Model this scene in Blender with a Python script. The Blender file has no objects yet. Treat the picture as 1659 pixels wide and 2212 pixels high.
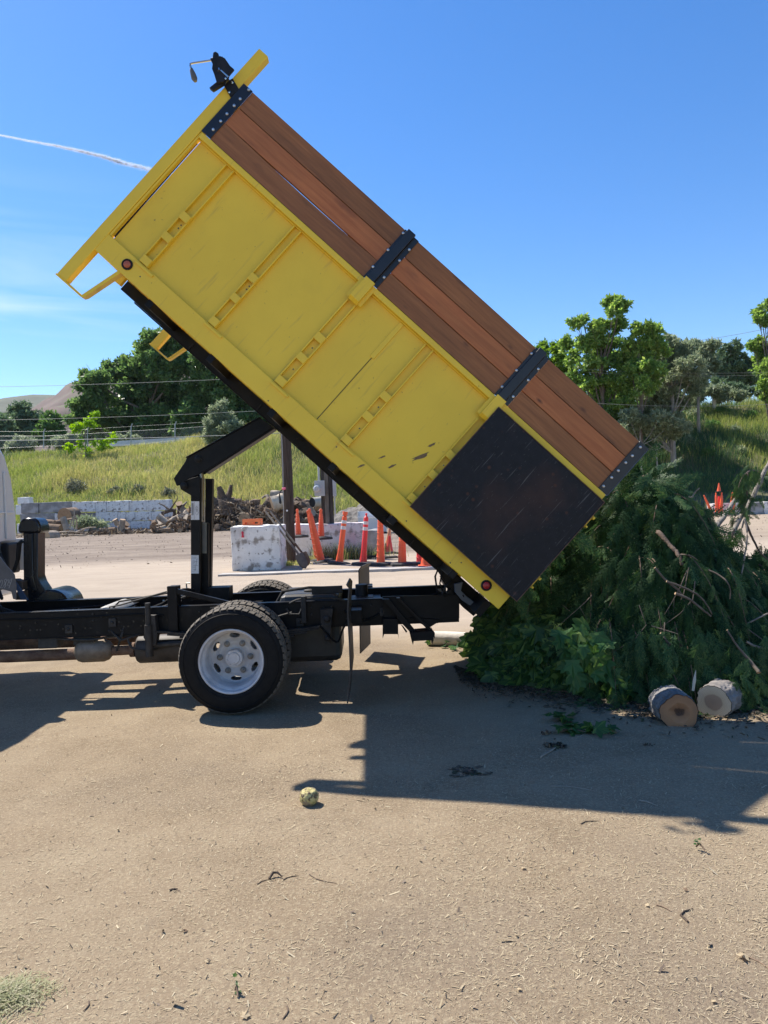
import bpy, bmesh, math, random
import numpy as np
from math import sin, cos, pi, radians, atan2, sqrt
from mathutils import Vector, Matrix
random.seed(7); RNG = np.random.default_rng(11)
sc = bpy.context.scene
col = sc.collection

# ------------------------------------------------------------------ camera
FPX, CXP, CYP = 1598.0, 829.5, 1106.0        # focal length and centre in photo units (1659 x 2212)
CAM_H, ROLL, PITCH = 1.531, 0.0363, -0.0094
_R = np.array([cos(ROLL), 0, -sin(ROLL)]); _U0 = np.array([sin(ROLL), 0, cos(ROLL)]); _F0 = np.array([0, 1., 0])
_F = _F0 * cos(PITCH) + _U0 * sin(PITCH); _U = _U0 * cos(PITCH) - _F0 * sin(PITCH)
cd = bpy.data.cameras.new('camera'); cam = bpy.data.objects.new('camera', cd); col.objects.link(cam)
cd.sensor_fit = 'VERTICAL'; cd.sensor_height = 36; cd.lens = 36 * FPX / 2212; cd.clip_end = 12000; cd.clip_start = 0.05
M = Matrix(((_R[0], _U[0], -_F[0], 0), (_R[1], _U[1], -_F[1], 0), (_R[2], _U[2], -_F[2], CAM_H), (0, 0, 0, 1)))
cam.matrix_world = M
sc.camera = cam

# ------------------------------------------------------------------ light
KX, KY = 0.54, 0.432                            # shadow shift per metre of height (x right, y towards the camera)
SUN_DIR = Vector((-KX, KY, 1)).normalized()
SUN_EL = math.asin(SUN_DIR.z)
w = bpy.data.worlds.new('World'); sc.world = w; w.use_nodes = True
nt = w.node_tree; nt.nodes.clear()
def N(tree, t, **kw):
    n = tree.nodes.new(t)
    for k, v in kw.items():
        setattr(n, k, v)
    return n
sky = N(nt, 'ShaderNodeTexSky', sky_type='NISHITA', sun_disc=False)
sky.sun_elevation = SUN_EL; sky.sun_rotation = atan2(SUN_DIR.x, SUN_DIR.y)
sky.air_density = 1.0; sky.dust_density = 0.3; sky.ozone_density = 1.6; sky.altitude = 600
hs = N(nt, 'ShaderNodeHueSaturation'); hs.inputs['Saturation'].default_value = 1.36; hs.inputs['Value'].default_value = 1.22; hs.inputs['Hue'].default_value = 0.506
bg = N(nt, 'ShaderNodeBackground'); bg.inputs['Strength'].default_value = 0.098
out = N(nt, 'ShaderNodeOutputWorld')
nt.links.new(sky.outputs[0], hs.inputs['Color'])
# thin streaks of high cloud in the sky
tc = N(nt, 'ShaderNodeTexCoord'); mp = N(nt, 'ShaderNodeMapping'); mp.inputs['Scale'].default_value = (1.3, 1.3, 12.0)
mp.inputs['Rotation'].default_value = (0.0, radians(-9), 0)
nz = N(nt, 'ShaderNodeTexNoise'); nz.inputs['Scale'].default_value = 1.7; nz.inputs['Detail'].default_value = 6; nz.inputs['Distortion'].default_value = 0.6
cr = N(nt, 'ShaderNodeValToRGB'); cr.color_ramp.elements[0].position = 0.44; cr.color_ramp.elements[1].position = 0.70
sx = N(nt, 'ShaderNodeSeparateXYZ')
mz = N(nt, 'ShaderNodeMapRange'); mz.inputs['From Min'].default_value = 0.40; mz.inputs['From Max'].default_value = 0.27
mxx = N(nt, 'ShaderNodeMapRange'); mxx.inputs['From Min'].default_value = -0.18; mxx.inputs['From Max'].default_value = -0.5
m1 = N(nt, 'ShaderNodeMath', operation='MULTIPLY'); m2 = N(nt, 'ShaderNodeMath', operation='MULTIPLY'); m3 = N(nt, 'ShaderNodeMath', operation='MULTIPLY')
m3.inputs[1].default_value = 0.55
mix = N(nt, 'ShaderNodeMix', data_type='RGBA')
mix.inputs['B'].default_value = (7.0, 7.6, 8.6, 1)
L = nt.links.new
L(tc.outputs['Generated'], mp.inputs[0]); L(mp.outputs[0], nz.inputs[0]); L(nz.outputs['Fac'], cr.inputs[0])
L(tc.outputs['Generated'], sx.inputs[0]); L(sx.outputs['Z'], mz.inputs['Value']); L(sx.outputs['X'], mxx.inputs['Value'])
L(cr.outputs[0], m1.inputs[0]); L(mz.outputs[0], m1.inputs[1]); L(m1.outputs[0], m2.inputs[0]); L(mxx.outputs[0], m2.inputs[1])
L(m2.outputs[0], m3.inputs[0]); L(m3.outputs[0], mix.inputs['Factor']); L(hs.outputs[0], mix.inputs['A'])
L(mix.outputs['Result'], bg.inputs['Color']); L(bg.outputs[0], out.inputs[0])
sd = bpy.data.lights.new('sun', 'SUN'); sd.energy = 5.0; sd.angle = radians(0.55); sd.color = (1.0, 0.935, 0.84)
so = bpy.data.objects.new('sun', sd); col.objects.link(so)
so.rotation_euler = SUN_DIR.to_track_quat('Z', 'Y').to_euler(); so.location = (0, 0, 30)
sc.view_settings.view_transform = 'Standard'; sc.view_settings.look = 'None'
sc.view_settings.exposure = 0.78; sc.view_settings.gamma = 1
sc.cycles.max_bounces = 8; sc.cycles.transparent_max_bounces = 12

# ------------------------------------------------------------------ placing helpers
def ray(px, py):
    return _F * FPX + _R * (px - CXP) - _U * (py - CYP)
O = np.array([0, 0, CAM_H])
def wp(px, py, Y):                      # photo point at world depth Y
    d = ray(px, py); return Vector(O + d * (Y / d[1]))
def sstep(a, b, x):
    t = min(1, max(0, (x - a) / (b - a))); return t * t * (3 - 2 * t)
def gz(x, y):
    z = 0.37 * sstep(8.6, 14.0, y) + 0.17 * sstep(14, 40, y)
    return z
def gp(px, py):                         # photo point on the ground
    d = ray(px, py); z = 0
    for _ in range(30):
        P = O + d * ((z - CAM_H) / d[2]); z = 0.6 * z + 0.4 * gz(P[0], P[1])
    return Vector(P)
YAW = 0.0231; TB = Vector((0, 5.4757, 0)); TRM = Matrix.Translation(TB) @ Matrix.Rotation(YAW, 4, 'Z')
TRI = TRM.inverted()
_n = np.array([-sin(YAW), cos(YAW), 0])
def tl(px, py, b=0.0):                  # photo point on the truck plane y = b, in truck coordinates
    d = ray(px, py); t = ((np.array(TB) - O) @ _n + b) / (d @ _n)
    return TRI @ Vector(O + d * t)
TH = 0.7636; BX0, BZ0 = 0.8236, 0.7248
def bed(u, v, b):                       # bed coordinates: u forward from the rear edge, v up from the lower rail, b across
    return Vector((BX0 - u * cos(TH) + v * sin(TH), b, BZ0 + u * sin(TH) + v * cos(TH)))
def uv(px, py, b=0.0):
    p = tl(px, py, b); x = p.x - BX0; z = p.z - BZ0
    return (-x * cos(TH) + z * sin(TH), x * sin(TH) + z * cos(TH))

# ------------------------------------------------------------------ materials
MATS = {}
def mat(name, c1, c2=None, rough=0.6, scale=8, metal=0.0, bump=0.0, bscale=60, detail=6, ramp=(0.35, 0.65), stretch=None, rot=None, coord='Object', spec=None):
    if name in MATS: return MATS[name]
    m = bpy.data.materials.new(name); m.use_nodes = True; t = m.node_tree; b = t.nodes['Principled BSDF']
    b.inputs['Roughness'].default_value = rough; b.inputs['Metallic'].default_value = metal
    if spec is not None: b.inputs['Specular IOR Level'].default_value = spec
    tcn = N(t, 'ShaderNodeTexCoord'); mpn = N(t, 'ShaderNodeMapping')
    if stretch: mpn.inputs['Scale'].default_value = stretch
    src_ = tcn.outputs[coord]
    if rot:
        mr_ = N(t, 'ShaderNodeMapping'); mr_.inputs['Rotation'].default_value = rot; t.links.new(src_, mr_.inputs[0]); src_ = mr_.outputs[0]
    t.links.new(src_, mpn.inputs[0])
    n = N(t, 'ShaderNodeTexNoise'); n.inputs['Scale'].default_value = scale; n.inputs['Detail'].default_value = detail; n.inputs['Roughness'].default_value = 0.62
    t.links.new(mpn.outputs[0], n.inputs[0])
    r = N(t, 'ShaderNodeValToRGB'); r.color_ramp.elements[0].position = ramp[0]; r.color_ramp.elements[1].position = ramp[1]
    r.color_ramp.elements[0].color = (*c1, 1); r.color_ramp.elements[1].color = (*(c2 or c1), 1)
    t.links.new(n.outputs['Fac'], r.inputs[0]); t.links.new(r.outputs[0], b.inputs['Base Color'])
    if bump:
        n2 = N(t, 'ShaderNodeTexNoise'); n2.inputs['Scale'].default_value = bscale; n2.inputs['Detail'].default_value = 5
        t.links.new(mpn.outputs[0], n2.inputs[0])
        bp = N(t, 'ShaderNodeBump'); bp.inputs['Strength'].default_value = bump; bp.inputs['Distance'].default_value = 0.02
        t.links.new(n2.outputs['Fac'], bp.inputs['Height']); t.links.new(bp.outputs[0], b.inputs['Normal'])
    MATS[name] = m; return m
def layer(m, c, scale, lo, hi, fac=1.0, stretch=None, rot=None, detail=6, rough=None, offset=(0, 0, 0), kind='noise'):
    """another noise-shaped coat of colour over a material (stains, chips, dirt)"""
    t = m.node_tree; b = t.nodes['Principled BSDF']; src = b.inputs['Base Color'].links[0].from_socket
    tcn = N(t, 'ShaderNodeTexCoord'); mpn = N(t, 'ShaderNodeMapping'); mpn.inputs['Location'].default_value = offset
    if stretch: mpn.inputs['Scale'].default_value = stretch
    src_ = tcn.outputs['Object']
    if rot:
        mr_ = N(t, 'ShaderNodeMapping'); mr_.inputs['Rotation'].default_value = rot; t.links.new(src_, mr_.inputs[0]); src_ = mr_.outputs[0]
    t.links.new(src_, mpn.inputs[0])
    if kind == 'noise':
        n = N(t, 'ShaderNodeTexNoise'); n.inputs['Scale'].default_value = scale; n.inputs['Detail'].default_value = detail; o = n.outputs['Fac']
    else:
        n = N(t, 'ShaderNodeTexVoronoi'); n.inputs['Scale'].default_value = scale; o = n.outputs['Distance']
    t.links.new(mpn.outputs[0], n.inputs[0])
    r = N(t, 'ShaderNodeMapRange'); r.inputs['From Min'].default_value = lo; r.inputs['From Max'].default_value = hi; r.inputs['To Max'].default_value = fac
    t.links.new(o, r.inputs['Value'])
    x = N(t, 'ShaderNodeMix', data_type='RGBA'); x.inputs['B'].default_value = (*c, 1)
    t.links.new(r.outputs[0], x.inputs['Factor']); t.links.new(src, x.inputs['A']); t.links.new(x.outputs['Result'], b.inputs['Base Color'])
    if rough is not None:
        rs = b.inputs['Roughness']; y = N(t, 'ShaderNodeMix', data_type='FLOAT')
        if rs.links: t.links.new(rs.links[0].from_socket, y.inputs['A'])
        else: y.inputs['A'].default_value = rs.default_value
        y.inputs['B'].default_value = rough
        t.links.new(r.outputs[0], y.inputs['Factor']); t.links.new(y.outputs['Result'], rs)
    return m
def leafmat(name, cols, trans=0.35, rough=0.55, spec=0.3):
    if name in MATS: return MATS[name]
    m = bpy.data.materials.new(name); m.use_nodes = True; t = m.node_tree; b = t.nodes['Principled BSDF']
    g = N(t, 'ShaderNodeNewGeometry'); r = N(t, 'ShaderNodeValToRGB')
    els = r.color_ramp.elements
    while len(els) < len(cols): els.new(0.5)
    for i, c in enumerate(cols):
        els[i].position = i / (len(cols) - 1); els[i].color = (*c, 1)
    t.links.new(g.outputs['Random Per Island'], r.inputs[0])
    b.inputs['Roughness'].default_value = rough; b.inputs['Specular IOR Level'].default_value = spec
    t.links.new(r.outputs[0], b.inputs['Base Color'])
    if trans:
        tr = N(t, 'ShaderNodeBsdfTranslucent'); mx = N(t, 'ShaderNodeMixShader'); mx.inputs[0].default_value = trans
        hs_ = N(t, 'ShaderNodeHueSaturation'); hs_.inputs['Hue'].default_value = 0.485; hs_.inputs['Value'].default_value = 1.5; hs_.inputs['Saturation'].default_value = 1.1
        t.links.new(r.outputs[0], hs_.inputs['Color']); t.links.new(hs_.outputs[0], tr.inputs['Color'])
        o = [n for n in t.nodes if n.type == 'OUTPUT_MATERIAL'][0]
        t.links.new(b.outputs[0], mx.inputs[1]); t.links.new(tr.outputs[0], mx.inputs[2]); t.links.new(mx.outputs[0], o.inputs[0])
    MATS[name] = m; return m

BR = (0, -TH, 0)     # turns object space so that x runs along the tipped bed
yellow = mat('yellow_paint', (0.80, 0.545, 0.040), (0.87, 0.60, 0.046), rough=0.40, scale=1.6, bump=0.28, bscale=5, spec=0.4)
layer(yellow, (0.55, 0.38, 0.05), 2.3, 0.60, 0.82, 0.35, rough=0.6)
layer(yellow, (0.22, 0.13, 0.05), 38, 0.70, 0.76, 0.7, rough=0.8)
layer(yellow, (0.42, 0.27, 0.06), 6, 0.62, 0.78, 0.5, stretch=(5, 1, .5), rot=BR, detail=8)

black = mat('black_frame_paint', (0.005, 0.0055, 0.007), (0.011, 0.011, 0.012), rough=0.42, scale=12, bump=0.05, bscale=60, spec=.16)
layer(black, (0.06, 0.048, 0.036), 4, 0.55, 0.9, 0.3, rough=0.8)
matte = mat('black_steel', (0.008, 0.009, 0.011), (0.02, 0.02, 0.022), rough=0.5, scale=10, bump=0.05, spec=.25)
dusty = mat('dusty_chassis', (0.014, 0.013, 0.012), (0.05, 0.042, 0.034), rough=0.7, scale=14, bump=0.15)
bracketm = mat('satin_black_bracket', (0.008, 0.010, 0.016), (0.012, 0.014, 0.022), rough=0.36, scale=9)
rust = mat('rusty_iron', (0.10, 0.05, 0.03), (0.20, 0.12, 0.075), rough=0.85, scale=14, bump=0.3)
galv = mat('galvanised_bolt', (0.45, 0.46, 0.48), (0.62, 0.62, 0.63), rough=0.35, metal=0.9)
chrome = mat('steel_rod', (0.5, 0.5, 0.5), rough=0.2, metal=1.0)
rubber = mat('tyre_rubber', (0.006, 0.006, 0.0065), (0.011, 0.0105, 0.010), rough=0.72, scale=20, bump=0.1, bscale=90, spec=.2)
tread = mat('tyre_tread', (0.10, 0.088, 0.072), (0.17, 0.145, 0.115), rough=0.9, scale=25, bump=0.2)
rimm = mat('painted_rim', (0.42, 0.42, 0.44), (0.56, 0.56, 0.57), rough=0.42, scale=9)
layer(rimm, (0.25, 0.21, 0.18), 11, 0.55, 0.8, 0.6)
white_paint = mat('white_cab_paint', (0.72, 0.73, 0.74), (0.78, 0.78, 0.78), rough=0.18, scale=2, spec=0.6)
layer(white_paint, (0.55, 0.5, 0.42), 3, 0.55, 0.9, 0.4)
wood1 = mat('cedar_board', (0.22, 0.080, 0.024), (0.37, 0.145, 0.046), rough=0.6, scale=5, stretch=(0.55, 7, 9), rot=BR, bump=0.12, bscale=9, detail=9, ramp=(.3, .7))
layer(wood1, (0.05, 0.018, 0.010), 3.2, 0.60, 0.74, 0.8, rot=BR, stretch=(.8, 1, 2.2))
layer(wood1, (0.07, 0.022, 0.012), 7, 0.13, 0.03, 0.85, rot=BR, stretch=(.45, .2, 1.1), kind='voronoi')
layer(wood1, (0.09, 0.045, 0.022), 1.6, 0.42, 0.72, 0.55, rot=BR, stretch=(.5, 1, 2.5), offset=(4, 0, 2), rough=.75)
wood2 = mat('red_cedar_board', (0.36, 0.105, 0.030), (0.52, 0.180, 0.055), rough=0.6, scale=5, stretch=(0.55, 7, 9), rot=BR, bump=0.12, bscale=9, detail=9, ramp=(.3, .7))
layer(wood2, (0.10, 0.03, 0.015), 3.2, 0.60, 0.76, 0.7, rot=BR, stretch=(.8, 1, 2.2), offset=(3, 0, 1))
layer(wood2, (0.07, 0.022, 0.012), 7, 0.11, 0.03, 0.85, rot=BR, stretch=(.4, .2, 1.0), kind='voronoi', offset=(1, 2, 3))
plate = mat('rusty_black_plate', (0.003, 0.0038, 0.0075), (0.007, 0.008, 0.013), rough=0.5, scale=16, bump=0.12, bscale=70, spec=.3)
layer(plate, (0.085, 0.045, 0.032), 1.5, 0.54, 0.72, 0.6, rough=0.85, offset=(.62, 0, .3), detail=9)
layer(plate, (0.09, 0.04, 0.025), 9, 0.16, 0.04, 0.8, rough=0.85, kind='voronoi', stretch=(1, .1, 1), offset=(.3, 0, .2))
layer(plate, (0.26, 0.25, 0.24), 9, 0.66, 0.74, 0.4, stretch=(7, 1, .30), rot=BR, detail=7)
layer(plate, (0.13, 0.13, 0.13), 60, 0.66, 0.74, 0.6, stretch=(3, 1, .6), rot=BR)
layer(wood2, (0.20, 0.085, 0.035), 1.6, 0.45, 0.72, 0.5, rot=BR, stretch=(.5, 1, 2.5), offset=(1, 0, 7), rough=.75)
red_lens = mat('red_lens', (0.35, 0.02, 0.02), rough=0.25)
amber_lens = mat('amber_lens', (0.42, 0.10, 0.045), rough=0.25)
glass_dark = mat('dark_window', (0.02, 0.025, 0.03), rough=0.08)
sticker = mat('white_decal', (0.60, 0.60, 0.60), (0.72, 0.72, 0.72), rough=0.45, scale=30)
grey_print = mat('grey_print', (0.16, 0.16, 0.17), rough=0.6)
paint_scratch = mat('bare_scuff', (0.10, 0.07, 0.04), (0.22, 0.14, 0.06), rough=0.7, scale=60)

# ------------------------------------------------------------------ mesh helpers
SPLIT = {'spring_hanger', 'pivot_pin', 'hydraulic_line', 'cable', 'flap_bracket', 'sawn_face', 'lug_nut', 'bolt', 'frame_bolt', 'bolt_hole', 'drain_hole', 'rear_bracket', 'brake_line', 'brake_valve', 'crossmember', 'latch', 'stop_tab', 'timber_post', 'tank_cap', 'exhaust_pipe', 'spring_pin', 'lit_rail_hole', 'reflective_band', 'hose_clip', 'engine_cover', 'relay_box', 'safety_prop', 'bed_hinge', 'plate_edge', 'top_rail', 'corner_brace', 'bed_subframe', 'headboard_rail', 'breaker_box', 'bin_body', 'bin_rim'}
class MB:
    def __init__(s): s.v = []; s.f = []; s.m = []; s.cur = 0
    def add(s, vs, fs):
        o = len(s.v); s.v += [tuple(p) for p in vs]; s.f += [[i + o for i in q] for q in fs]; s.m += [s.cur] * len(fs); return s
    def box(s, x0, x1, y0, y1, z0, z1, M=None):
        vs = [Vector((x, y, z)) for x in (x0, x1) for y in (y0, y1) for z in (z0, z1)]
        if M is not None: vs = [M @ p for p in vs]
        return s.add(vs, [(0, 1, 3, 2), (4, 6, 7, 5), (0, 4, 5, 1), (2, 3, 7, 6), (0, 2, 6, 4), (1, 5, 7, 3)])
    def ubox(s, u0, u1, v0, v1, b0, b1):
        vs = [bed(u, v, b) for u in (u0, u1) for b in (b0, b1) for v in (v0, v1)]
        return s.add(vs, [(0, 1, 3, 2), (4, 6, 7, 5), (0, 4, 5, 1), (2, 3, 7, 6), (0, 2, 6, 4), (1, 5, 7, 3)])
    def hexa(s, A, B):      # two quads
        return s.add(list(A) + list(B), [(0, 1, 2, 3), (7, 6, 5, 4), (0, 4, 5, 1), (1, 5, 6, 2), (2, 6, 7, 3), (3, 7, 4, 0)])
    def prism(s, pts, b0, b1):      # polygon of truck-plane (x, z) points pushed from y = b0 to b1
        n = len(pts); A = [Vector((p[0], b0, p[-1])) for p in pts]; B = [Vector((p[0], b1, p[-1])) for p in pts]
        return s.add(A + B, [tuple(range(n)), tuple(range(2 * n - 1, n - 1, -1))] + [(i, i + n, (i + 1) % n + n, (i + 1) % n) for i in range(n)])
    def ppx(s, pix, b0, b1, bp=None):      # the same with photo points measured on the plane y = bp (default b0)
        return s.prism([tl(x, y, b0 if bp is None else bp) for x, y in pix], b0, b1)
    def tube(s, pts, rad, n=8, cap=True, jit=0.0):
        pts = [Vector(p) for p in pts]; k = len(pts)
        if not hasattr(rad, '__len__'): rad = [rad] * k
        ref = Vector((0.13, 0.31, 0.94)).normalized(); o = len(s.v); f = []
        for i, p in enumerate(pts):
            d = (pts[min(i + 1, k - 1)] - pts[max(i - 1, 0)]).normalized()
            a = d.cross(ref)
            if a.length < 0.05: a = d.cross(Vector((1, 0, 0)))
            a.normalize(); c = d.cross(a)
            for j in range(n):
                t = 2 * pi * j / n; q = rad[i] * (1 + jit * random.uniform(-1, 1)); s.v.append(tuple(p + (a * cos(t) + c * sin(t)) * q))
        for i in range(k - 1):
            for j in range(n):
                f.append([o + i * n + j, o + i * n + (j + 1) % n, o + (i + 1) * n + (j + 1) % n, o + (i + 1) * n + j])
        if cap: f += [[o + j for j in range(n)][::-1], [o + (k - 1) * n + j for j in range(n)]]
        s.f += f; s.m += [s.cur] * len(f); return s
    def lathe(s, c, prof, n=32, ax='y', cap=None):     # profile of (radius, offset along the axis)
        c = Vector(c); o = len(s.v); k = len(prof); f = []
        for r_, h in prof:
            for j in range(n):
                t = 2 * pi * j / n
                if ax == 'y': p = Vector((r_ * cos(t), h, r_ * sin(t)))
                elif ax == 'z': p = Vector((r_ * cos(t), r_ * sin(t), h))
                else: p = Vector((h, r_ * cos(t), r_ * sin(t)))
                s.v.append(tuple(c + p))
        for i in range(k - 1):
            for j in range(n):
                f.append([o + i * n + j, o + i * n + (j + 1) % n, o + (i + 1) * n + (j + 1) % n, o + (i + 1) * n + j])
        if cap is None: cap = prof[0][0] < .06 or prof[-1][0] < 1e-4
        if cap and prof[0][0] > 1e-4: f.append([o + j for j in range(n)][::-1])
        if cap and prof[-1][0] > 1e-4: f.append([o + (k - 1) * n + j for j in range(n)])
        s.f += f; s.m += [s.cur] * len(f); return s
    def parts(s):           # loose pieces, those that touch kept together
        par = list(range(len(s.v)))
        def fd(a):
            while par[a] != a: par[a] = par[par[a]]; a = par[a]
            return a
        for f in s.f:
            for i in f[1:]:
                a, b = fd(f[0]), fd(i)
                if a != b: par[a] = b
        g = {}
        for i in range(len(s.v)): g.setdefault(fd(i), []).append(i)
        bx = [[set(ix), [min(s.v[i][k] for i in ix) for k in range(3)], [max(s.v[i][k] for i in ix) for k in range(3)]] for ix in g.values()]
        ch = True
        while ch:
            ch = False
            for i in range(len(bx)):
                for j in range(i + 1, len(bx)):
                    a, b = bx[i], bx[j]
                    if all(a[1][k] - .006 <= b[2][k] and b[1][k] - .006 <= a[2][k] for k in range(3)):
                        bx[i] = [a[0] | b[0], [min(a[1][k], b[1][k]) for k in range(3)], [max(a[2][k], b[2][k]) for k in range(3)]]; del bx[j]; ch = True; break
                if ch: break
        out = []
        for b in bx:
            m = MB(); mp = {}
            for i in sorted(b[0]): mp[i] = len(m.v); m.v.append(s.v[i])
            for f, k in zip(s.f, s.m):
                if f[0] in b[0]: m.f.append([mp[i] for i in f]); m.m.append(k)
            out.append(m)
        return out
    def build(s, name, mats, parent=None, bevel=0.0, smooth=False, loc=None):
        if name in SPLIT:
            for q in s.parts(): o = q.build_(name, mats, parent, bevel, smooth, loc)
            return o
        return s.build_(name, mats, parent, bevel, smooth, loc)
    def build_(s, name, mats, parent=None, bevel=0.0, smooth=False, loc=None):
        me = bpy.data.meshes.new(name); me.from_pydata(s.v, [], s.f)
        if not isinstance(mats, (list, tuple)): mats = [mats]
        for m in mats: me.materials.append(m)
        if len(mats) > 1: me.polygons.foreach_set('material_index', s.m)
        bm = bmesh.new(); bm.from_mesh(me); bmesh.ops.recalc_face_normals(bm, faces=bm.faces); bm.to_mesh(me); bm.free()
        if smooth: me.shade_smooth(); me.set_sharp_from_angle(angle=radians(smooth if smooth is not True else 40))
        me.update()
        o = bpy.data.objects.new(name, me); col.objects.link(o)
        if parent is not None: o.parent = parent
        if loc is not None: o.location = loc
        if bevel:
            b = o.modifiers.new('bevel', 'BEVEL'); b.width = bevel; b.segments = 2; b.limit_method = 'ANGLE'; b.angle_limit = radians(50)
        return o
def tag(o, label=None, cat=None, group=None, kind=None):
    if label: o['label'] = label
    if cat: o['category'] = cat
    if group: o['group'] = group
    if kind: o['kind'] = kind
    return o
def empty(name, loc=(0, 0, 0), rz=0.0):
    o = bpy.data.objects.new(name, None); col.objects.link(o); o.location = loc; o.rotation_euler = (0, 0, rz); o.empty_display_size = 0.1; return o
def npmesh(name, V, F, mats, mi=None, parent=None, loc=None, smooth=False):
    """V (n,3), F (m,k) arrays"""
    V = np.asarray(V, dtype=np.float32).reshape(-1, 3); F = np.asarray(F, dtype=np.int32); m, k = F.shape
    me = bpy.data.meshes.new(name); me.vertices.add(len(V)); me.vertices.foreach_set('co', V.ravel())
    me.loops.add(m * k); me.loops.foreach_set('vertex_index', F.ravel())
    me.polygons.add(m); me.polygons.foreach_set('loop_start', np.arange(0, m * k, k, dtype=np.int32)); me.polygons.foreach_set('loop_total', np.full(m, k, dtype=np.int32))
    if not isinstance(mats, (list, tuple)): mats = [mats]
    for x in mats: me.materials.append(x)
    if mi is not None: me.polygons.foreach_set('material_index', np.asarray(mi, dtype=np.int32))
    me.update(calc_edges=True)
    if smooth: me.shade_smooth()
    o = bpy.data.objects.new(name, me); col.objects.link(o)
    if parent is not None: o.parent = parent
    if loc is not None: o.location = loc
    return o
def rot_rand(n):                       # n random rotation matrices
    q = RNG.normal(size=(n, 4)); q /= np.linalg.norm(q, axis=1)[:, None]; w_, x, y, z = q.T
    return np.stack([np.stack([1 - 2 * (y * y + z * z), 2 * (x * y - z * w_), 2 * (x * z + y * w_)], -1), np.stack([2 * (x * y + z * w_), 1 - 2 * (x * x + z * z), 2 * (y * z - x * w_)], -1), np.stack([2 * (x * z - y * w_), 2 * (y * z + x * w_), 1 - 2 * (x * x + y * y)], -1)], 1)
def copy_tree(o, parent=None):
    c = o.copy(); col.objects.link(c); c.parent = parent
    for ch in [x for x in list(col.objects) if x.parent == o]: copy_tree(ch, c)
    return c
# ================================================================== the dump truck
truck = empty('dump_truck', TB, YAW)
tag(truck, 'flatbed dump truck with yellow wood-sided bed tipped up over a brush pile', 'dump truck')
BW = 2.40                                     # bed width
def both(fn): fn(0); fn(1)

# ---- bed body: sheet sides, floor, front bulkhead
m = MB()
m.ubox(0.0, 3.945, 0.10, 1.13, 0.040, 0.046)
m.ubox(0.0, 3.945, 0.10, 1.13, BW - .046, BW - .040)
m.ubox(0.01, 3.94, 0.03, 0.05, 0.08, BW - .08)
m.ubox(3.905, 3.94, 0.0, 1.16, 0.047, BW - .047)
m.ubox(3.91, 3.935, 1.161, 1.62, 0.10, BW - .10)
body = m.build('dump_bed', yellow, truck)
m = MB(); m.ubox(0.0, 4.02, 0.0, 0.155, 0.0, 0.07); m.build('bottom_rail', yellow, body, bevel=.004)
m = MB(); m.ubox(0.0, 4.02, 0.0, 0.155, BW - .07, BW); m.build('bottom_rail', yellow, body, bevel=.004)
m = MB(); m.ubox(-0.03, 3.96, 1.122, 1.167, -0.012, 0.06); m.ubox(-0.03, 3.955, 1.112, 1.1215, 0.012, 0.039); m.build('top_rail', yellow, body, bevel=.005)
m = MB(); m.ubox(-0.03, 3.96, 1.122, 1.167, BW - .06, BW + .012); m.build('top_rail', yellow, body, bevel=.005)
# stake ribs with their little cover plates
def rib(u0, u1, top, side=0):
    def B(a, b, c, d, e, f):
        m.ubox(a, b, c, d, *( (e, f) if not side else (BW - f, BW - e)))
    m = MB()
    B(u1 - .012, u1, .157, top, 0.006, .0398); B(u0, u0 + .012, .157, top, 0.006, .0398)
    for a, b in ((.588, .650), (.392, .452), (.160, .222)): B(u0 + .003, u1 - .003, a, b, -.004, .0055)
    B(u1 - .16, u1 + .01, .126, .146, -.012, -.0002)          # weld bar at the foot
    m.build('stake_rib', yellow, body, bevel=.003)
for u0, u1, tp in ((3.605, 3.69, 1.111), (2.945, 3.02, 1.111), (2.285, 2.37, .975), (1.635, 1.72, 1.111), (0.985, 1.064, .96)):
    rib(u0, u1, tp); rib(u0, u1, 1.11, 1)
mm = MB()
for u_ in (3.653, 2.982, 2.333, 1.675, 1.024):
    for v_ in (.530, .318 if u_ < 2.4 else .56):
        c = bed(u_ - .008, v_, .0385); mm.lathe(c, [(.0055, 0), (.0055, .001), (0, .0012)], n=8)
mm.build('drain_hole', glass_dark, body)
m = MB(); m.ubox(.02, .42, .126, .146, -.010, -.0002); m.build('weld_bar', yellow, body, bevel=.003)
# seam and cover strip
m = MB(); m.ubox(1.930, 1.968, .77, 1.111, .030, .0395); m.build('cover_strip', yellow, body, bevel=.003)
m = MB(); m.ubox(1.946, 1.951, .158, .769, .0375, .0398); m.build('seam', matte, body)
# front gap of the side sheet, its shadow drawn as a flat black strip
m = MB(); m.add([bed(3.942, .17, .0392), bed(3.957, .17, .0392), bed(3.957, 1.09, .0392), bed(3.951, 1.09, .0392)], [(0, 1, 2, 3)]); m.build('front_gap_shade', matte, body)
m = MB(); m.ubox(3.958, 3.974, .156, 1.62, .004, .06); m.build('front_flange', yellow, body, bevel=.002)
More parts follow.
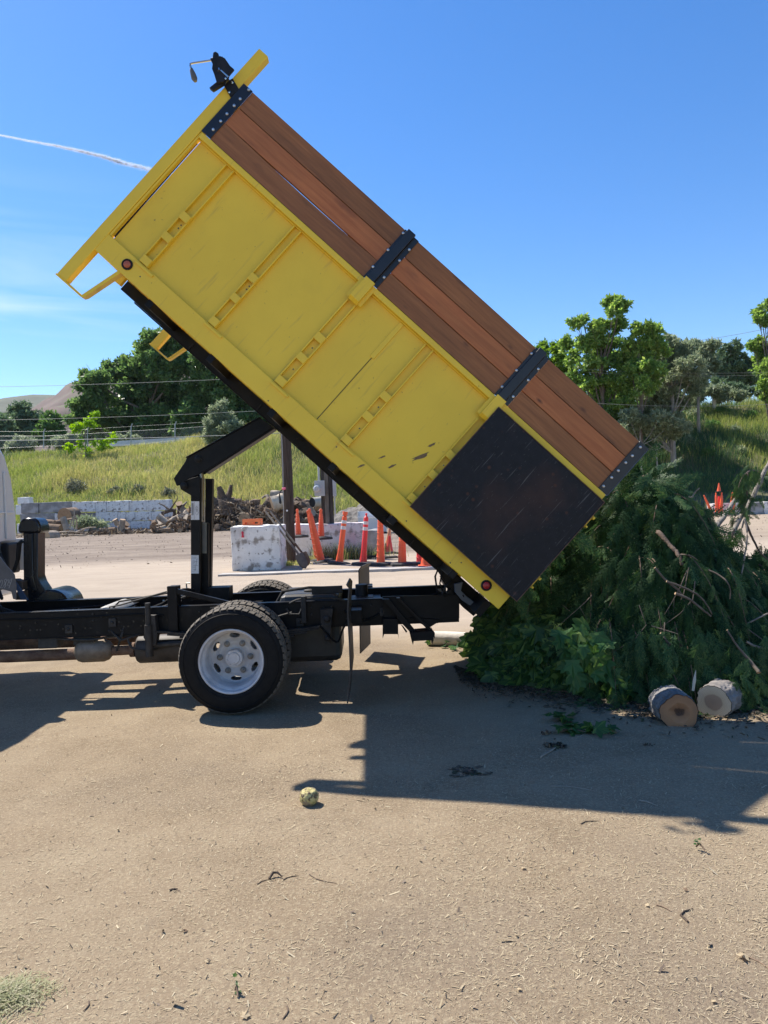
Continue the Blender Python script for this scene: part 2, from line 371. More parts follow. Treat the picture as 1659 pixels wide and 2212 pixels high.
# headboard posts and the step brackets under them
def post(b0, b1):
    m = MB(); m.ubox(3.975, 4.062, -.31, 1.905, b0, b1); m.build('headboard_post', yellow, body, bevel=.005)
post(-.004, .075); post(BW - .075, BW + .004)
m = MB(); m.ubox(3.985, 4.03, 1.50, 1.56, .08, BW - .08); m.ubox(3.985, 4.03, .02, .10, .08, BW - .08); m.build('headboard_rail', yellow, body, bevel=.004)
def step(b0, b1):
    m = MB(); m.ubox(3.83, 4.07, -.325, -.3105, b0, b1)
    a = [(3.85, -.325), (3.815, -.322), (3.80, -.30), (3.725, .0), (3.75, .0), (3.828, -.3105)]
    A = [bed(u, v, b0) for u, v in a]; B = [bed(u, v, b1) for u, v in a]; n = len(a)
    m.add(A + B, [tuple(range(n)), tuple(range(2 * n - 1, n - 1, -1))] + [(i, i + n, (i + 1) % n + n, (i + 1) % n) for i in range(n)])
    m.build('step_bracket', yellow, body, bevel=.002)
step(.0, .07); step(BW - .07, BW)
m = MB(); m.ppx([(240, 601), (260, 588), (275, 596), (258, 616)], .5, .55); m.build('gusset', yellow, body)
# paint scuffs
def scuff(u, v, a, bb, ang, b=.0395):
    m = MB(); pts = []
    for k in range(14):
        t = 2 * pi * k / 14; r_ = 1 + .35 * random.uniform(-1, 1); x, y = a * cos(t) * r_, bb * sin(t) * r_
        pts.append(bed(u + x * cos(ang) - y * sin(ang), v + x * sin(ang) + y * cos(ang), b))
    m.add(pts, [tuple(range(14))]); m.build('paint_scuff', paint_scratch, body)
scuff(1.185, .583, .034, .010, 2.0); scuff(1.188, .468, .066, .015, 2.03); scuff(1.40, .27, .032, .006, 2.0); scuff(1.30, .27, .03, .008, 2.0)
scuff(1.47, .118, .03, .006, 2.0, -.0004); scuff(3.62, .30, .03, .004, 2.2)
# boards
bays = [(2.384, 3.885), (1.085, 2.255), (0.045, 0.955)]
vv = [(1.170, 1.321), (1.327, 1.476), (1.481, 1.632)]
for bi, (a, b) in enumerate(bays):
    for k, (c, d) in enumerate(vv):
        m = MB()
        if bi == 0 and k == 0:
            us = [a, a + .35, a + .75, b]; tops = [d + .004, d - .005, d - .007, d + .004]
            for i in range(3):
                A = [bed(us[i], c, -.008), bed(us[i + 1], c, -.008), bed(us[i + 1], tops[i + 1], -.008), bed(us[i], tops[i], -.008)]
                m.hexa(A, [p + Vector((0, .038, 0)) for p in A])
        else: m.ubox(a, b, c, d, -.008 + .0015 * k, .030)
        m.build('side_board', wood2 if k == 1 else wood1, body, bevel=.0025 if not (bi == 0 and k == 0) else 0)
for (a, b) in bays:
    m = MB()
    for c, d in vv: m.ubox(a, b, c, d, BW - .030, BW + .008)
    m.build('side_board', wood1, body)
def bolts(m, lst, b):
    for u_, v_ in lst: m.lathe(bed(u_, v_, b), [(.0125, 0), (.0125, -.003), (.009, -.008), (0, -.010)], n=10)
def stake(u0, u1, bl, hat=True, side=0):
    m = MB()
    o = (lambda a, b: (a, b)) if not side else (lambda a, b: (BW - b, BW - a))
    m.ubox(u0, u1, 1.168, 1.635, *o(-.016, -.0085))
    if hat:
        m.ubox(u0 + .042, u1 - .022, 1.168, 1.645, *o(-.048, -.0162)); m.ubox(u0 + .035, u0 + .0415, 1.168, 1.62, *o(-.022, -.0162))
    m.build('stake_bracket', bracketm, body, bevel=.003)
    if not side:
        m = MB(); bolts(m, bl, -.016); m.build('bolt', galv, body, smooth=True)
stake(2.252, 2.385, [(2.378, 1.60), (2.378, 1.434), (2.378, 1.268), (2.264, 1.54), (2.264, 1.432), (2.266, 1.264)])
stake(0.955, 1.088, [(1.082, 1.575), (1.082, 1.408), (1.082, 1.246), (.970, 1.522), (.971, 1.411), (.972, 1.246)])
stake(3.882, 3.970, [(3.911, 1.623), (3.912, 1.531), (3.912, 1.465), (3.911, 1.385), (3.909, 1.314), (3.909, 1.232)], hat=False)
stake(-.040, .048, [(.016, 1.6), (.018, 1.512), (.021, 1.441), (.023, 1.36), (.026, 1.289), (.028, 1.201)], hat=False)
for a, b in ((2.252, 2.385), (.955, 1.088), (3.882, 3.97), (-.04, .048)): stake(a, b, [], hat=False, side=1)
m = MB(); m.ubox(-.045, -.041, 1.17, 1.63, -.016, .05); m.build('end_angle', bracketm, body)
# yellow stake sockets under the brackets
def socket(u0, u1):
    m = MB(); m.ubox(u0, u1, .985, 1.163, -.0155, -.0125)
    a = [(.975, -.0156), (.999, -.052), (1.178, -.052), (1.178, -.0156)]
    A = [bed(u0 + .03, v, b) for v, b in a]; B = [bed(u1 - .028, v, b) for v, b in a]; m.hexa(A, B)
    m.build('stake_socket', yellow, body, bevel=.004)
socket(2.250, 2.392); socket(.955, 1.098)
# swung-back steel plate
m = MB(); m.ubox(-.045, 1.0, .135, 1.106, -.062, -.030)
P_ = m.build('steel_plate', plate, body, bevel=.003)
m = MB()
for q in ((-.048, 1.003, .130, .1345), (-.048, 1.003, 1.1065, 1.111)): m.ubox(*q, -.066, -.028)
for q in ((-.050, -.0455, .130, 1.111), (1.0005, 1.005, .130, 1.111)): m.ubox(*q, -.066, -.028)
m.build('plate_edge', rust, P_)
for v_ in (.93, .33):
    m = MB(); m.ubox(-.062, -.0505, v_ - .055, v_ + .055, -.04, .0); m.ubox(-.078, -.0625, v_ - .05, v_ - .035, -.05, .01); m.ubox(-.078, -.0625, v_ + .03, v_ + .05, -.05, .01)
    m.build('latch', yellow, body, bevel=.002)
# marker lights
for u_, v_, mt in ((3.727, .078, amber_lens), (.188, .072, red_lens)):
    p = bed(u_, v_, 0)
    m = MB(); m.lathe(p, [(.041, 0), (.041, -.008), (.034, -.012), (.027, -.006)], n=28); r_ = m.build('marker_light', matte, body, smooth=True)
    m = MB(); m.lathe(p, [(.0265, -.004), (.0265, -.010), (.018, -.016), (0, -.018)], n=28); m.build('lens', mt, body, smooth=True)
m = MB()
for u_, v_ in ((3.60, .075), (1.70, .10), (2.30, .02), (.95, .035), (.44, .075), (.50, .02)): m.lathe(bed(u_, v_, -.0003), [(.0055, 0), (0, -.0004)], n=8)
m.build('bolt_hole', glass_dark, body)
# subframe
m = MB()
for b0 in (.70, 1.50):
    m.ubox(.33, 3.955, -.092, 0.0, b0, b0 + .075); m.ubox(2.2, 3.80, -.104, -.0925, b0 + .005, b0 + .07)
    m.ubox(1.0, 2.1, -.102, -.0925, b0 + .005, b0 + .07)
for u_ in (.4, 1.0, 1.6, 2.2, 2.8, 3.4): m.ubox(u_, u_ + .05, -.06, -.002, .02, BW - .02)
m.build('bed_subframe', black, body, bevel=.003)
m = MB()
for u_ in (1.05, 2.0, 2.95, 3.55):
    m.tube([bed(u_, -.03, .68), bed(u_ + .03, -.035, .66), bed(u_ + .05, -.05, .66)], .005, 6)
for u_ in (.75, 1.38, 2.45, 3.2): m.ubox(u_, u_ + .012, -.092, -.03, .688, .6995)
m.build('hose_clip', matte, body)

# ---- tarp crank on the headboard post
cr_ = MB()
def w_(x, y, b=0.0): return tl(384.9 + x / 7.813, 99.5 + y / 7.813, b)
def wprism(m, pts, b0, b1): m.prism([w_(x, y) for x, y in pts], b0, b1)
wprism(cr_, [(780, 690), (890, 880), (1035, 750), (925, 565), (860, 600)], -.018, -.0045)
wprism(cr_, [(575, 310), (615, 400), (605, 480), (640, 570), (685, 720), (800, 700), (975, 490), (905, 430), (865, 370), (820, 305), (735, 265), (700, 300), (640, 290)], -.075, -.055)
wprism(cr_, [(590, 330), (640, 560), (700, 690), (860, 560), (800, 320), (700, 300)], .0, .02)
wprism(cr_, [(550, 770), (612, 815), (795, 700), (840, 600), (700, 650)], -.054, -.020)
wprism(cr_, [(615, 175), (600, 280), (650, 350), (720, 330), (700, 190), (655, 160)], -.05, -.02)
crank = cr_.build('tarp_crank', matte, truck, bevel=.003)
m = MB(); m.tube([w_(760, 215, -.04), w_(580, 235, -.04), w_(250, 285, -.04), w_(205, 300, -.04), w_(205, 340, -.04), w_(225, 400, -.04)], [.0085, .007, .007, .008, .008, .008], 8); m.build('crank_rod', chrome, crank, smooth=True)
m = MB(); m.tube([w_(222, 375, -.04), w_(228, 410, -.04), w_(250, 470, -.04), w_(275, 550, -.04), w_(295, 598, -.04)], [.009, .015, .019, .022, .012], 12); m.build('handle', mat('worn_grip', (.10, .10, .10), rough=.6), crank, smooth=True)
m = MB()
m.tube([w_(600, 228, -.04), w_(570, 240, -.04)], .016, 10); m.tube([w_(700, 210, -.04), w_(755, 210, -.04)], .013, 10)
for x, y in ((803, 552), (918, 620), (865, 783)): m.lathe(w_(x, y, -.076 if x < 850 else -.018), [(.0085, 0), (.0085, -.006), (0, -.008)], n=8)
m.tube([w_(720, 410, -.078), w_(850, 530, -.078)], [.008, .011], 6); m.tube([w_(680, 330, -.055), w_(690, 420, -.078)], [.006, .012], 6)
m.tube([w_(700, 240, -.052), w_(745, 320, -.055), w_(760, 330, -.055)], .004, 6)
m.build('spring_pin', chrome, crank)

# ---- chassis
def rail(b0, sgn, x0, x1):
    m = MB(); f = .075 * sgn; w0 = .008 * sgn
    ys = lambda a, b: (min(a, b), max(a, b))
    m.box(x0, x1, *ys(b0, b0 + w0), .535, .742)
    m.box(x0, x1, *ys(b0 - .001 * sgn, b0 + f), .7425, .751); m.box(x0, x1, *ys(b0, b0 + f), .527, .5345)
    return m.build('frame_rail', black, truck, bevel=.002)
r1_ = rail(.71, 1, -5.6, .612); r2_ = rail(1.57, -1, -5.6, .60)
m = MB()
for i in range(46):
    x = -3.4 + i * .045 + random.uniform(-.012, .012); z = random.choice((.56, .60, .64, .69, .72)); m.lathe((x, .7098, z), [(.006, 0), (0, -.0005)], n=8)
m.build('bolt_hole', glass_dark, r1_)
m = MB()
for x, z in [(-2.43, .715), (-2.36, .69), (-2.3, .57), (-2.2, .57), (-2.43, .66), (-3.03, .62), (-2.9, .66), (-1.62, .58), (-1.55, .70), (-1.05, .70), (-.62, .70), (-.62, .64), (-.52, .70), (-.45, .70), (-.72, .64), (-.72, .58), (-.2, .60), (-.12, .70), (-.15, .58), (.0, .56)]:
    m.lathe((x, .709, z), [(.010, 0), (.010, -.006), (.006, -.011), (0, -.011)], n=6)
m.build('frame_bolt', dusty, r1_)
m = MB()
for x in (-2.98, -2.93, -2.88): m.lathe((x, 1.5605, .66), [(.008, 0), (0, -.001)], n=10)
for x in (-2.08, -2.03, -1.96, -1.92): m.lathe((x, 1.5605, .70), [(.011, 0), (0, -.001)], n=10)
m.build('lit_rail_hole', galv, r2_)  # bright metal discs stand for daylight showing through the holes
m = MB()
for x, h in ((-4.9, .15), (-3.6, .14), (-2.35, .15), (-1.2, .12), (-.1, .14), (.5, .17)): m.box(x, x + .07, .79, 1.49, .56, .56 + h)
m.build('crossmember', black, truck, bevel=.004)
# light cylinder lying across the frame, with a strap
m = MB(); m.lathe((-2.37, .84, .665), [(.0, 0), (.085, .005), (.095, .03), (.095, .5), (.085, .53), (0, .54)], n=24); m.build('air_cylinder', mat('grey_painted_tank', (.30, .28, .24), (.42, .40, .35), rough=.5), truck, smooth=True)
m = MB(); m.tube([(-2.30, .80, .74), (-2.24, .80, .80), (-1.80, .80, .86)], .008, 6); m.tube([(-2.31, .76, .72), (-2.31, .76, .762), (-2.22, .76, .775), (-1.83, .76, .872)], .007, 6); m.build('safety_prop', dusty, truck)
# corner brace
m = MB(); m.box(-1.80, -1.722, .66, .70, .55, .925); m.prism([tl(381, 1272, .66), tl(381, 1283, .66), tl(500, 1309, .66), tl(505, 1302, .66)], .662, .70)
m.box(-1.80, -1.722, .701, .80, .752, .92); m.build('corner_brace', black, truck, bevel=.003)
# hoist
HB = 1.02
def q4(x, y, b): return tl(x / 2.778, 862.6 + y / 2.778, b)
m = MB(); a = q4(1145, 470, HB); b_ = q4(1200, 1150, HB)
m.prism([q4(x, y, HB) for x, y in ((1145, 470), (1201, 470), (1201, 1200), (1145, 1200))], HB, HB + .09); m.prism([q4(x, y, HB - .005) for x, y in [(1082, 512), (1130, 480), (1202, 458), (1202, 615), (1147, 577), (1085, 540)]], HB - .012, HB - .0005)
m.prism([q4(x, y, HB + .10) for x, y in ((1206, 742), (1252, 742), (1250, 1200), (1206, 1200))], HB + .10, HB + .16)
m.prism([q4(x, y, HB + .14) for x, y in ((1228, 475), (1272, 475), (1260, 1200), (1228, 1200))], HB + .161, HB + .24)
m.box(-1.55, -1.36, HB + .02, HB + .2, .745, .86)
hoist = m.build('hoist_post', black, truck, bevel=.004)
m = MB()
arm = [(1042, 475), (1060, 520), (1080, 515), (1130, 478), (1215, 440), (1300, 390), (1640, 165), (1560, 112), (1120, 352), (1112, 372), (1100, 390)]
m.prism([q4(x, y, HB - .04) for x, y in arm], HB - .04, HB - .028); m.prism([q4(x, y, HB - .04) for x, y in arm], HB + .12, HB + .132)
m.prism([q4(x, y, HB - .04) for x, y in [(1118, 352), (1560, 112), (1558, 106), (1116, 346)]], HB - .055, HB + .145)
m.prism([q4(x, y, HB - .04) for x, y in [(1225, 434), (1640, 166), (1646, 176), (1232, 444)]], HB - .03, HB + .13)
har = m.build('hoist_arm', black, truck, bevel=.003)
m = MB()
for x, y, r_ in ((1190, 357, .029), (1103, 518, .024)): m.lathe(q4(x, y, HB - .04), [(r_ + .008, 0), (r_ + .008, -.006), (r_, -.007), (r_, -.020), (r_ - .006, -.024), (0, -.024)], n=20)
m.build('pivot_pin', matte, har, smooth=True)
m = MB(); m.tube([q4(1210, 700, HB + .1), q4(1210, 438, HB + .1)], .019, 14); m.build('hoist_ram', chrome, har, smooth=True)
m = MB(); m.tube([q4(1214, 735, HB + .02), q4(1214, 450, HB + .02)], .006, 6); m.tube([q4(1228, 735, HB + .02), q4(1226, 470, HB + .02)], .005, 6); m.tube([q4(1120, 1135, HB), q4(1118, 1105, HB), q4(1140, 1103, HB)], .008, 6); m.build('hydraulic_line', mat('zinc_line', (.42, .38, .30), rough=.4, metal=.6), hoist)
# decals on the hoist
def decal(x0, y0, x1, y1, b, marks, dark=False):
    A, B = q4(x0, y0, b), q4(x1, y1, b); C_, D_ = q4(x1, y0, b), q4(x0, y1, b)
    m = MB(); m.prism([A, C_, B, D_], b - .0022, b - .0004); d = m.build('decal', sticker if not dark else mat('foil_decal', (.16, .16, .15), (.22, .22, .20), rough=.35, metal=.5, scale=20), hoist)
    m = MB()
    for (a, c, e, f) in marks:
        p_ = D_.lerp(B, a).lerp(A.lerp(C_, a), c); q_ = D_.lerp(B, e).lerp(A.lerp(C_, e), f)
        m.tube([p_ - Vector((0, .0026, 0)), q_ - Vector((0, .0026, 0))], .0012, 4)
    m.build('decal_print', grey_print, hoist)
decal(1146, 612, 1196, 723, HB, [(.40, .02, .40, .98), (.55, .30, .62, .48), (.62, .48, .52, .66), (.52, .66, .70, .74), (.70, .74, .88, .62), (.88, .62, .76, .50), (.76, .50, .92, .36), (.92, .36, .66, .26), (.60, .56, .80, .58), (.70, .44, .70, .68), (.12, .06, .12, .14)] + [(.1 + .05 * k, .25, .1 + .05 * k, .9) for k in range(5)])
decal(1147, 935, 1193, 1045, HB, [(.12, .95 - .07 * k, .12 + random.uniform(.3, .75), .95 - .07 * k + random.uniform(-.03, .03)) for k in range(13)] + [(.5, .15, .8, .85)])
decal(1211, 742, 1240, 924, HB + .10, [(.15 + .1 * k, .08, .15 + .1 * k, .92) for k in range(8)], True)
# axle, springs, tanks, exhaust
m = MB(); m.tube([(-1.182, .30, .405), (-1.182, 2.0, .405)], .062, 16); m.lathe((-1.182, 1.00, .405), [(0, 0), (.12, .02), (.17, .10), (.17, .2), (.12, .28), (0, .30)], n=20); m.build('rear_axle', dusty, truck, smooth=True)
for b0 in (.62, 1.58):
    m = MB()
    for k in range(5):
        L_ = .72 - .10 * k; z = .505 - .016 * k
        pts = [(-1.182 - L_ + 2 * L_ * t / 8, 0, z + .05 * ((t / 4 - 1) ** 2) * (L_ / .72) ** 2) for t in range(9)]
        for i in range(8):
            A = [Vector((pts[i][0], b0, pts[i][2])), Vector((pts[i + 1][0], b0, pts[i + 1][2])), Vector((pts[i + 1][0], b0, pts[i + 1][2] + .013)), Vector((pts[i][0], b0, pts[i][2] + .013))]
            m.hexa(A, [p + Vector((0, .07, 0)) for p in A])
    m.build('leaf_spring', dusty, truck)
m = MB()
m.prism([(-.545, 0, .69), (-.435, 0, .69), (-.45, 0, .60), (-.47, 0, .40), (-.51, 0, .40), (-.54, 0, .58)], .63, .70)
m.lathe((-.49, .629, .61), [(.030, 0), (.030, -.010), (.015, -.022), (0, -.022)], n=14); m.lathe((-.49, .629, .45), [(.026, 0), (.026, -.010), (.012, -.02), (0, -.02)], n=14)
m.prism([tl(308 + 14, 1374 - 45, .64), tl(336, 1329, .64), tl(341, 1372, .64), tl(338, 1394, .64), tl(322, 1394, .64), tl(311, 1376, .64)], .62, .705)
m.box(-.70, -.66, .64, .705, .58, .80); m.build('spring_hanger', dusty, truck, bevel=.004)
m = MB(); m.box(-.90, -.385, .80, 1.48, .22, .795); m.build('fuel_tank', mat('tank_black', (.02, .02, .02), (.035, .034, .032), rough=.5), truck, bevel=.05)
m = MB(); m.lathe((-.66, 1.05, .796), [(.05, 0), (.05, .012), (.03, .02), (0, .022)], n=18, ax='z'); m.tube([(-.95, .9, .70), (-.88, .9, .82), (-.66, .95, .84), (-.5, .98, .83)], .012, 8); m.build('tank_cap', dusty, truck)
m = MB(); m.box(-.62, -.36, .795, .83, .796, .86); m.tube([(-.20, 1.05, .68), (-.20, 1.05, .84)], .055, 14); m.box(-.3, -.1, .9, 1.1, .62, .74); m.build('brake_valve', matte, truck, bevel=.004)
m = MB(); m.tube([(-3.7, .80, .40), (-3.2, .80, .372), (-2.60, .80, .372)], .048, 14); m.tube([(-2.33, .80, .385), (-2.05, .80, .39)], .04, 14); m.tube([(-2.16, .80, .39), (-2.12, .80, .39)], .062, 14); m.tube([(-4, 1.14, .42), (-1.3, 1.14, .42)], .05, 12); pip = m.build('exhaust_pipe', rust, truck, smooth=True)
m = MB(); m.lathe((-2.62, .80, .395), [(.045, 0), (.085, .03), (.095, .06), (.095, .24), (.08, .28), (.045, .31)], n=24, ax='x'); m.build('catalytic_converter', mat('scorched_metal', (.16, .12, .085), (.30, .235, .17), rough=.6, metal=.3, scale=7), truck, smooth=True)
m = MB(); m.lathe((-2.12, .84, .385), [(.05, 0), (.105, .012), (.118, .03), (.118, .60), (.105, .63), (0, .63)], n=24, ax='x'); m.build('muffler', mat('dark_muffler', (.035, .028, .024), (.07, .055, .045), rough=.6, scale=9), truck, smooth=True)
m = MB()
for (p0, p1, p2) in (((-2.25, .72, .40), (-2.2, .7, .52), (-2.18, .72, .6)), ((-2.35, .74, .62), (-2.2, .68, .49), (-2.05, .72, .53)), ((-2.0, .7, .52), (-1.9, .68, .45), (-1.7, .7, .47))): m.tube([p0, p1, p2], .010, 6)
m.tube([(-1.98, .66, .44), (-1.6, .64, .46)], .02, 8)
m.cur = 0; m.tube([(-.98, .66, .62), (-.78, .66, .67)], .009, 6); m.tube([(-.82, .66, .705), (-.80, .64, .66), (-.72, .64, .655), (-.70, .66, .70)], .009, 6); m.build('brake_line', dusty, truck)
m = MB()
for k, (x0, z0, x1, z1, w1) in enumerate([(-3.5, .60, -2.7, .66, .01), (-3.4, .63, -2.6, .69, .008), (-3.3, .58, -2.4, .60, .012)]): m.tube([(x0, 1.48, z0), ((x0 + x1) / 2, 1.47, z0 + .04), (x1, 1.5, z1)], w1, 6)
m.tube([(-3.42, .9, .93), (-3.3, .85, .80), (-3.12, .85, .68), (-3.0, .9, .66)], .011, 7); m.tube([(-3.38, .9, .93), (-3.25, .85, .78), (-3.02, .85, .69), (-2.9, .9, .67)], .011, 7)
m.build('cable', matte, truck)
# rear brackets under the frame
def r7(x, y): return (530.9 + x / 2.778, 1194.4 + y / 2.778)
m = MB(); m.ppx([r7(*p) for p in [(822, 395), (915, 395), (915, 485), (919, 515), (912, 488), (830, 488), (822, 515)]], .62, .70)
m.ppx([r7(*p) for p in [(985, 480), (1125, 468), (1128, 525), (1120, 550), (1114, 524), (1008, 530), (1004, 555), (996, 525)]], .52, .70)
m.ppx([r7(*p) for p in [(820, 278), (862, 278), (1020, 470), (985, 475), (905, 390), (905, 375)]], .60, .655)
m.ppx([r7(*p) for p in [(905, 272), (925, 270), (1135, 480), (1134, 515), (1110, 480)]], .585, .655)
m.ppx([r7(*p) for p in [(985, 390), (1155, 400), (1155, 422), (1145, 422), (1100, 450), (1000, 400)]], .66, .705)
m.ppx([r7(*p) for p in [(930, 430), (945, 440), (970, 472), (962, 480)]], .64, .66)
m.ppx([r7(*p) for p in [(820, 262), (1282, 250), (1282, 393), (1230, 396), (826, 388)]], .685, .708)
m.build('rear_bracket', black, truck, bevel=.003)
# hinge
m = MB()
m.ppx([(950, 1245), (975, 1240), (1012, 1262), (1046, 1308), (1023, 1331), (1000, 1312), (975, 1285)], .76, .80)
m.ppx([(940, 1226), (962, 1224), (1005, 1258), (990, 1285), (965, 1262)], .68, .76)
m.ubox(.02, .40, -.085, .0, .70, .78); m.ubox(.02, .40, -.085, .0, 1.5, 1.58); m.ubox(.0, .06, -.14, .0, .3, BW - .3)
m.lathe((.60, .70, .79), [(0, 0), (.045, 0), (.045, .92), (0, .92)], n=16)
m.prism([(.52, 0, .75), (.61, 0, .75), (.64, 0, .80), (.60, 0, .84), (.55, 0, .84)], .81, .84)
m.ppx([(958, 1285), (985, 1265), (995, 1300), (970, 1302)], .70, .705)
m.tube([tl(1000, 1285, .6), tl(1005, 1300, .62), tl(1018, 1312, .62), tl(1040, 1300, .62)], .007, 6)
m.tube([tl(948, 1225, .7), tl(940, 1245, .68), tl(944, 1275, .68), tl(960, 1290, .7)], .009, 6); m.tube([tl(955, 1235, .66), tl(950, 1260, .66), tl(962, 1290, .66)], .007, 6); m.tube([tl(975, 1255, .66), tl(962, 1268, .66), tl(955, 1284, .66)], .009, 6)
m.tube([tl(968, 1283, .69), tl(968, 1305, .69), tl(972, 1307, .69), tl(992, 1308, .69)], .006, 6)
m.build('bed_hinge', black, truck, bevel=.002)
m = MB(); m.ppx([(982, 1262), (1000, 1258), (996, 1276), (1010, 1290), (1024, 1300), (1018, 1310), (998, 1297), (984, 1280)], .60, .66); m.build('hinge_plate', mat('grey_hinge', (.10, .12, .15), rough=.5), truck, bevel=.003)
for k_, (pts_, r_) in enumerate([
    ([(-1.60, HB + .05, .80), (-1.75, .98, .86), (-2.0, .95, .72), (-2.6, .95, .66), (-3.4, .98, .66)], .013), ([(-1.58, HB + .09, .78), (-1.72, 1.02, .80), (-2.0, 1.0, .70), (-2.7, 1.02, .64), (-3.4, 1.05, .64)], .011),
    ([(-3.2, .705, .70), (-2.7, .702, .69), (-2.1, .702, .70), (-1.85, .702, .68)], .007), ([(-2.9, .75, .53), (-2.5, .72, .50), (-2.3, .74, .515), (-2.0, .74, .52)], .010),
    ([(-.35, .70, .66), (-.20, .66, .58), (-.1, .70, .60), (.02, .705, .68)], .010), ([(-.80, .70, .74), (-.70, .69, .775), (-.45, .70, .77), (-.33, .72, .74)], .009),
    ([(.10, .80, .74), (.30, .86, .70), (.45, .84, .76), (.58, .80, .74)], .010), ([(-2.15, .70, .50), (-2.1, .68, .42), (-1.95, .7, .40), (-1.8, .7, .44)], .009), ([(-.55, .62, .56), (-.42, .60, .42), (-.36, .64, .52), (-.3, .70, .62)], .008)]):
    m = MB(); P_s = [Vector(p) for p in pts_]; sm = []
    for i in range(len(P_s) - 1):
        a_, b_, c_, d_ = P_s[max(i - 1, 0)], P_s[i], P_s[i + 1], P_s[min(i + 2, len(P_s) - 1)]
        for j in range(5): t = j / 5; sm.append(.5 * ((2 * b_) + (c_ - a_) * t + (2 * a_ - 5 * b_ + 4 * c_ - d_) * t * t + (3 * b_ - a_ - 3 * c_ + d_) * t ** 3))
    sm.append(P_s[-1]); m.tube(sm, r_, 8); m.build('hose', dusty if k_ % 2 else rubber, truck, smooth=True)
for x, z in ((-2.66, .60), (-2.3, .64), (-1.5, .62), (-1.46, .70), (-.75, .58), (-.05, .64)):
    m = MB(); m.box(x, x + .06, .694, .709, z - .035, z + .035); m.lathe((x + .03, .694, z), [(.012, 0), (.012, -.008), (.006, -.014), (0, -.014)], n=6); m.build('clamp_plate', dusty, truck, bevel=.002)
m = MB(); m.box(-2.62, -2.44, .75, .90, .45, .533); m.box(-2.9, -2.74, .72, .86, .44, .533); m.build('underside_box', dusty, truck, bevel=.01)
m = MB(); m.tube([(-1.95, .62, .80), (-1.95, .62, .36)], .022, 10); m.tube([(-1.95, .62, .62), (-1.95, .62, .36)], .032, 10); m.build('shock_absorber', dusty, truck, smooth=True)
# mud flaps
def flap(pts, b0, b1, tw=0):
    m = MB(); n = len(pts)
    for i in range(n - 1):
        A = [Vector((pts[i][0], b0, pts[i][1])), Vector((pts[i + 1][0], b0, pts[i + 1][1])), Vector((pts[i + 1][0] + .010, b0, pts[i + 1][1])), Vector((pts[i][0] + .010, b0, pts[i][1]))]
        B = [p + Vector((tw, b1 - b0, 0)) for p in A]; m.hexa(A, B)
    return m.build('mud_flap', mat('flap_rubber', (.014, .014, .016), (.03, .03, .03), rough=.6, scale=8), truck)
flap([(-.305, .945), (-.288, .92), (-.305, .75), (-.30, .5), (-.300, .3), (-.325, .12), (-.332, .055)], .06, .56, .012)
flap([(-.205, .94), (-.235, .90), (-.240, .6), (-.245, .3), (-.25, .08)], 1.80, 2.30, .10)
m = MB(); m.box(-.292, -.20, .42, .69, .60, .70); m.box(-.23, -.1, 1.6, 1.84, .66, .76); m.build('flap_bracket', black, truck, bevel=.003)
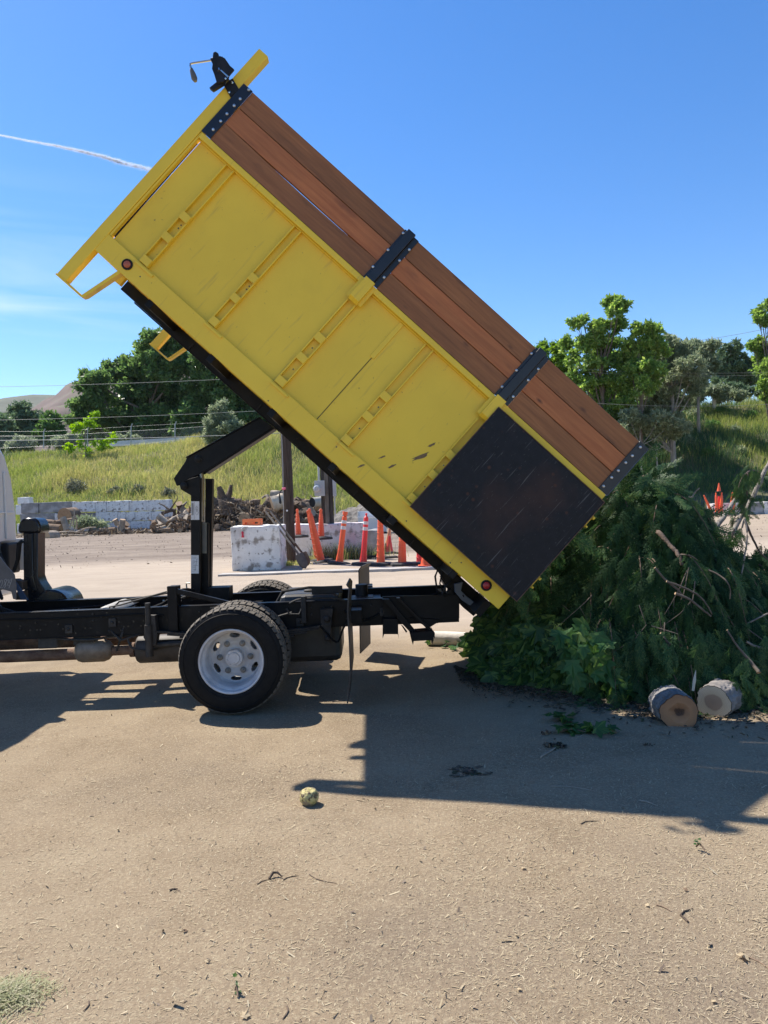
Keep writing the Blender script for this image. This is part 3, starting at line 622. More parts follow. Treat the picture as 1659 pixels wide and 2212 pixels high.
# wheels
TR, TW = .405, .240
def make_wheel(loc, flip, dish):
    wh = empty('wheel', loc); wh.parent = truck
    if flip: wh.rotation_euler = (0, 0, pi)
    m = MB(); m.lathe((0, 0, 0), [(.238, .022), (.25, .008), (.29, .0), (.335, .004), (.375, .016), (.390, .030), (.392, .05), (.393, TW / 2), (.392, TW - .05), (.390, TW - .03), (.375, TW - .016), (.335, TW - .004), (.29, TW), (.25, TW - .008), (.238, TW - .022)], n=72)
    m.lathe((0, 0, 0), [(.352, .0075), (.356, .004), (.360, .0095)], n=72); m.lathe((0, 0, 0), [(.268, .0045), (.271, .0005), (.274, .0035)], n=72)
    m.build('tyre', rubber, wh, smooth=50)
    m = MB(); nb = 46
    for ri, (a, b, ph) in enumerate([(.022, .062, 0), (.069, .102, .5), (.109, .131, .15), (.138, .171, .6), (.178, .218, .1)]):
        for k in range(nb):
            t0 = 2 * pi * (k + ph) / nb; t1 = t0 + 2 * pi / nb * .76; sk = .02 * (1 if ri % 2 else -1)
            r0 = .388; r1 = .405 if ri in (1, 2, 3) else .403; ro = r1 - (.012 if ri == 0 else 0); rn = r1 - (.012 if ri == 4 else 0)
            P = lambda r_, t, y: Vector((r_ * cos(t), y, r_ * sin(t)))
            m.hexa([P(r0, t0, a), P(r0, t1, a), P(r0, t1 + sk, b), P(r0, t0 + sk, b)], [P(ro, t0, a), P(ro, t1, a), P(rn, t1 + sk, b), P(rn, t0 + sk, b)])
    m.build('tread', tread, wh)
    m = MB(); D = dish
    m.lathe((0, 0, 0), [(.240, .028), (.246, .014), (.240, .008), (.230, .012), (.224, .030), (.222, .05), (.208, .066), (.203, .085), (.201, D - .03), (.196, D - .008), (.188, D)], n=64)
    m.lathe((0, 0, 0), [(.201, D - .03), (.206, D + .02), (.21, TW)], n=64)
    n = 240; nr = 22; rr = [.086 + (.189 - .086) * k / nr for k in range(nr + 1)]; o = len(m.v)
    for r_ in rr:
        for j in range(n):
            t = 2 * pi * j / n; yy = D + (.010 if r_ < .135 else -.0) * 0 - .012 * max(0, 1 - abs(r_ - .117) / .03); m.v.append((r_ * cos(t), yy, r_ * sin(t)))
    for i in range(nr):
        for j in range(n):
            rc = (rr[i] + rr[i + 1]) / 2; t = 2 * pi * (j + .5) / n; hole = False
            for k in range(6):
                t0 = radians(30 + 60 * k); dx = rc * cos(t - t0) - .166; dy = rc * sin(t - t0)
                if (dx / .0195) ** 2 + (dy / .040) ** 2 < 1: hole = True
            if not hole: m.f.append([o + i * n + j, o + i * n + (j + 1) % n, o + (i + 1) * n + (j + 1) % n, o + (i + 1) * n + j]); m.m.append(0)
    rim = m.build('rim', rimm, wh, smooth=35)
    m = MB(); m.lathe((0, 0, 0), [(.0865, D - .001), (.0865, D + .03), (.066, D + .03), (.066, D - .060), (.063, D - .068), (.046, D - .070), (.045, D - .076), (.042, D - .080), (0, D - .081)], n=40)
    for k in range(8): t = 2 * pi * k / 8 + .2; m.lathe((.055 * cos(t), D - .068, .055 * sin(t)), [(.006, 0), (.006, -.007), (0, -.008)], n=8)
    for t in (.25 * 2 * pi, .75 * 2 * pi): m.lathe((.032 * cos(t), D - .080, .032 * sin(t)), [(.005, 0), (.005, -.005), (0, -.006)], n=8)
    m.build('hub', rimm, wh, smooth=35)
    m = MB()
    for k in range(6):
        t = 2 * pi * k / 6; m.lathe((.117 * cos(t), D - .011, .117 * sin(t)), [(.024, 0), (.024, -.006), (.018, -.008), (.018, -.022), (.010, -.024), (.010, -.040), (0, -.042)], n=12)
    m.build('lug_nut', mat('nut_steel', (.13, .125, .12), (.24, .23, .22), rough=.45, metal=.5), wh, smooth=30)
    return wh
WX = -1.182
w1 = make_wheel((WX, .045, TR), False, .205)
def dupw(loc, rz):
    c = copy_tree(w1, truck); c.location = loc; c.rotation_euler = (0, 0, rz)
dupw((WX, .045 + TW + .055 + TW, TR), pi)                              # inner wheel of the near pair faces inwards
dupw((WX, 2.235, TR), pi); dupw((WX, 2.235 - TW - .055 - TW, TR), 0)
dupw((-5.15, .10, TR), 0); dupw((-5.15, 2.18, TR), pi)                 # front wheels (outside the frame)
# ---- cab (seen from behind at the left edge)
XC = -3.76
m = MB()
prof = [(1.30, .14, 2.30), (1.60, .13, 2.31), (1.95, .20, 2.24), (2.18, .30, 2.12), (2.28, .42, 2.0), (2.33, .60, 1.80)]
def sect(x, dz=0, inset=0): return [(x, b0 + inset, z + dz) for z, b0, b1 in prof] + [(x, b1 - inset, z + dz) for z, b0, b1 in prof[::-1]]
secs = [sect(XC, -.015, .03), sect(XC - .05, 0, 0), sect(XC - 1.2, .02, 0), sect(XC - 1.6, -.02, .02)]
n = len(secs[0]); vs = [Vector(p) for s_ in secs for p in s_]; fs = [tuple(range(n))[::-1], tuple(range(3 * n, 4 * n))]
for i in range(3):
    for j in range(n): fs.append((i * n + j, i * n + (j + 1) % n, (i + 1) * n + (j + 1) % n, (i + 1) * n + j))
m.add(vs, fs); m.box(XC - 1.9, XC - .05, .16, 2.27, .75, 1.2995)
cab = m.build('cab', white_paint, truck, bevel=.03, smooth=50)
m = MB(); m.box(XC + .001, XC + .006, .45, 1.83, 1.68, 2.12); m.build('rear_window', glass_dark, cab, bevel=.002)
m = MB(); m.box(XC + .001, XC + .014, .2, 2.2, 1.585, 1.60); m.box(XC + .001, XC + .02, 2.02, 2.05, 1.33, 2.0); m.build('body_crease', white_paint, cab, bevel=.004)
m = MB(); m.box(XC - .5, XC + .10, 2.315, 2.34, .99, 1.32); m.build('side_skirt', white_paint, cab, bevel=.005)
m = MB(); m.box(XC - .3, XC + .05, .8, 1.5, .85, 1.29); m.box(XC - .02, XC + .06, 1.95, 2.2, .98, 1.29); m.tube([(XC + .05, 1.7, 1.29), (XC + .12, 1.72, 1.1), (XC + .1, 1.7, .85)], .022, 8); m.tube([(XC + .02, 1.5, 1.25), (XC + .16, 1.45, 1.0), (XC + .3, 1.3, .8)], .016, 8); m.build('engine_cover', matte, truck, bevel=.02)
# grey plate with chalk figures
PB = .60
m = MB(); m.ppx([(-60, 1195), (0, 1203), (14, 1222), (30.6, 1240.6), (34.5, 1262), (34.5, 1295), (28, 1294), (24, 1278), (0, 1272), (-60, 1275)], PB, PB + .012); pl = m.build('battery_bracket', mat('grey_bracket', (.055, .055, .062), (.085, .085, .09), rough=.5, scale=10), truck, bevel=.002)
m = MB()
def chalk(pts): m.tube([tl(x, y, PB - .002) for x, y in pts], .0016, 5)
def z5(x, y): return (x / 8.331, 1061.7 + y / 8.331)       # the enlarged view of this corner
for s_ in ([(0, 1640), (22, 1590), (45, 1600), (40, 1660), (5, 1735), (48, 1728)],
           [(105, 1575), (75, 1600), (95, 1650), (105, 1700), (80, 1735), (65, 1700), (105, 1640), (125, 1585), (105, 1575)],
           [(128, 1610), (148, 1580), (160, 1610), (130, 1690), (165, 1690)], [(185, 1580), (165, 1650), (195, 1645)], [(215, 1565), (195, 1640), (160, 1740)]):
    # digits 2 8 2 4
    chalk([z5(x * 1.0, y) for x, y in s_])
chalk([z5(x - 60, y) for x, y in [(10, 1600), (25, 1590), (30, 1620), (-10, 1700), (30, 1700)]]) if False else None
m.build('chalk_number', mat('chalk', (.42, .42, .42), rough=.9), pl)
# air intake with hood, and filter housing
IB = 1.66
def q4b(x, y): return tl(x / 2.778, 862.6 + y / 2.778, IB)
m = MB(); m.ppx([(x / 2.778, 862.6 + y / 2.778) for x, y in [(106, 803), (106, 765), (116, 738), (132, 718), (165, 712), (208, 713), (228, 728), (241, 760), (244, 803)]], IB - .02, IB + .20)
hood = m.build('intake_hood', mat('glossy_black_plastic', (.008, .009, .012), (.014, .015, .018), rough=.25), truck, bevel=.02, smooth=40)
m = MB(); m.ppx([(x / 2.778, 862.6 + y / 2.778) for x, y in [(139, 800), (226, 800), (226, 1060), (240, 1100), (270, 1145), (275, 1170), (300, 1215), (160, 1225), (148, 1170), (141, 1100)]], IB, IB + .17)
m.ppx([(x / 2.778, 862.6 + y / 2.778) for x, y in [(168, 805), (196, 805), (200, 1070), (222, 1150), (190, 1160), (172, 1070)]], IB - .014, IB - .0005)
m.build('air_intake', MATS['glossy_black_plastic'], truck, bevel=.015, smooth=40)
c = q4b(320, 1245)
m = MB(); m.lathe((c.x, IB - .06, c.z), [(0, 0), (.155, .005), (.17, .02), (.17, .38), (.155, .40), (0, .40)], n=28); m.build('air_filter', MATS['glossy_black_plastic'], truck, smooth=True)
m = MB(); m.tube([q4b(135, 850), q4b(115, 865), q4b(108, 960), q4b(95, 1000), q4b(80, 1035)], [.02, .024, .02, .018, .018], 10); m.build('air_hose', matte, truck, smooth=True)
m = MB(); m.lathe(tl(37, 1250, IB), [(0, -.05), (.035, -.045), (.035, 0), (0, .0)], n=14, ax='z'); m.ppx([(33, 1252), (49, 1256), (49, 1275), (36, 1275)], IB - .1, IB); m.ppx([(33, 1280), (50, 1276), (52, 1296), (33, 1296)], IB - .1, IB); m.build('relay_box', mat('dusty_plastic', (.05, .04, .035), (.12, .085, .06), rough=.7), truck, bevel=.004)
m = MB(); m.ppx([(45, 1296), (33, 1268), (30, 1255), (36, 1260), (60, 1296)], IB - .16, IB - .14); m.build('blue_stay', mat('blue_grey_stay', (.03, .06, .12), rough=.4), truck)
# ================================================================== the ground and the slope
def axis(pts):
    out = []
    for a, b, s_ in pts: out += list(np.arange(a, b, s_))
    return np.array(out + [pts[-1][1]])
def gza(X, Y):
    t1 = np.clip((Y - 8.6) / 5.4, 0, 1); t2 = np.clip((Y - 14) / 26, 0, 1)
    return 0.37 * t1 * t1 * (3 - 2 * t1) + 0.17 * t2 * t2 * (3 - 2 * t2)
def vnoise(X, Y, s, seed=0):            # smooth value noise
    X = X / s; Y = Y / s; xi = np.floor(X).astype(int); yi = np.floor(Y).astype(int); fx = X - xi; fy = Y - yi
    fx = fx * fx * (3 - 2 * fx); fy = fy * fy * (3 - 2 * fy)
    def h(a, b):
        v = np.sin(a * 127.1 + b * 311.7 + seed * 74.7) * 43758.5453; return v - np.floor(v)
    return (h(xi, yi) * (1 - fx) + h(xi + 1, yi) * fx) * (1 - fy) + (h(xi, yi + 1) * (1 - fx) + h(xi + 1, yi + 1) * fx) * fy
def grid(name, X, Y, Z, m):
    ny, nx = X.shape; V = np.stack([X, Y, Z], -1).reshape(-1, 3); i = np.arange(ny - 1)[:, None] * nx + np.arange(nx - 1)[None, :]
    F = np.stack([i, i + 1, i + nx + 1, i + nx], -1).reshape(-1, 4); return npmesh(name, V, F, m, smooth=True)
xs = axis([(-6000, -800, 1300), (-800, -60, 92.5), (-60, -8, 1.3), (-8, 8, .10), (8, 60, 1.3), (60, 800, 92.5), (800, 6000, 1300)])
ys = axis([(-400, -20, 95), (-20, 1, 1), (1, 10, .07), (10, 45, .5), (45, 120, 5), (120, 800, 85), (800, 6000, 1300)])
X, Y = np.meshgrid(xs, ys)
Z = gza(X, Y) + (vnoise(X, Y, 1.4, 1) - .5) * .022 * (Y < 60) + (vnoise(X, Y, .35, 2) - .5) * .010 * (Y < 12) + (vnoise(X, Y, .13, 3) - .5) * .006 * (Y < 12)
Z -= np.where((abs(X + 1.2) < .6) & (abs(Y - 5.6) < .6), .004, 0)
def ground_mat():
    m = bpy.data.materials.new('packed_dirt'); m.use_nodes = True; t = m.node_tree; b = t.nodes['Principled BSDF']; b.inputs['Roughness'].default_value = .95; b.inputs['Specular IOR Level'].default_value = .15
    g = N(t, 'ShaderNodeTexCoord')
    def noise(sc_, det=6, rough=.6, off=(0, 0, 0), st=(1, 1, 1), kind='n'):
        mp_ = N(t, 'ShaderNodeMapping'); mp_.inputs['Location'].default_value = off; mp_.inputs['Scale'].default_value = st; t.links.new(g.outputs['Object'], mp_.inputs[0])
        n = N(t, 'ShaderNodeTexNoise' if kind == 'n' else 'ShaderNodeTexVoronoi'); n.inputs['Scale'].default_value = sc_
        if kind == 'n': n.inputs['Detail'].default_value = det; n.inputs['Roughness'].default_value = rough
        t.links.new(mp_.outputs[0], n.inputs[0]); return n
    def ramp(src, *els):
        r = N(t, 'ShaderNodeValToRGB'); e = r.color_ramp.elements
        while len(e) < len(els): e.new(.5)
        for i, (p, c) in enumerate(els): e[i].position = p; e[i].color = (*c, 1)
        t.links.new(src, r.inputs[0]); return r.outputs[0]
    def mixc(f, a, b_):
        x = N(t, 'ShaderNodeMix', data_type='RGBA')
        if hasattr(f, 'links'): t.links.new(f, x.inputs['Factor'])
        else: x.inputs['Factor'].default_value = f
        for s_, k in ((a, 'A'), (b_, 'B')):
            if isinstance(s_, tuple): x.inputs[k].default_value = (*s_, 1)
            else: t.links.new(s_, x.inputs[k])
        return x.outputs['Result']
    def rng(src, a, b_, lo=0., hi=1.):
        r = N(t, 'ShaderNodeMapRange'); r.inputs['From Min'].default_value = a; r.inputs['From Max'].default_value = b_; r.inputs['To Min'].default_value = lo; r.inputs['To Max'].default_value = hi
        t.links.new(src, r.inputs['Value']); return r.outputs[0]
    c = ramp(noise(1.1, 9, .7).outputs['Fac'], (.30, (.185, .136, .086)), (.5, (.255, .194, .127)), (.72, (.312, .248, .166)))
    c = mixc(rng(noise(.45, 4, off=(4, 1, 0)).outputs['Fac'], .52, .70), c, (.195, .150, .105))
    c = mixc(rng(noise(70, 5, .8).outputs['Fac'], .50, .70, 0, .8), c, (.46, .385, .255))
    c = mixc(rng(noise(95, 5, .8, off=(2, 7, 0)).outputs['Fac'], .58, .72, 0, .8), c, (.12, .092, .066))
    c = mixc(rng(noise(9, 3, .7, off=(9, 2, 0)).outputs['Fac'], .60, .74, 0, .45), c, (.18, .14, .10))
    # far yard: pale packed track, then grey brown soil with bark
    sp = N(t, 'ShaderNodeSeparateXYZ'); t.links.new(g.outputs['Object'], sp.inputs[0])
    dn = noise(.5, 5).outputs['Fac']; ad = N(t, 'ShaderNodeMath', operation='MULTIPLY_ADD'); t.links.new(dn, ad.inputs[0]); ad.inputs[1].default_value = 2.4; t.links.new(sp.outputs['Y'], ad.inputs[2])
    pale = mixc(rng(noise(3, 6, .7, st=(.3, 1, 1)).outputs['Fac'], .4, .7), (.42, .35, .275), (.34, .28, .22))
    c = mixc(rng(ad.outputs[0], 9.2, 10.6, 0, .85), c, pale)
    soil = ramp(noise(1.6, 10, .8, st=(.25, 1.2, 1)).outputs['Fac'], (.33, (.115, .088, .07)), (.5, (.205, .165, .13)), (.68, (.33, .275, .22)))
    soil = mixc(rng(noise(14, 6, .8, st=(.5, 1, 1)).outputs['Fac'], .56, .68, 0, .8), soil, (.38, .32, .25))
    soil = mixc(rng(sp.outputs['X'], 6, 12, 0, .65), soil, (.40, .32, .235))
    c = mixc(rng(ad.outputs[0], 18.2, 19.6), c, soil)
    t.links.new(c, b.inputs['Base Color'])
    h1 = noise(22, 8, .75).outputs['Fac']; h2 = noise(120, 3, .7).outputs['Fac']; hm = N(t, 'ShaderNodeMath', operation='MULTIPLY_ADD'); t.links.new(h2, hm.inputs[0]); hm.inputs[1].default_value = .5; t.links.new(h1, hm.inputs[2])
    bp = N(t, 'ShaderNodeBump'); bp.inputs['Strength'].default_value = .75; bp.inputs['Distance'].default_value = .014; t.links.new(hm.outputs[0], bp.inputs['Height']); t.links.new(bp.outputs[0], b.inputs['Normal'])
    return m
GM = ground_mat()
tag(grid('ground', X, Y, Z, GM), kind='structure')
# slope behind the yard
BLX = np.array([-500, -40, -20, 0, 4, 8, 12, 16, 24, 40, 80, 500.]); BLY = np.array([47, 46, 44.5, 44, 43.5, 41, 38.5, 36.5, 35.5, 34, 32, 32.])
HTX = np.array([-500, -40, -24, -10, 0, 8, 16, 24, 60, 500.]); HTZ = np.array([6.4, 6.4, 6.9, 7.7, 8.0, 8.6, 8.0, 7.6, 8.5, 9.])
WD = 17.0
def slope_z(X, Y):
    b = np.interp(X, BLX, BLY); t = (Y - b) / WD; h = np.interp(X, HTX, HTZ)
    s_ = np.clip(t, 0, 1); s_ = .75 * s_ + .25 * s_ * s_ * (3 - 2 * s_)
    z = .54 + (h - .54) * s_ + np.where(t > 1, -(t - 1) * .25, 0) + (vnoise(X, Y, 5, 5) - .5) * .9 * np.clip(t * 3, 0, 1) * np.clip(2.2 - t, 0, 1) + (vnoise(X, Y, 1.5, 6) - .5) * .3 * np.clip(t * 3, 0, 1)
    return z
xs = axis([(-400, -45, 15), (-45, 45, .6), (45, 400, 15)]); ts = axis([(-.02, 1.2, .025), (1.2, 3, .15), (3, 6, .5)])
T, X = np.meshgrid(ts, xs, indexing='ij'); Y = np.interp(X, BLX, BLY) + T * WD
Z = slope_z(X, Y); Z[0] = .3
hillm = mat('slope_soil', (.09, .09, .04), (.17, .15, .075), rough=.95, scale=.8, bump=.4, bscale=6)
layer(hillm, (.12, .10, .075), 1.3, .55, .72, .9)
tag(grid('hillside', X, Y, Z, hillm), kind='structure')
def sz(x, y): return float(slope_z(np.array([x]), np.array([y]))[0]) if y > np.interp(x, BLX, BLY) else gz(x, y)
def hp(px, py, lo=30.):                  # photo point on the slope: march the ray
    d = ray(px, py); d = d / d[1]; y = lo
    while y < 140:
        P = O + d * y
        if P[2] <= sz(P[0], y): return Vector(P)
        y += .1
    return Vector(O + d * 60)
# grass on the slope: bent blades, many colours
def blades(name, P, H, W, mats, mi, lean=.35, parent=None):
    n = len(P); a = RNG.uniform(0, 2 * pi, n); dx = np.stack([np.cos(a), np.sin(a), np.zeros(n)], 1)
    b = RNG.uniform(0, 2 * pi, n); ln = np.abs(RNG.normal(lean, lean * .6, n)) * H; le = np.stack([np.cos(b) * ln, np.sin(b) * ln, np.zeros(n)], 1)
    up = np.stack([np.zeros(n), np.zeros(n), H], 1); w_ = dx * W[:, None] / 2
    V = np.stack([P - w_, P + w_, P + up * .55 + le * .3 + w_ * .8, P + up * .55 + le * .3 - w_ * .8, P + up + le], 1).reshape(-1, 3)
    i = np.arange(n)[:, None] * 5; F = np.concatenate([i + np.array([[0, 1, 2]]), i + np.array([[0, 2, 3]]), i + np.array([[3, 2, 4]])], 1).reshape(-1, 3)
    return npmesh(name, V, F, mats, np.repeat(mi, 3), parent)
g1 = leafmat('green_grass', [(.17, .24, .055), (.26, .33, .085), (.21, .27, .075), (.36, .37, .14)], .45)
g2 = leafmat('straw_grass', [(.40, .38, .15), (.33, .36, .11), (.50, .45, .20), (.28, .34, .10)], .45)
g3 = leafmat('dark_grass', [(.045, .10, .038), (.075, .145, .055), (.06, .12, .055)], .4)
n = 300000
gx = RNG.uniform(-40, 30, n); gt = RNG.beta(1.0, 1.25, n) * 1.15; gy = np.interp(gx, BLX, BLY) + gt * WD
gzv = slope_z(gx, gy)
keep = (gt > .02); gx, gy, gt, gzv = gx[keep], gy[keep], gt[keep], gzv[keep]; n = len(gx)
# less where the bank on the right is bare, tufted elsewhere
bare = (gx > 11.5) & (gt < .16) & (RNG.random(n) < .85)
dens = vnoise(gx, gy, 1.1, 9); keep = (~bare) & (RNG.random(n) < .35 + dens)
gx, gy, gt, gzv, dens = gx[keep], gy[keep], gt[keep], gzv[keep], dens[keep]; n = len(gx)
p1n = vnoise(gx, gy, 4.5, 12); p2n = vnoise(gx, gy, 3.2, 14)
straw = (p1n + (gt > .75) * .25 + RNG.normal(0, .18, n)) > .60
und = (gx > 8.5) & (gx < 21) & (gt < 1.0); straw &= ~((gx > 8) & (RNG.random(n) < .85)); dark = (~straw) & (((p2n + RNG.normal(0, .12, n)) > .70) | (und & (RNG.random(n) < .9)))  # right-hand blades darkened: tree shade put into colour, with greener growth there
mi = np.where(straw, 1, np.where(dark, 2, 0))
Hh = RNG.uniform(.25, .65, n) * (.6 + .8 * vnoise(gx, gy, 2.2, 20)) * np.where(mi == 1, 1.05, 1)
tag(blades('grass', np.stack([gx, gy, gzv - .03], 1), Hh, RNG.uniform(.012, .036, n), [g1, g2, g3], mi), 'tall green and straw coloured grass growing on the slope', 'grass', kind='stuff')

# ================================================================== trees and shrubs
def leaves(name, C, R, n, size, m, parent, shell=.55, aspect=1.5, flat=.0, droop=0.0):
    """n leaf faces spread through the ellipsoid clumps C (k,3), R (k,3)"""
    C = np.asarray(C, float); R = np.asarray(R, float)
    if R.ndim == 1: R = np.repeat(R[:, None], 3, 1)
    vol = R.prod(1) ** .67; k = RNG.choice(len(C), n, p=vol / vol.sum())
    d = RNG.normal(size=(n, 3)); d /= np.linalg.norm(d, axis=1)[:, None]; r_ = RNG.uniform(0, 1, n) ** shell * np.where(RNG.random(n) < .28, 1.38, 1)
    lump = .78 + .44 * vnoise(d[:, 0] * 3 + k * 1.7, d[:, 2] * 3 + d[:, 1] * 2, 1.0, 33)
    P = C[k] + d * R[k] * (r_ * lump)[:, None]
    M_ = rot_rand(n); s_ = size * RNG.uniform(.6, 1.4, n)
    q = np.array([[0, 0, 0], [.5, .34, .06], [1, 0, -.10], [.5, -.34, .06]]) * np.array([aspect, 1, 1])
    V = P[:, None, :] + np.einsum('nij,kj->nki', M_, q) * s_[:, None, None]
    if droop: V[:, 2, 2] -= s_ * droop
    F = np.arange(n * 4).reshape(n, 4)
    return npmesh(name, V.reshape(-1, 3), F, m, None, parent)
def tree(name, label, cat, base, clumps, n, size, lm, bark, trunk_r, group=None, lean=(0, 0), shell=.5, limbs=True, aspect=1.5):
    """clumps: (dx, dy, z, r) relative to the base"""
    t = empty(name, base); tag(t, label, cat, group)
    C = [(c[0], c[1], c[2]) for c in clumps]; R = [(c[3] * random.uniform(.9, 1.15), c[3], c[3] * (c[4] if len(c) > 4 else .8)) for c in clumps]
    subC, subR = [], []
    for c, r_ in zip(C, R):
        subC.append(c); subR.append(tuple(q * .5 for q in r_))
        for _ in range(26):
            d = RNG.normal(size=3); d /= np.linalg.norm(d); f = random.uniform(.5, 1.2)
            subC.append(tuple(c[i] + d[i] * r_[i] * f for i in range(3))); s_ = random.uniform(.12, .42); subR.append(tuple(q * s_ for q in r_))
    leaves('crown', subC, subR, n, size, lm, t, shell=shell, aspect=aspect)
    m = MB(); H_ = max(c[2] for c in C) * .85; top = Vector((lean[0] * H_, lean[1] * H_, H_))
    pts = [Vector((0, 0, -.3)), Vector((lean[0] * H_ * .2 + random.uniform(-.1, .1) * trunk_r, 0, H_ * .3)), top * .65 + Vector((random.uniform(-1, 1) * trunk_r, 0, 0)), top]
    m.tube(pts, [trunk_r * 1.2, trunk_r, trunk_r * .6, trunk_r * .15], 8)
    if limbs:
        for c in C:
            z0 = min(H_ * .75, max(.12 * H_, c[2] - random.uniform(.25, .5) * H_)); s0 = Vector((lean[0] * z0, lean[1] * z0, z0)); e = Vector(c); mid = s0.lerp(e, .5) + Vector((0, 0, -.08 * (e - s0).length))
            m.tube([s0, mid, e], [trunk_r * .38, trunk_r * .24, trunk_r * .07], 6)
            for _ in range(4):
                q = e + Vector(RNG.normal(size=3)) * c[2] * 0 + Vector(RNG.normal(size=3)) * (Vector(e - s0).length * .07); m.tube([mid.lerp(e, random.uniform(.3, .9)), q], [trunk_r * .10, trunk_r * .03], 4)
    m.build('trunk', bark, t)
    return t
barkm = mat('tree_bark', (.09, .07, .055), (.18, .15, .12), rough=.9, scale=3, stretch=(4, 4, 1))
barkg = mat('pale_bark', (.20, .18, .15), (.34, .31, .27), rough=.9, scale=3, stretch=(4, 4, 1))
L_dark = leafmat('poplar_leaves', [(.065, .13, .045), (.12, .21, .07), (.085, .165, .055), (.22, .33, .11)], .5, rough=.36)
L_mid = leafmat('mid_leaves', [(.07, .16, .04), (.12, .22, .055), (.08, .17, .055)], .35)
L_blue = leafmat('far_leaves', [(.09, .15, .08), (.14, .21, .10), (.11, .17, .10)], .3)
L_lime = leafmat('lime_leaves', [(.17, .33, .03), (.26, .44, .04), (.14, .26, .03)], .5)
L_fresh = leafmat('fresh_leaves', [(.14, .25, .06), (.24, .38, .09), (.10, .19, .05), (.36, .48, .13)], .52)
L_olive = leafmat('olive_leaves', [(.18, .23, .13), (.29, .34, .21), (.14, .19, .10), (.38, .42, .28)], .42)
L_sage = leafmat('sage_leaves', [(.16, .17, .11), (.24, .25, .17), (.12, .13, .08)], .2)
def pc(px, py, Y, r_px, base, dy=0., zs=.8):       # a clump measured in the photo, relative to the tree base
    p = wp(px, py, Y); s_ = Y / FPX; return (p.x - base.x, dy + (Y - base.y), p.z - base.z, r_px * s_, zs)
def gbase(px, Y):                                   # base point on the slope under photo column px at depth Y
    p = wp(px, 1000, Y); return Vector((p.x, Y, sz(p.x, Y)))
# big dark poplar group on the left
bb = gbase(330, 88); bb.z = 4.0
cl = [(350, 760, 46), (300, 790, 44), (250, 800, 38), (390, 800, 46), (225, 850, 40), (270, 860, 50), (330, 850, 55), (400, 860, 50), (208, 905, 34), (240, 915, 44), (300, 920, 48), (370, 920, 50), (196, 885, 22), (350, 728, 22), (312, 752, 20), (225, 800, 20), (205, 815, 16), (180, 932, 20), (380, 740, 26)]
tree('poplar_tree', 'large dark green poplar with uneven top, left of the hoist beyond the fence', 'tree', bb, [pc(x, y, 88, r_, bb, random.uniform(-3, 3)) for x, y, r_ in cl], 88000, .32, L_dark, barkm, .5)
b2 = gbase(480, 84); b2.z = 4.2
cl = [(450, 800, 44), (500, 840, 46), (440, 860, 46), (520, 880, 40), (470, 910, 46), (540, 915, 40), (430, 780, 26), (420, 920, 40), (570, 900, 30)]
tree('poplar_tree', 'dark green poplar half hidden behind the raised bed and hoist arm', 'tree', b2, [pc(x, y, 84, r_, b2, random.uniform(-2, 2)) for x, y, r_ in cl], 42000, .34, L_dark, barkm, .4)
# distant trees on the far left
for i, (x, Yd, cl, lab) in enumerate([(50, 125, [(50, 895, 24), (70, 905, 26), (35, 915, 26), (60, 935, 28), (80, 940, 24), (25, 945, 24)], 'distant green tree under the grey hill at the far left'),
                                 (108, 120, [(108, 905, 16), (112, 925, 22), (95, 940, 20), (120, 945, 18)], 'small distant tree in front of the reddish hill'),
                                 (8, 115, [(5, 925, 22), (15, 950, 24), (-15, 940, 26)], 'distant tree cut by the left picture edge above the cab')]):
    b_ = gbase(x, Yd); b_.z = 4.5
    tree('distant_tree', lab, 'tree', b_, [pc(a, c, Yd, r_, b_, random.uniform(-1, 1)) for a, c, r_ in cl], 12000, .42, L_blue if i != 1 else L_mid, barkg, .22, group='distant trees below the hills')
for i, (x, y, r_, lab) in enumerate([(145, 955, 20, 'brownish bush behind the chain fence, left of the lime green sapling'), (270, 955, 22, 'olive bush behind the chain fence, right of the lime green sapling'), (45, 962, 22, 'low brownish bush behind the fence above the cab')]):
    b_ = gbase(x, 70); tree('roadside_bush', lab, 'bush', b_, [pc(x - 14, y, 70, r_ * .7, b_), pc(x + 12, y - 4, 70, r_ * .8, b_), pc(x, y + 5, 70, r_, b_)], 5000, .18, L_olive, barkg, .05, group='bushes along the fence')
# bright sapling on the slope
sb = hp(186, 992); SY = sb.y
cl = [(205, 900, 9), (190, 912, 11), (175, 920, 11), (165, 930, 11), (160, 918, 8), (200, 917, 9), (212, 893, 7), (150, 965, 9), (157, 972, 8), (180, 965, 8), (188, 975, 8), (176, 952, 7), (205, 958, 8), (220, 955, 9), (232, 952, 7), (246, 948, 8), (240, 940, 7), (238, 965, 7), (212, 968, 7), (184, 985, 7), (225, 968, 6)]
tree('catalpa_sapling', 'bright lime green sapling with big leaves standing on the grassy slope', 'tree', sb, [pc(x, y, SY, r_, sb, random.uniform(-.3, .3), .75) for x, y, r_ in cl], 2600, .17, L_lime, barkg, .045, aspect=1.1)
# grey green shrub by the hoist arm
hb = hp(478, 958); cl = [(470, 890, 16), (485, 905, 20), (462, 915, 18), (490, 930, 22), (470, 940, 22), (455, 945, 14), (500, 950, 16), (480, 875, 9), (510, 925, 14)]
tree('willow_shrub', 'tall grey green shrub rising behind the black hoist arm', 'shrub', hb, [pc(x, y, hb.y, r_, hb, random.uniform(-.5, .5), 1.1) for x, y, r_ in cl], 16000, .11, L_olive, barkg, .07, aspect=2.4)
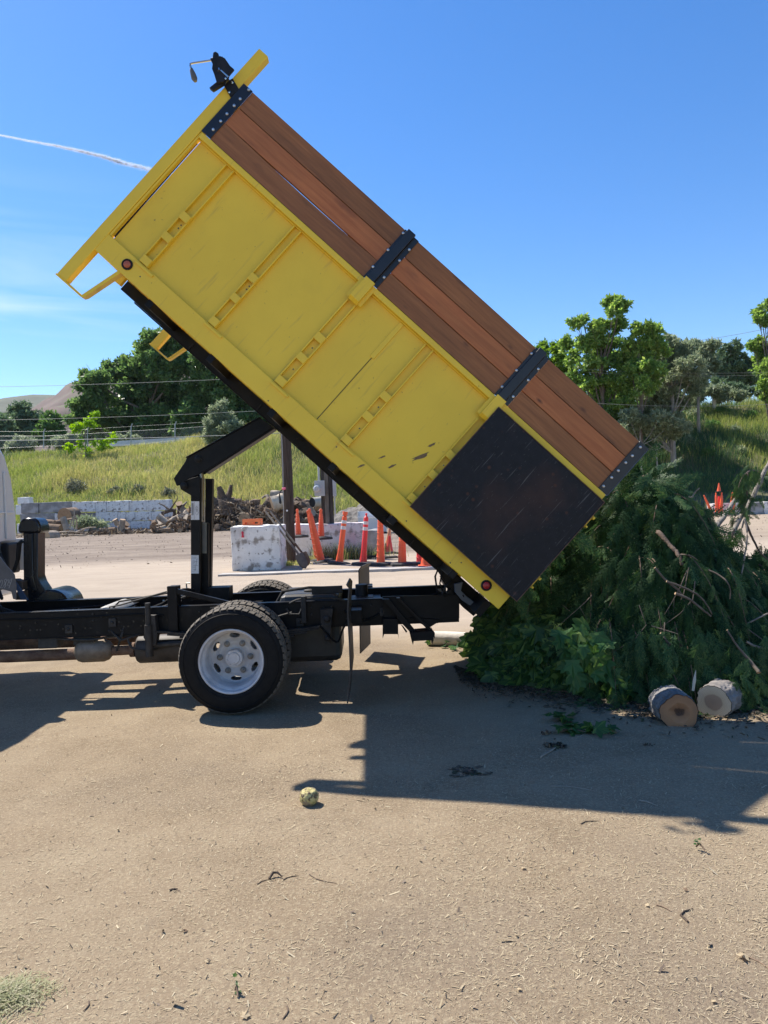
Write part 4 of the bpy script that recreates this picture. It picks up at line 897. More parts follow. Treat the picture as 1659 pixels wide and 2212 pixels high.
# sagebrush
for (x, y, w_, lab) in [(160, 1066, 24, 'largest grey sagebrush, above the round log end'), (250, 1068, 13, 'small grey sagebrush right of the largest one'), (294, 1067, 15, 'low wide grey sagebrush left of the hoist post'), (61, 1074, 8, 'tiny grey sagebrush beside the white cab'), (362, 1074, 15, 'pale sagebrush directly left of the hoist post')]:
    p = hp(x, y); r_ = w_ * p.y / FPX
    tree('sagebrush', lab, 'bush', p, [(-.5 * r_, 0, .35 * r_, .6 * r_), (.4 * r_, .1, .45 * r_, .65 * r_), (0, .2, .8 * r_, .55 * r_)], 1700, .075, L_sage, barkg, .02, group='sagebrush on the slope', aspect=2)
# right hand trees
def rtree(name, lab, cat, px, Yd, cl, n, size, lm, bk, tr, **k):
    b_ = gbase(px, Yd); return tree(name, lab, cat, b_, [pc(x, y, Yd, r_, b_, random.uniform(-.8, .8)) for x, y, r_ in cl], n, size, lm, bk, tr, **k)
rtree('locust_tree', 'fresh green tree with a tall leaning top above the wooden boards', 'tree', 1305, 42,
      [(1325, 650, 14), (1335, 665, 16), (1318, 680, 15), (1335, 700, 17), (1300, 700, 14), (1258, 690, 12), (1240, 705, 14), (1280, 715, 18), (1232, 735, 16), (1262, 745, 20), (1300, 740, 24), (1330, 735, 18), (1310, 775, 26), (1270, 790, 22), (1240, 775, 18), (1340, 780, 20), (1300, 820, 26), (1260, 830, 22), (1330, 830, 24), (1300, 865, 26), (1355, 850, 18), (1245, 865, 18), (1240, 812, 14)], 27000, .145, L_fresh, barkm, .16, shell=.6)
rtree('locust_tree', 'yellow green tree just clear of the end of the wooden boards', 'tree', 1190, 45,
      [(1180, 745, 16), (1200, 755, 14), (1165, 760, 14), (1205, 785, 18), (1185, 790, 22), (1225, 800, 16), (1215, 830, 22), (1190, 840, 22), (1240, 845, 18), (1225, 870, 20)], 11000, .14, leafmat('yellow_green_leaves', [(.13, .24, .03), (.20, .34, .05), (.10, .18, .03)], .45), barkm, .12, shell=.6)
rtree('locust_tree', 'green tree between the tall leaning tree and the grey green willow', 'tree', 1385, 41,
      [(1375, 715, 16), (1400, 712, 16), (1415, 725, 15), (1390, 740, 20), (1365, 745, 16), (1420, 755, 18), (1385, 770, 22), (1360, 800, 20), (1400, 800, 24), (1350, 870, 20), (1380, 840, 26)], 13500, .14, L_fresh, barkm, .13, shell=.6)
rtree('willow_tree', 'round grey green willow at the top of the shaded slope', 'tree', 1455, 42.5,
      [(1450, 745, 22), (1440, 775, 30), (1475, 755, 22), (1495, 775, 18), (1465, 800, 34), (1425, 815, 30), (1490, 815, 24), (1400, 850, 28), (1440, 860, 34), (1480, 860, 28), (1390, 890, 22), (1430, 895, 24), (1500, 840, 20), (1420, 770, 18), (1400, 905, 26), (1460, 900, 28), (1370, 915, 24), (1430, 925, 22)], 44000, .09, L_olive, barkg, .14, aspect=2.2, shell=.6)
rtree('willow_tree', 'thin grey green willow behind the round one', 'tree', 1512, 46,
      [(1505, 745, 14), (1520, 760, 18), (1500, 775, 18), (1525, 790, 18), (1510, 815, 20), (1530, 750, 10)], 9000, .12, L_olive, barkg, .09, aspect=2.2, shell=.6)
rtree('elm_tree', 'distant grey green tree over the grassy hilltop at the right', 'tree', 1578, 66,
      [(1575, 755, 16), (1560, 775, 18), (1590, 775, 20), (1560, 800, 20), (1600, 800, 22), (1580, 820, 22), (1622, 790, 18), (1630, 815, 18), (1550, 830, 14), (1610, 835, 16)], 18000, .20, L_blue, barkg, .15)
rtree('locust_tree', 'fresh green tree cut by the right picture edge', 'tree', 1668, 42,
      [(1650, 670, 14), (1665, 655, 14), (1640, 690, 10), (1655, 695, 12), (1650, 740, 16), (1630, 745, 9), (1665, 760, 20), (1645, 790, 12), (1660, 825, 20), (1640, 835, 12), (1670, 860, 22), (1650, 860, 12), (1690, 700, 30), (1700, 780, 40)], 15000, .14, L_fresh, barkm, .14, shell=.6)
rtree('shrub', 'shadowed shrub low on the slope beside the wooden boards', 'shrub', 1385, 40,
      [(1360, 900, 16), (1390, 915, 20), (1345, 920, 12), (1420, 905, 16), (1330, 930, 14), (1450, 915, 14)], 9000, .11, L_olive, barkg, .05, aspect=2)
rtree('locust_tree', 'dense green tree added behind the tall leaning tree to shade the slope', 'tree', 1330, 47, [(1300, 770, 24), (1350, 780, 26), (1330, 830, 30), (1290, 840, 26), (1370, 850, 30), (1400, 800, 22), (1330, 880, 26)], 15000, .17, L_fresh, barkm, .15)  # hidden back-row tree, added so its crown shades the slope
rtree('willow_tree', 'dense grey green willow added behind the round one to shade the slope', 'tree', 1440, 47, [(1420, 790, 26), (1460, 790, 26), (1480, 830, 26), (1430, 840, 30), (1450, 880, 28), (1400, 870, 24)], 15000, .14, L_olive, barkg, .12)  # second hidden tree, added to throw shade on the slope
rtree('willow_shrub', 'low shaded willow scrub at the foot of the round willow', 'shrub', 1420, 41, [(1380, 930, 18), (1420, 935, 20), (1460, 930, 18), (1350, 940, 14)], 9000, .10, L_olive, barkg, .05, aspect=2)
rtree('shrub', 'olive scrub filling the gap between the willows and the distant elm', 'shrub', 1545, 50, [(1520, 840, 16), (1540, 850, 16), (1565, 852, 15), (1590, 855, 14), (1500, 860, 18)], 9000, .12, L_olive, barkg, .05, aspect=2)
rtree('shrub', 'olive scrub under the distant elm at the right', 'shrub', 1610, 58, [(1590, 842, 14), (1615, 846, 15), (1640, 850, 15), (1570, 838, 12)], 8000, .13, L_blue, barkg, .05)
rtree('shrub', 'dark scrub below the tall leaning tree, beside the boards', 'shrub', 1340, 43, [(1310, 890, 22), (1345, 900, 24), (1380, 880, 24), (1420, 890, 24), (1460, 885, 20), (1400, 915, 20)], 16000, .13, L_mid, barkm, .06)
for i_, (x_, y_, w_) in enumerate([(1470, 935, 13), (1500, 905, 12), (1540, 925, 10), (1490, 965, 11), (1560, 895, 9), (1590, 935, 9), (1625, 905, 9), (1450, 985, 12), (1530, 985, 9), (1605, 980, 8)]):
    p_ = hp(x_, y_); r_ = w_ * p_.y / FPX * 1.3
    tree('weed_clump', 'low leafy weed clump on the shaded bank below the willows', 'weeds', p_, [(-.4 * r_, 0, .4 * r_, .6 * r_), (.4 * r_, .1, .5 * r_, .7 * r_), (0, .2, .9 * r_, .6 * r_)], 800, .10, L_olive if i_ % 2 else L_mid, barkg, .02, group='weed clumps on the shaded bank', aspect=2)
# off-frame neighbours that keep the tree line going to either side
rtree('locust_tree', 'green tree outside the right picture edge', 'tree', 1850, 44, [(1850, 740, 40), (1820, 780, 40), (1880, 790, 40), (1850, 840, 44)], 9000, .2, L_fresh, barkm, .14)

# ---- far hills
def hill(name, pts, Yd, depth, m, base=-20):
    n = len(pts); px = np.array([p[0] for p in pts], float); py = np.array([p[1] for p in pts], float)
    xs_ = np.linspace(px[0], px[-1], 90); top = np.interp(xs_, px, py); rows = []
    for k in range(26):
        f = k / 25; row = []
        for x, y in zip(xs_, top):
            p = wp(x, y, Yd + 0 * f); hgt = p.z; dd = Yd - depth * (1 - f); prof_ = f ** .8
            q = Vector((p.x, dd, base + (hgt - base) * prof_ * (1 if f < 1 else 1)))
            row.append(q)
        rows.append(row)
    V = np.array([[tuple(q) for q in r_] for r_ in rows]); am = (V[-1, :, 2].max() - base) * .05
    V[1:-1, :, 2] += (vnoise(V[1:-1, :, 0], V[1:-1, :, 1], depth * .10, 4) - .5) * am * 3.5 * (1 - np.linspace(0, 1, 26)[1:-1, None]) + (vnoise(V[1:-1, :, 0], V[1:-1, :, 1], depth * .03, 8) - .5) * am * .6
    back = V[-1].copy(); back[:, 1] += depth; back[:, 2] = base
    V = np.concatenate([V, back[None]], 0)
    tag(grid(name, V[..., 0], V[..., 1], V[..., 2], m), kind='structure')
hg = mat('green_hill', (.055, .065, .038), (.09, .095, .055), rough=.95, scale=.012, detail=9); layer(hg, (.09, .10, .06), .05, .5, .7, .7)
hr = mat('russet_hill', (.085, .058, .047), (.135, .095, .078), rough=.95, scale=.03, detail=10); layer(hr, (.11, .12, .06), .09, .52, .70, .8)
hill('green_hill', [(-900, 905), (-400, 880), (-100, 885), (0, 870), (30, 858), (60, 852), (110, 853), (180, 855), (300, 858), (500, 880), (900, 920), (1500, 960)], 1500, 900, hg)
hill('russet_hill', [(20, 990), (60, 900), (110, 872), (150, 846), (190, 820), (230, 792), (280, 770), (340, 765), (420, 790), (520, 850), (640, 900), (800, 960)], 700, 330, hr)

# ---- barrier, fence, poles and wires at the top of the slope
def on_top(px, Yd): p = wp(px, 950, Yd); return p.x, sz(p.x, Yd)
conc = mat('pale_concrete', (.55, .55, .54), (.68, .67, .65), rough=.85, scale=5, bump=.1)
a = wp(232, 965, 66); b_ = wp(700, 938, 66)
m = MB(); hw = .46
A = [a, b_]; m.hexa([Vector((a.x, 66, a.z)), Vector((b_.x, 66, b_.z)), Vector((b_.x, 66.3, b_.z)), Vector((a.x, 66.3, a.z))], [Vector((a.x, 66.05, a.z + hw)), Vector((b_.x, 66.05, b_.z + hw)), Vector((b_.x, 66.25, b_.z + hw)), Vector((a.x, 66.25, a.z + hw))])
tag(m.build('road_barrier', conc), 'long pale grey barrier along the road at the top of the grassy slope', 'barrier')
m = MB(); m.box(-60, 60, 64, 74, sz(-10, 66) - 1.2, sz(-10, 66) - 1.0)
fence = empty('chain_fence', (wp(94, 960, 62).x, 62, 7)); tag(fence, 'grey chain link fence with slanted tops in front of the left trees', 'fence')
def tow(o, p): return Vector(p) - o.location
wirem = mat('galvanised_wire', (.42, .43, .42), rough=.5, metal=.4)
fp = [(-60, 971, 934), (94.4, 964, 934), (189, 962, 929), (283, 961, 923), (378, 951.6, 918), (474, 944, 911)]
for x, y0_, y1_ in fp[1:]:
    a, b_ = wp(x, y0_ + 4, 62), wp(x, y1_, 62); c = wp(x + 3, y1_ - 8, 62)
    m = MB(); m.tube([tow(fence, a), tow(fence, b_), tow(fence, c)], [.05, .05, .045], 6); m.build('fence_post', wirem, fence)
m = MB()
tl_ = [wp(x, y1_ + 8, 62) for x, y0_, y1_ in fp]; bl_ = [wp(x, y0_, 62) for x, y0_, y1_ in fp]; up_ = [wp(x + 2, y1_ - 2, 62) for x, y0_, y1_ in fp]
m.tube([tow(fence, p) for p in tl_], .012, 4); m.tube([tow(fence, p) for p in bl_], .010, 4); m.tube([tow(fence, p) for p in up_], .008, 4)
m.build('fence_wire', wirem, fence)
m = MB()
for i in range(len(fp) - 1):
    w_ = (tl_[i + 1] - tl_[i]).length; k = int(w_ / .16)
    for j in range(k):
        for s_ in (1, -1):
            f0 = j / k; f1 = min(1, max(0, f0 + s_ * (1.2 / w_)))
            p = tl_[i].lerp(tl_[i + 1], f0); q = bl_[i].lerp(bl_[i + 1], f1); m.tube([tow(fence, p), tow(fence, q)], .0028, 3, cap=False)
m.build('mesh', wirem, fence)
polem = mat('weathered_pole', (.17, .14, .115), (.29, .25, .21), rough=.9, scale=3, stretch=(6, 6, 1))
Yp = 92; a, b_ = wp(430, 945, Yp), wp(430, 864, Yp)
pt = empty('power_pole', a); tag(pt, 'distant wooden power pole with one crossarm in front of the dark poplar', 'power pole')
m = MB(); m.tube([(0, 0, -1), b_ - a], [.20, .16], 8); m.build('pole', polem, pt)
m = MB(); c0, c1 = wp(423, 872, Yp), wp(440, 876, Yp); m.tube([c0 - a, c1 - a], .12, 4); m.build('crossarm', polem, pt)
m = MB(); c0 = wp(437, 896, Yp); m.lathe(c0 - a, [(.0, 0), (.3, .02), (.3, .95), (0, 1.0)], n=10, ax='z'); m.build('transformer', conc, pt)
linem = mat('wire', (.22, .23, .22), rough=.6)
for i, (p0, p1, Yd, lab, rr_) in enumerate([((-300, 839, 0), (700, 808, 0), 58, 'single power line crossing the sky left of the bed', .016), ((-300, 911, 0), (700, 880, 0), 58, 'power line crossing just below the reddish hill', .015), ((-300, 951, 0), (640, 934, 0), 57, 'lowest cable running above the grassy slope', .028), ((205, 905, 0), (428, 868, 0), 90, 'slack wire rising to the distant power pole', .03), ((432, 868, 0), (620, 872, 0), 90, 'wire running right from the distant power pole', .03),
                                  ((1440, 745, 0), (1800, 676, 0), 60, 'wire rising to the right above the willow', .016), ((1240, 796, 0), (1800, 797, 0), 41, 'upper pale wire in front of the right trees', .006), ((1270, 804, 0), (1800, 801, 0), 41, 'second pale wire in front of the right trees', .006), ((1270, 870, 0), (1800, 864, 0), 39, 'lowest pale wire in front of the right trees', .008)]):
    a, b_ = wp(p0[0], p0[1], Yd), wp(p1[0], p1[1], Yd); m = MB(); m.tube([a.lerp(b_, t / 12) - Vector((0, 0, .25 * (1 - (t / 6 - 1) ** 2))) for t in range(13)], rr_, 4)
    tag(m.build('power_line', linem), lab, 'wire', 'wires strung over the slope')
a = hp(1543, 887); m = MB(); h_ = 24 * a.y / FPX; m.box(-.10, .10, -.05, .05, -.2, h_); m.prism([(-.10, 0, h_ + .001), (.10, 0, h_ + .001), (.06, 0, h_ + .06), (-.06, 0, h_ + .06)], -.05, .05)
tag(m.build('marker_post', mat('white_post', (.62, .62, .60), rough=.7), loc=a), 'white marker post standing in the hilltop grass at the right', 'marker post')
a = hp(1567, 868); m = MB(); m.tube([(0, 0, -.2), (0, 0, 38 * a.y / FPX), (-.15, 0, 42 * a.y / FPX)], .035, 6)
tag(m.build('fence_stake', wirem, loc=a), 'thin metal fence stake in the grass right of the white marker post', 'stake')

# ---- contrail
pts = [(-260, 232, 3), (-120, 262, 4), (0, 292, 5), (60, 304, 6), (120, 315, 7), (170, 326, 9), (220, 338, 11), (265, 352, 13), (330, 368, 12), (400, 383, 8)]
CV, CF = [], []; YC = 3000.
base_ = np.array([[1, 0, 0], [-1, 0, 0], [0, 1, 0], [0, -1, 0], [0, 0, 1], [0, 0, -1.]]); fc = np.array([[0, 2, 4], [2, 1, 4], [1, 3, 4], [3, 0, 4], [2, 0, 5], [1, 2, 5], [3, 1, 5], [0, 3, 5]])
k = 0
for i in range(12000):
    f = random.random() ** .9 * (len(pts) - 1); j = min(int(f), len(pts) - 2); g_ = f - j
    x = pts[j][0] * (1 - g_) + pts[j + 1][0] * g_; y = pts[j][1] * (1 - g_) + pts[j + 1][1] * g_; r_ = (pts[j][2] * (1 - g_) + pts[j + 1][2] * g_) * .55
    o1 = random.gauss(0, .45) * r_; o1 *= 1.0
    p = wp(x + o1 * .24, y + o1, YC + random.gauss(0, 6)); s_ = random.uniform(.5, 1.5) * (.55 + r_ * .12)
    CV.append(base_ @ np.diag([s_ * 1.8, s_, s_]) + np.array(p)); CF.append(fc + k * 6); k += 1
cm = bpy.data.materials.new('vapour'); cm.use_nodes = True; t = cm.node_tree; t.nodes.remove(t.nodes['Principled BSDF']); _o = t.nodes['Material Output']; _tr = N(t, 'ShaderNodeBsdfTranslucent'); _tr.inputs[0].default_value = (.97, .97, .97, 1); _df = N(t, 'ShaderNodeBsdfDiffuse'); _df.inputs[0].default_value = (.97, .97, .97, 1); _m = N(t, 'ShaderNodeMixShader'); _m.inputs[0].default_value = .6; _tp = N(t, 'ShaderNodeBsdfTransparent'); _m2 = N(t, 'ShaderNodeMixShader'); _m2.inputs[0].default_value = .10 
t.links.new(_df.outputs[0], _m.inputs[1]); t.links.new(_tr.outputs[0], _m.inputs[2]); t.links.new(_tp.outputs[0], _m2.inputs[1]); t.links.new(_m.outputs[0], _m2.inputs[2]); t.links.new(_m2.outputs[0], _o.inputs[0])
tag(npmesh('contrail', np.concatenate(CV), np.concatenate(CF), cm), 'thin white vapour trail widening towards the tipped bed', 'contrail', kind='stuff')

# ---- the air: faint haze that pales the far hills
hb_ = MB(); hb_.box(-6400, 6400, -450, 6400, -30, 420); hz_m = bpy.data.materials.new('haze'); hz_m.use_nodes = True; t = hz_m.node_tree; t.nodes.remove(t.nodes['Principled BSDF']); pv = N(t, 'ShaderNodeVolumePrincipled'); pv.inputs['Density'].default_value = .00007; pv.inputs['Color'].default_value = (.80, .88, 1, 1); t.links.new(pv.outputs[0], t.nodes['Material Output'].inputs['Volume'])
tag(hb_.build('haze', hz_m), 'faint blue haze in the air', 'haze', kind='stuff')
# ================================================================== the yard behind the truck
def whiteblock(name, dirt, pink=False):
    m = mat(name, (.66, .65, .63), (.80, .79, .76), rough=.85, scale=3, bump=.35, bscale=9)
    if pink: layer(m, (.66, .42, .44), 1.6, .42, .60, .75, offset=(1, 2, 3))
    layer(m, (.20, .17, .14), 4.5, .55, .64, dirt, detail=10); layer(m, (.33, .30, .27), 1.7, .54, .70, dirt * .8, detail=10, offset=(5, 1, 2)); layer(m, (.16, .14, .12), 16, .61, .68, dirt, detail=6)
    return m
WB1 = whiteblock('white_washed_concrete', .85); WB2 = whiteblock('pink_stained_concrete', .8, True); WB3 = whiteblock('clean_white_block', .35)
GB = mat('grey_block', (.20, .195, .19), (.30, .29, .28), rough=.9, scale=3, bump=.3, bscale=10)
layer(GB, (.42, .42, .42), 2.4, .52, .62, .6, detail=9)
def chunk_block(P0, P1, d, h, m, seed, dent=.018):
    """a rough cast block standing on the line P0-P1 (front bottom edge), d deep, h high"""
    ax = Vector((P1.x - P0.x, P1.y - P0.y, 0)); L_ = ax.length; ax.normalize(); ay = Vector((-ax.y, ax.x, 0))
    bm = bmesh.new(); bmesh.ops.create_cube(bm, size=1); bmesh.ops.bevel(bm, geom=bm.edges[:], offset=.035, segments=2, affect='EDGES', profile=.6)
    bmesh.ops.subdivide_edges(bm, edges=[e for e in bm.edges if e.calc_length() > .3], cuts=7, use_grid_fill=True)
    rs = random.Random(seed); from mathutils import noise as mn
    for v in bm.verts:
        p = Vector((v.co.x * L_, v.co.y * d, v.co.z * h)); n_ = mn.noise_vector(p * 3.1 + Vector((seed * 3.7, 0, 0))); n2 = mn.noise_vector(p * 9 + Vector((seed, 0, 0)))
        edge = sum(1 for q in v.co if abs(q) > .44); p += n_ * dent + n2 * dent * (.8 if edge > 1 else .25)
        v.co = ax * (p.x + L_ / 2) + ay * (p.y + d / 2) + Vector((0, 0, p.z + h / 2))
    me = bpy.data.meshes.new('concrete_block'); bm.to_mesh(me); bm.free(); me.materials.append(m); me.shade_smooth(); me.set_sharp_from_angle(angle=radians(50))
    o = bpy.data.objects.new('concrete_block', me); col.objects.link(o); o.location = (P0.x, P0.y, P0.z); return o
def yb(px0, px1, ytop, ybot, d, m, lab, seed, grp=None, dent=.018, dy=0, sink=.02):
    a = gp(px0, ybot); b = wp(px1, ybot, a.y + dy); b.z = a.z; t = wp(px0, ytop, a.y); P = Vector((a.x, a.y, a.z - sink)); o = chunk_block(P, Vector((b.x, b.y, P.z)), d, t.z - P.z, m, seed, dent)
    tag(o, lab, 'concrete block', grp); return o, a
bigb, A0 = yb(501, 606, 1138, 1234, .95, WB1, 'largest white washed concrete block with a red nozzle hanging over it', 1, dent=.02)
midb, A1 = yb(634, 682.5, 1133, 1201, .55, WB3, 'white concrete block with a grey stain right behind the utility pole', 2)
pinkb, A2 = yb(683, 788, 1132, 1207, .6, WB2, 'pink stained white concrete block behind the banded orange posts', 3, dent=.025)
darkb, A3 = yb(792, 818, 1146, 1197, .6, GB, 'dark grey concrete block right of the pink stained one', 4)
# low block wall in front of the slope
WY = 40.5
rows = [(618, 683, [125, 230, 435, 575, 640, 775, 878, 1020]), (684, 741, [118, 330, 436, 475, 577, 708, 757, 810, 910, 1008, 1040]), (742, 802, [100, 250, 400, 540, 660, 767, 903, 1000, 1060])]
s_ = 10
for ri, (ya, yb_, xs_) in enumerate(rows):
    for i in range(len(xs_) - 1):
        x0, x1 = xs_[i] / 2.778, xs_[i + 1] / 2.778; sl = (x0 + x1) / 2 * -.022 + 4
        a = wp(x0 + .3, 862.6 + yb_ / 2.778 + sl - 1.5, WY); b = wp(x1 - .3, 862.6 + yb_ / 2.778 + sl - 1.5, WY); t = wp(x0, 862.6 + (ya + 1.5) / 2.778 + sl - 1.5, WY)
        a.y += random.uniform(-.06, .06); b.y = a.y + random.uniform(-.03, .03); b.z = a.z
        grey = (ri == 0 and i < 2) or (ri == 1 and i in (0, 2, 3)) or random.random() < .12; s_ += 1
        o = chunk_block(a, b, .62, (t.z - a.z) * random.uniform(.97, 1.0), GB if grey else WB1, s_, .02)
        onum = ['first', 'second', 'third', 'fourth', 'fifth', 'sixth', 'seventh', 'eighth', 'ninth', 'tenth', 'eleventh'][i]; tag(o, ('grey' if grey else 'white') + ' block, ' + onum + ' from the left in the ' + ['top', 'middle', 'bottom'][ri] + ' course of the low wall', 'concrete block', 'grey blocks of the low wall' if grey else 'white blocks of the low wall')
a = wp(38, 1090, WY + 1.6); b = wp(62, 1089, WY + 1.6); o = chunk_block(a, b, .6, wp(38, 1074.5, WY + 1.6).z - a.z, WB3, 77); tag(o, 'clean white block raised behind the left end of the low wall', 'concrete block')
a = wp(34, 1112, WY + 1.6); b = wp(66, 1112, WY + 1.6); o = chunk_block(a, b, .6, wp(38, 1091, WY + 1.6).z - a.z, WB3, 78); tag(o, 'white block carrying the raised one behind the left end of the low wall', 'concrete block')
# right far blocks
RY = 33.
for i, (x0, x1, mt, lab) in enumerate([(1540, 1599, WB2, 'low white block behind the small far group of orange posts'), (1600.5, 1650, GB, 'grey block in the far right row, between two white ones'), (1651.5, 1720, WB1, 'white block cut by the right picture edge')]):
    a = wp(x0, 1111, RY); b = wp(x1, 1109, RY); a.z = b.z = gz(0, RY) - .02; o = chunk_block(a, b, .6, .56, mt, 90 + i, .025); tag(o, lab, 'concrete block')
# things on and by the big block
def z7(x, y): return (431.3 + x / 7.143, 1061.7 + y / 7.143)
orange = mat('orange_plastic', (.62, .13, .035), (.70, .17, .05), rough=.5, scale=6)
p0, p1 = wp(*z7(668, 552), A0.y + .35), wp(*z7(945, 552), A0.y + .35); pt_ = wp(*z7(945, 415), A0.y + .35)
cr = empty('crate', (p0.x, A0.y + .30, p0.z - .005)); tag(cr, 'orange plastic crate sitting on the largest white block', 'crate')
W_, H_, D_ = p1.x - p0.x, pt_.z - p0.z, .30
m = MB()
for y0 in (0, D_ - .012):
    m.box(0, W_, y0, y0 + .012, 0, H_ * .38); m.box(0, W_, y0, y0 + .012, H_ * .62, H_)
    for a, b in ((0, .12), (.30, .55), (.85, 1)): m.box(W_ * a, W_ * b, y0, y0 + .0118, H_ * .3805, H_ * .6195)
for x0 in (0.0002, W_ - .0122): m.box(x0, x0 + .012, .0125, D_ - .0125, 0, H_ * .4); m.box(x0, x0 + .012, .0125, D_ - .0125, H_ * .65, H_); m.box(x0, x0 + .0118, .0125, D_ * .4, H_ * .401, H_ * .649); m.box(x0, x0 + .0118, D_ * .7, D_ - .0125, H_ * .401, H_ * .649)
m.box(.0125, W_ - .0125, .0125, D_ - .0125, .001, .012)
m.build('crate_shell', orange, cr, bevel=.002)
p = wp(*z7(660, 560), A0.y - .03); nz_ = empty('hose_nozzle', p); tag(nz_, 'red nozzle hanging over the front edge of the largest white block', 'nozzle')
s_ = A0.y / FPX / 7.143
m = MB(); m.tube([(-.01, 0, -55 * s_), (.0, 0, -75 * s_), (0, 0, -110 * s_), (0, 0, -135 * s_), (0, 0, -150 * s_)], [.013, .024, .018, .026, .022], 10); m.build('grip', mat('red_plastic', (.55, .02, .05), rough=.35), nz_, smooth=True)
m = MB(); m.tube([(.10, .05, .01), (.02, .02, .012), (-.01, -.02, -.02), (-.01, 0, -55 * s_)], [.012, .016, .018, .014], 8); m.build('spout', mat('pale_plastic', (.5, .5, .47), rough=.4), nz_, smooth=True)
# utility pole with tags
pb = gp(628, 1217); pole = empty('utility_pole', pb); tag(pole, 'dark rough utility pole standing between the white blocks', 'utility pole')
tp = wp(617, 935, pb.y); dirp = (tp - pb).normalized(); dirp.y = 0
m = MB(); m.tube([dirp * h for h in (-.3, .5, 1.5, 2.5, 4, 5.6, 7.2)], [.118, .114, .112, .110, .105, .10, .095], 18, jit=.03); m.build('pole', mat('creosoted_pole', (.030, .020, .014), (.085, .06, .045), rough=.9, scale=4, stretch=(9, 9, .6), bump=.6, bscale=14), pole, smooth=True)
m = MB(); pp = wp(612, 1056, pb.y - .11) - pb; m.tube([pp + Vector((-.03, 0, .01)), pp, pp + Vector((.05, 0, .01))], [.018, .03, .02], 8); m.build('pink_tag', mat('pink_tag', (.65, .12, .22), rough=.6), pole)
m = MB(); pp = wp(620, 1103, pb.y - .118) - pb; m.lathe(pp, [(.020, 0), (.020, -.004), (0, -.005)], n=14); m.build('pole_disc', sticker, pole)
m = MB(); a1, a2, a3 = [wp(*q, pb.y - .10) - pb for q in ((605.5, 1085), (603.5, 1066), (609, 1058))]; m.tube([a1 + Vector((.01, 0, -.03)), a1, a2, a3], [.02, .03, .012, .012], 7); m.build('hanging_clip', matte, pole)
m = MB(); m.tube([wp(608.5, 935, pb.y - .09) - pb, wp(611, 1000, pb.y - .12) - pb, wp(612.5, 1110, pb.y - .12) - pb, wp(612, 1170, pb.y - .12) - pb], .005, 5); m.build('ground_wire', wirem, pole)
# meter posts
MY = 16.8
def r6(x, y): return (464.5 + x / 3.125, 929 + y / 3.125)
mb_ = wp(705, 1180, MY); mb_.z = gz(0, MY); mp_ = empty('meter_post', mb_); tag(mp_, 'grey square timber posts carrying the electric meter boxes', 'meter post')
greyw = mat('grey_timber', (.09, .08, .065), (.19, .17, .14), rough=.9, scale=3, stretch=(8, 8, 1), bump=.3)
darkw = mat('dark_timber', (.035, .03, .025), (.08, .07, .06), rough=.9, scale=3, stretch=(8, 8, 1), bump=.3)
x0, x1, x2, x3 = [wp(q, 1100, MY).x - mb_.x for q in (694, 701.5, 711, 720)]
m = MB(); m.box(x1 + .004, x2, 0, .15, -.3, 2.6); m.build('timber_post', greyw, mp_, bevel=.008)
m = MB(); m.box(x0, x1, .03, .13, -.3, 2.6); m.box(x2 + .004, x3, .03, .15, -.3, 2.6); m.build('timber_post', darkw, mp_, bevel=.008)
mgrey = mat('meter_grey', (.36, .38, .39), (.46, .47, .48), rough=.45, scale=5)
a, b_ = wp(*r6(676, 447), MY) - mb_, wp(*r6(740, 341), MY) - mb_
m = MB(); m.box(a.x, b_.x, -.13, -.002, a.z, b_.z); bx_ = m.build('meter_box', mgrey, mp_, bevel=.006)
c = wp(*r6(688, 396), MY - .13) - mb_; m = MB(); m.lathe(c, [(.085, 0), (.085, -.035), (.075, -.04), (.072, -.09), (.055, -.115), (0, -.12)], n=24); m.build('meter_dome', mat('glass_meter', (.42, .45, .47), rough=.12), bx_, smooth=True)
a, b_ = wp(*r6(786, 447), MY) - mb_, wp(*r6(814, 335), MY) - mb_
m = MB(); m.box(x3 + .003, b_.x, -.02, .13, a.z, b_.z); m.box(x3 + .02, b_.x - .03, .0, .08, a.z - .45, a.z - .003); m.build('breaker_box', mgrey, mp_, bevel=.006)
m = MB(); c1, c2 = wp(*r6(703, 341), MY) - mb_, wp(*r6(699, 200), MY) - mb_; m.tube([c1 + Vector((0, -.07, 0)), c2 + Vector((0, -.07, 0)), c2 + Vector((0, -.07, .8))], .024, 10); m.build('conduit', mgrey, mp_, smooth=True)
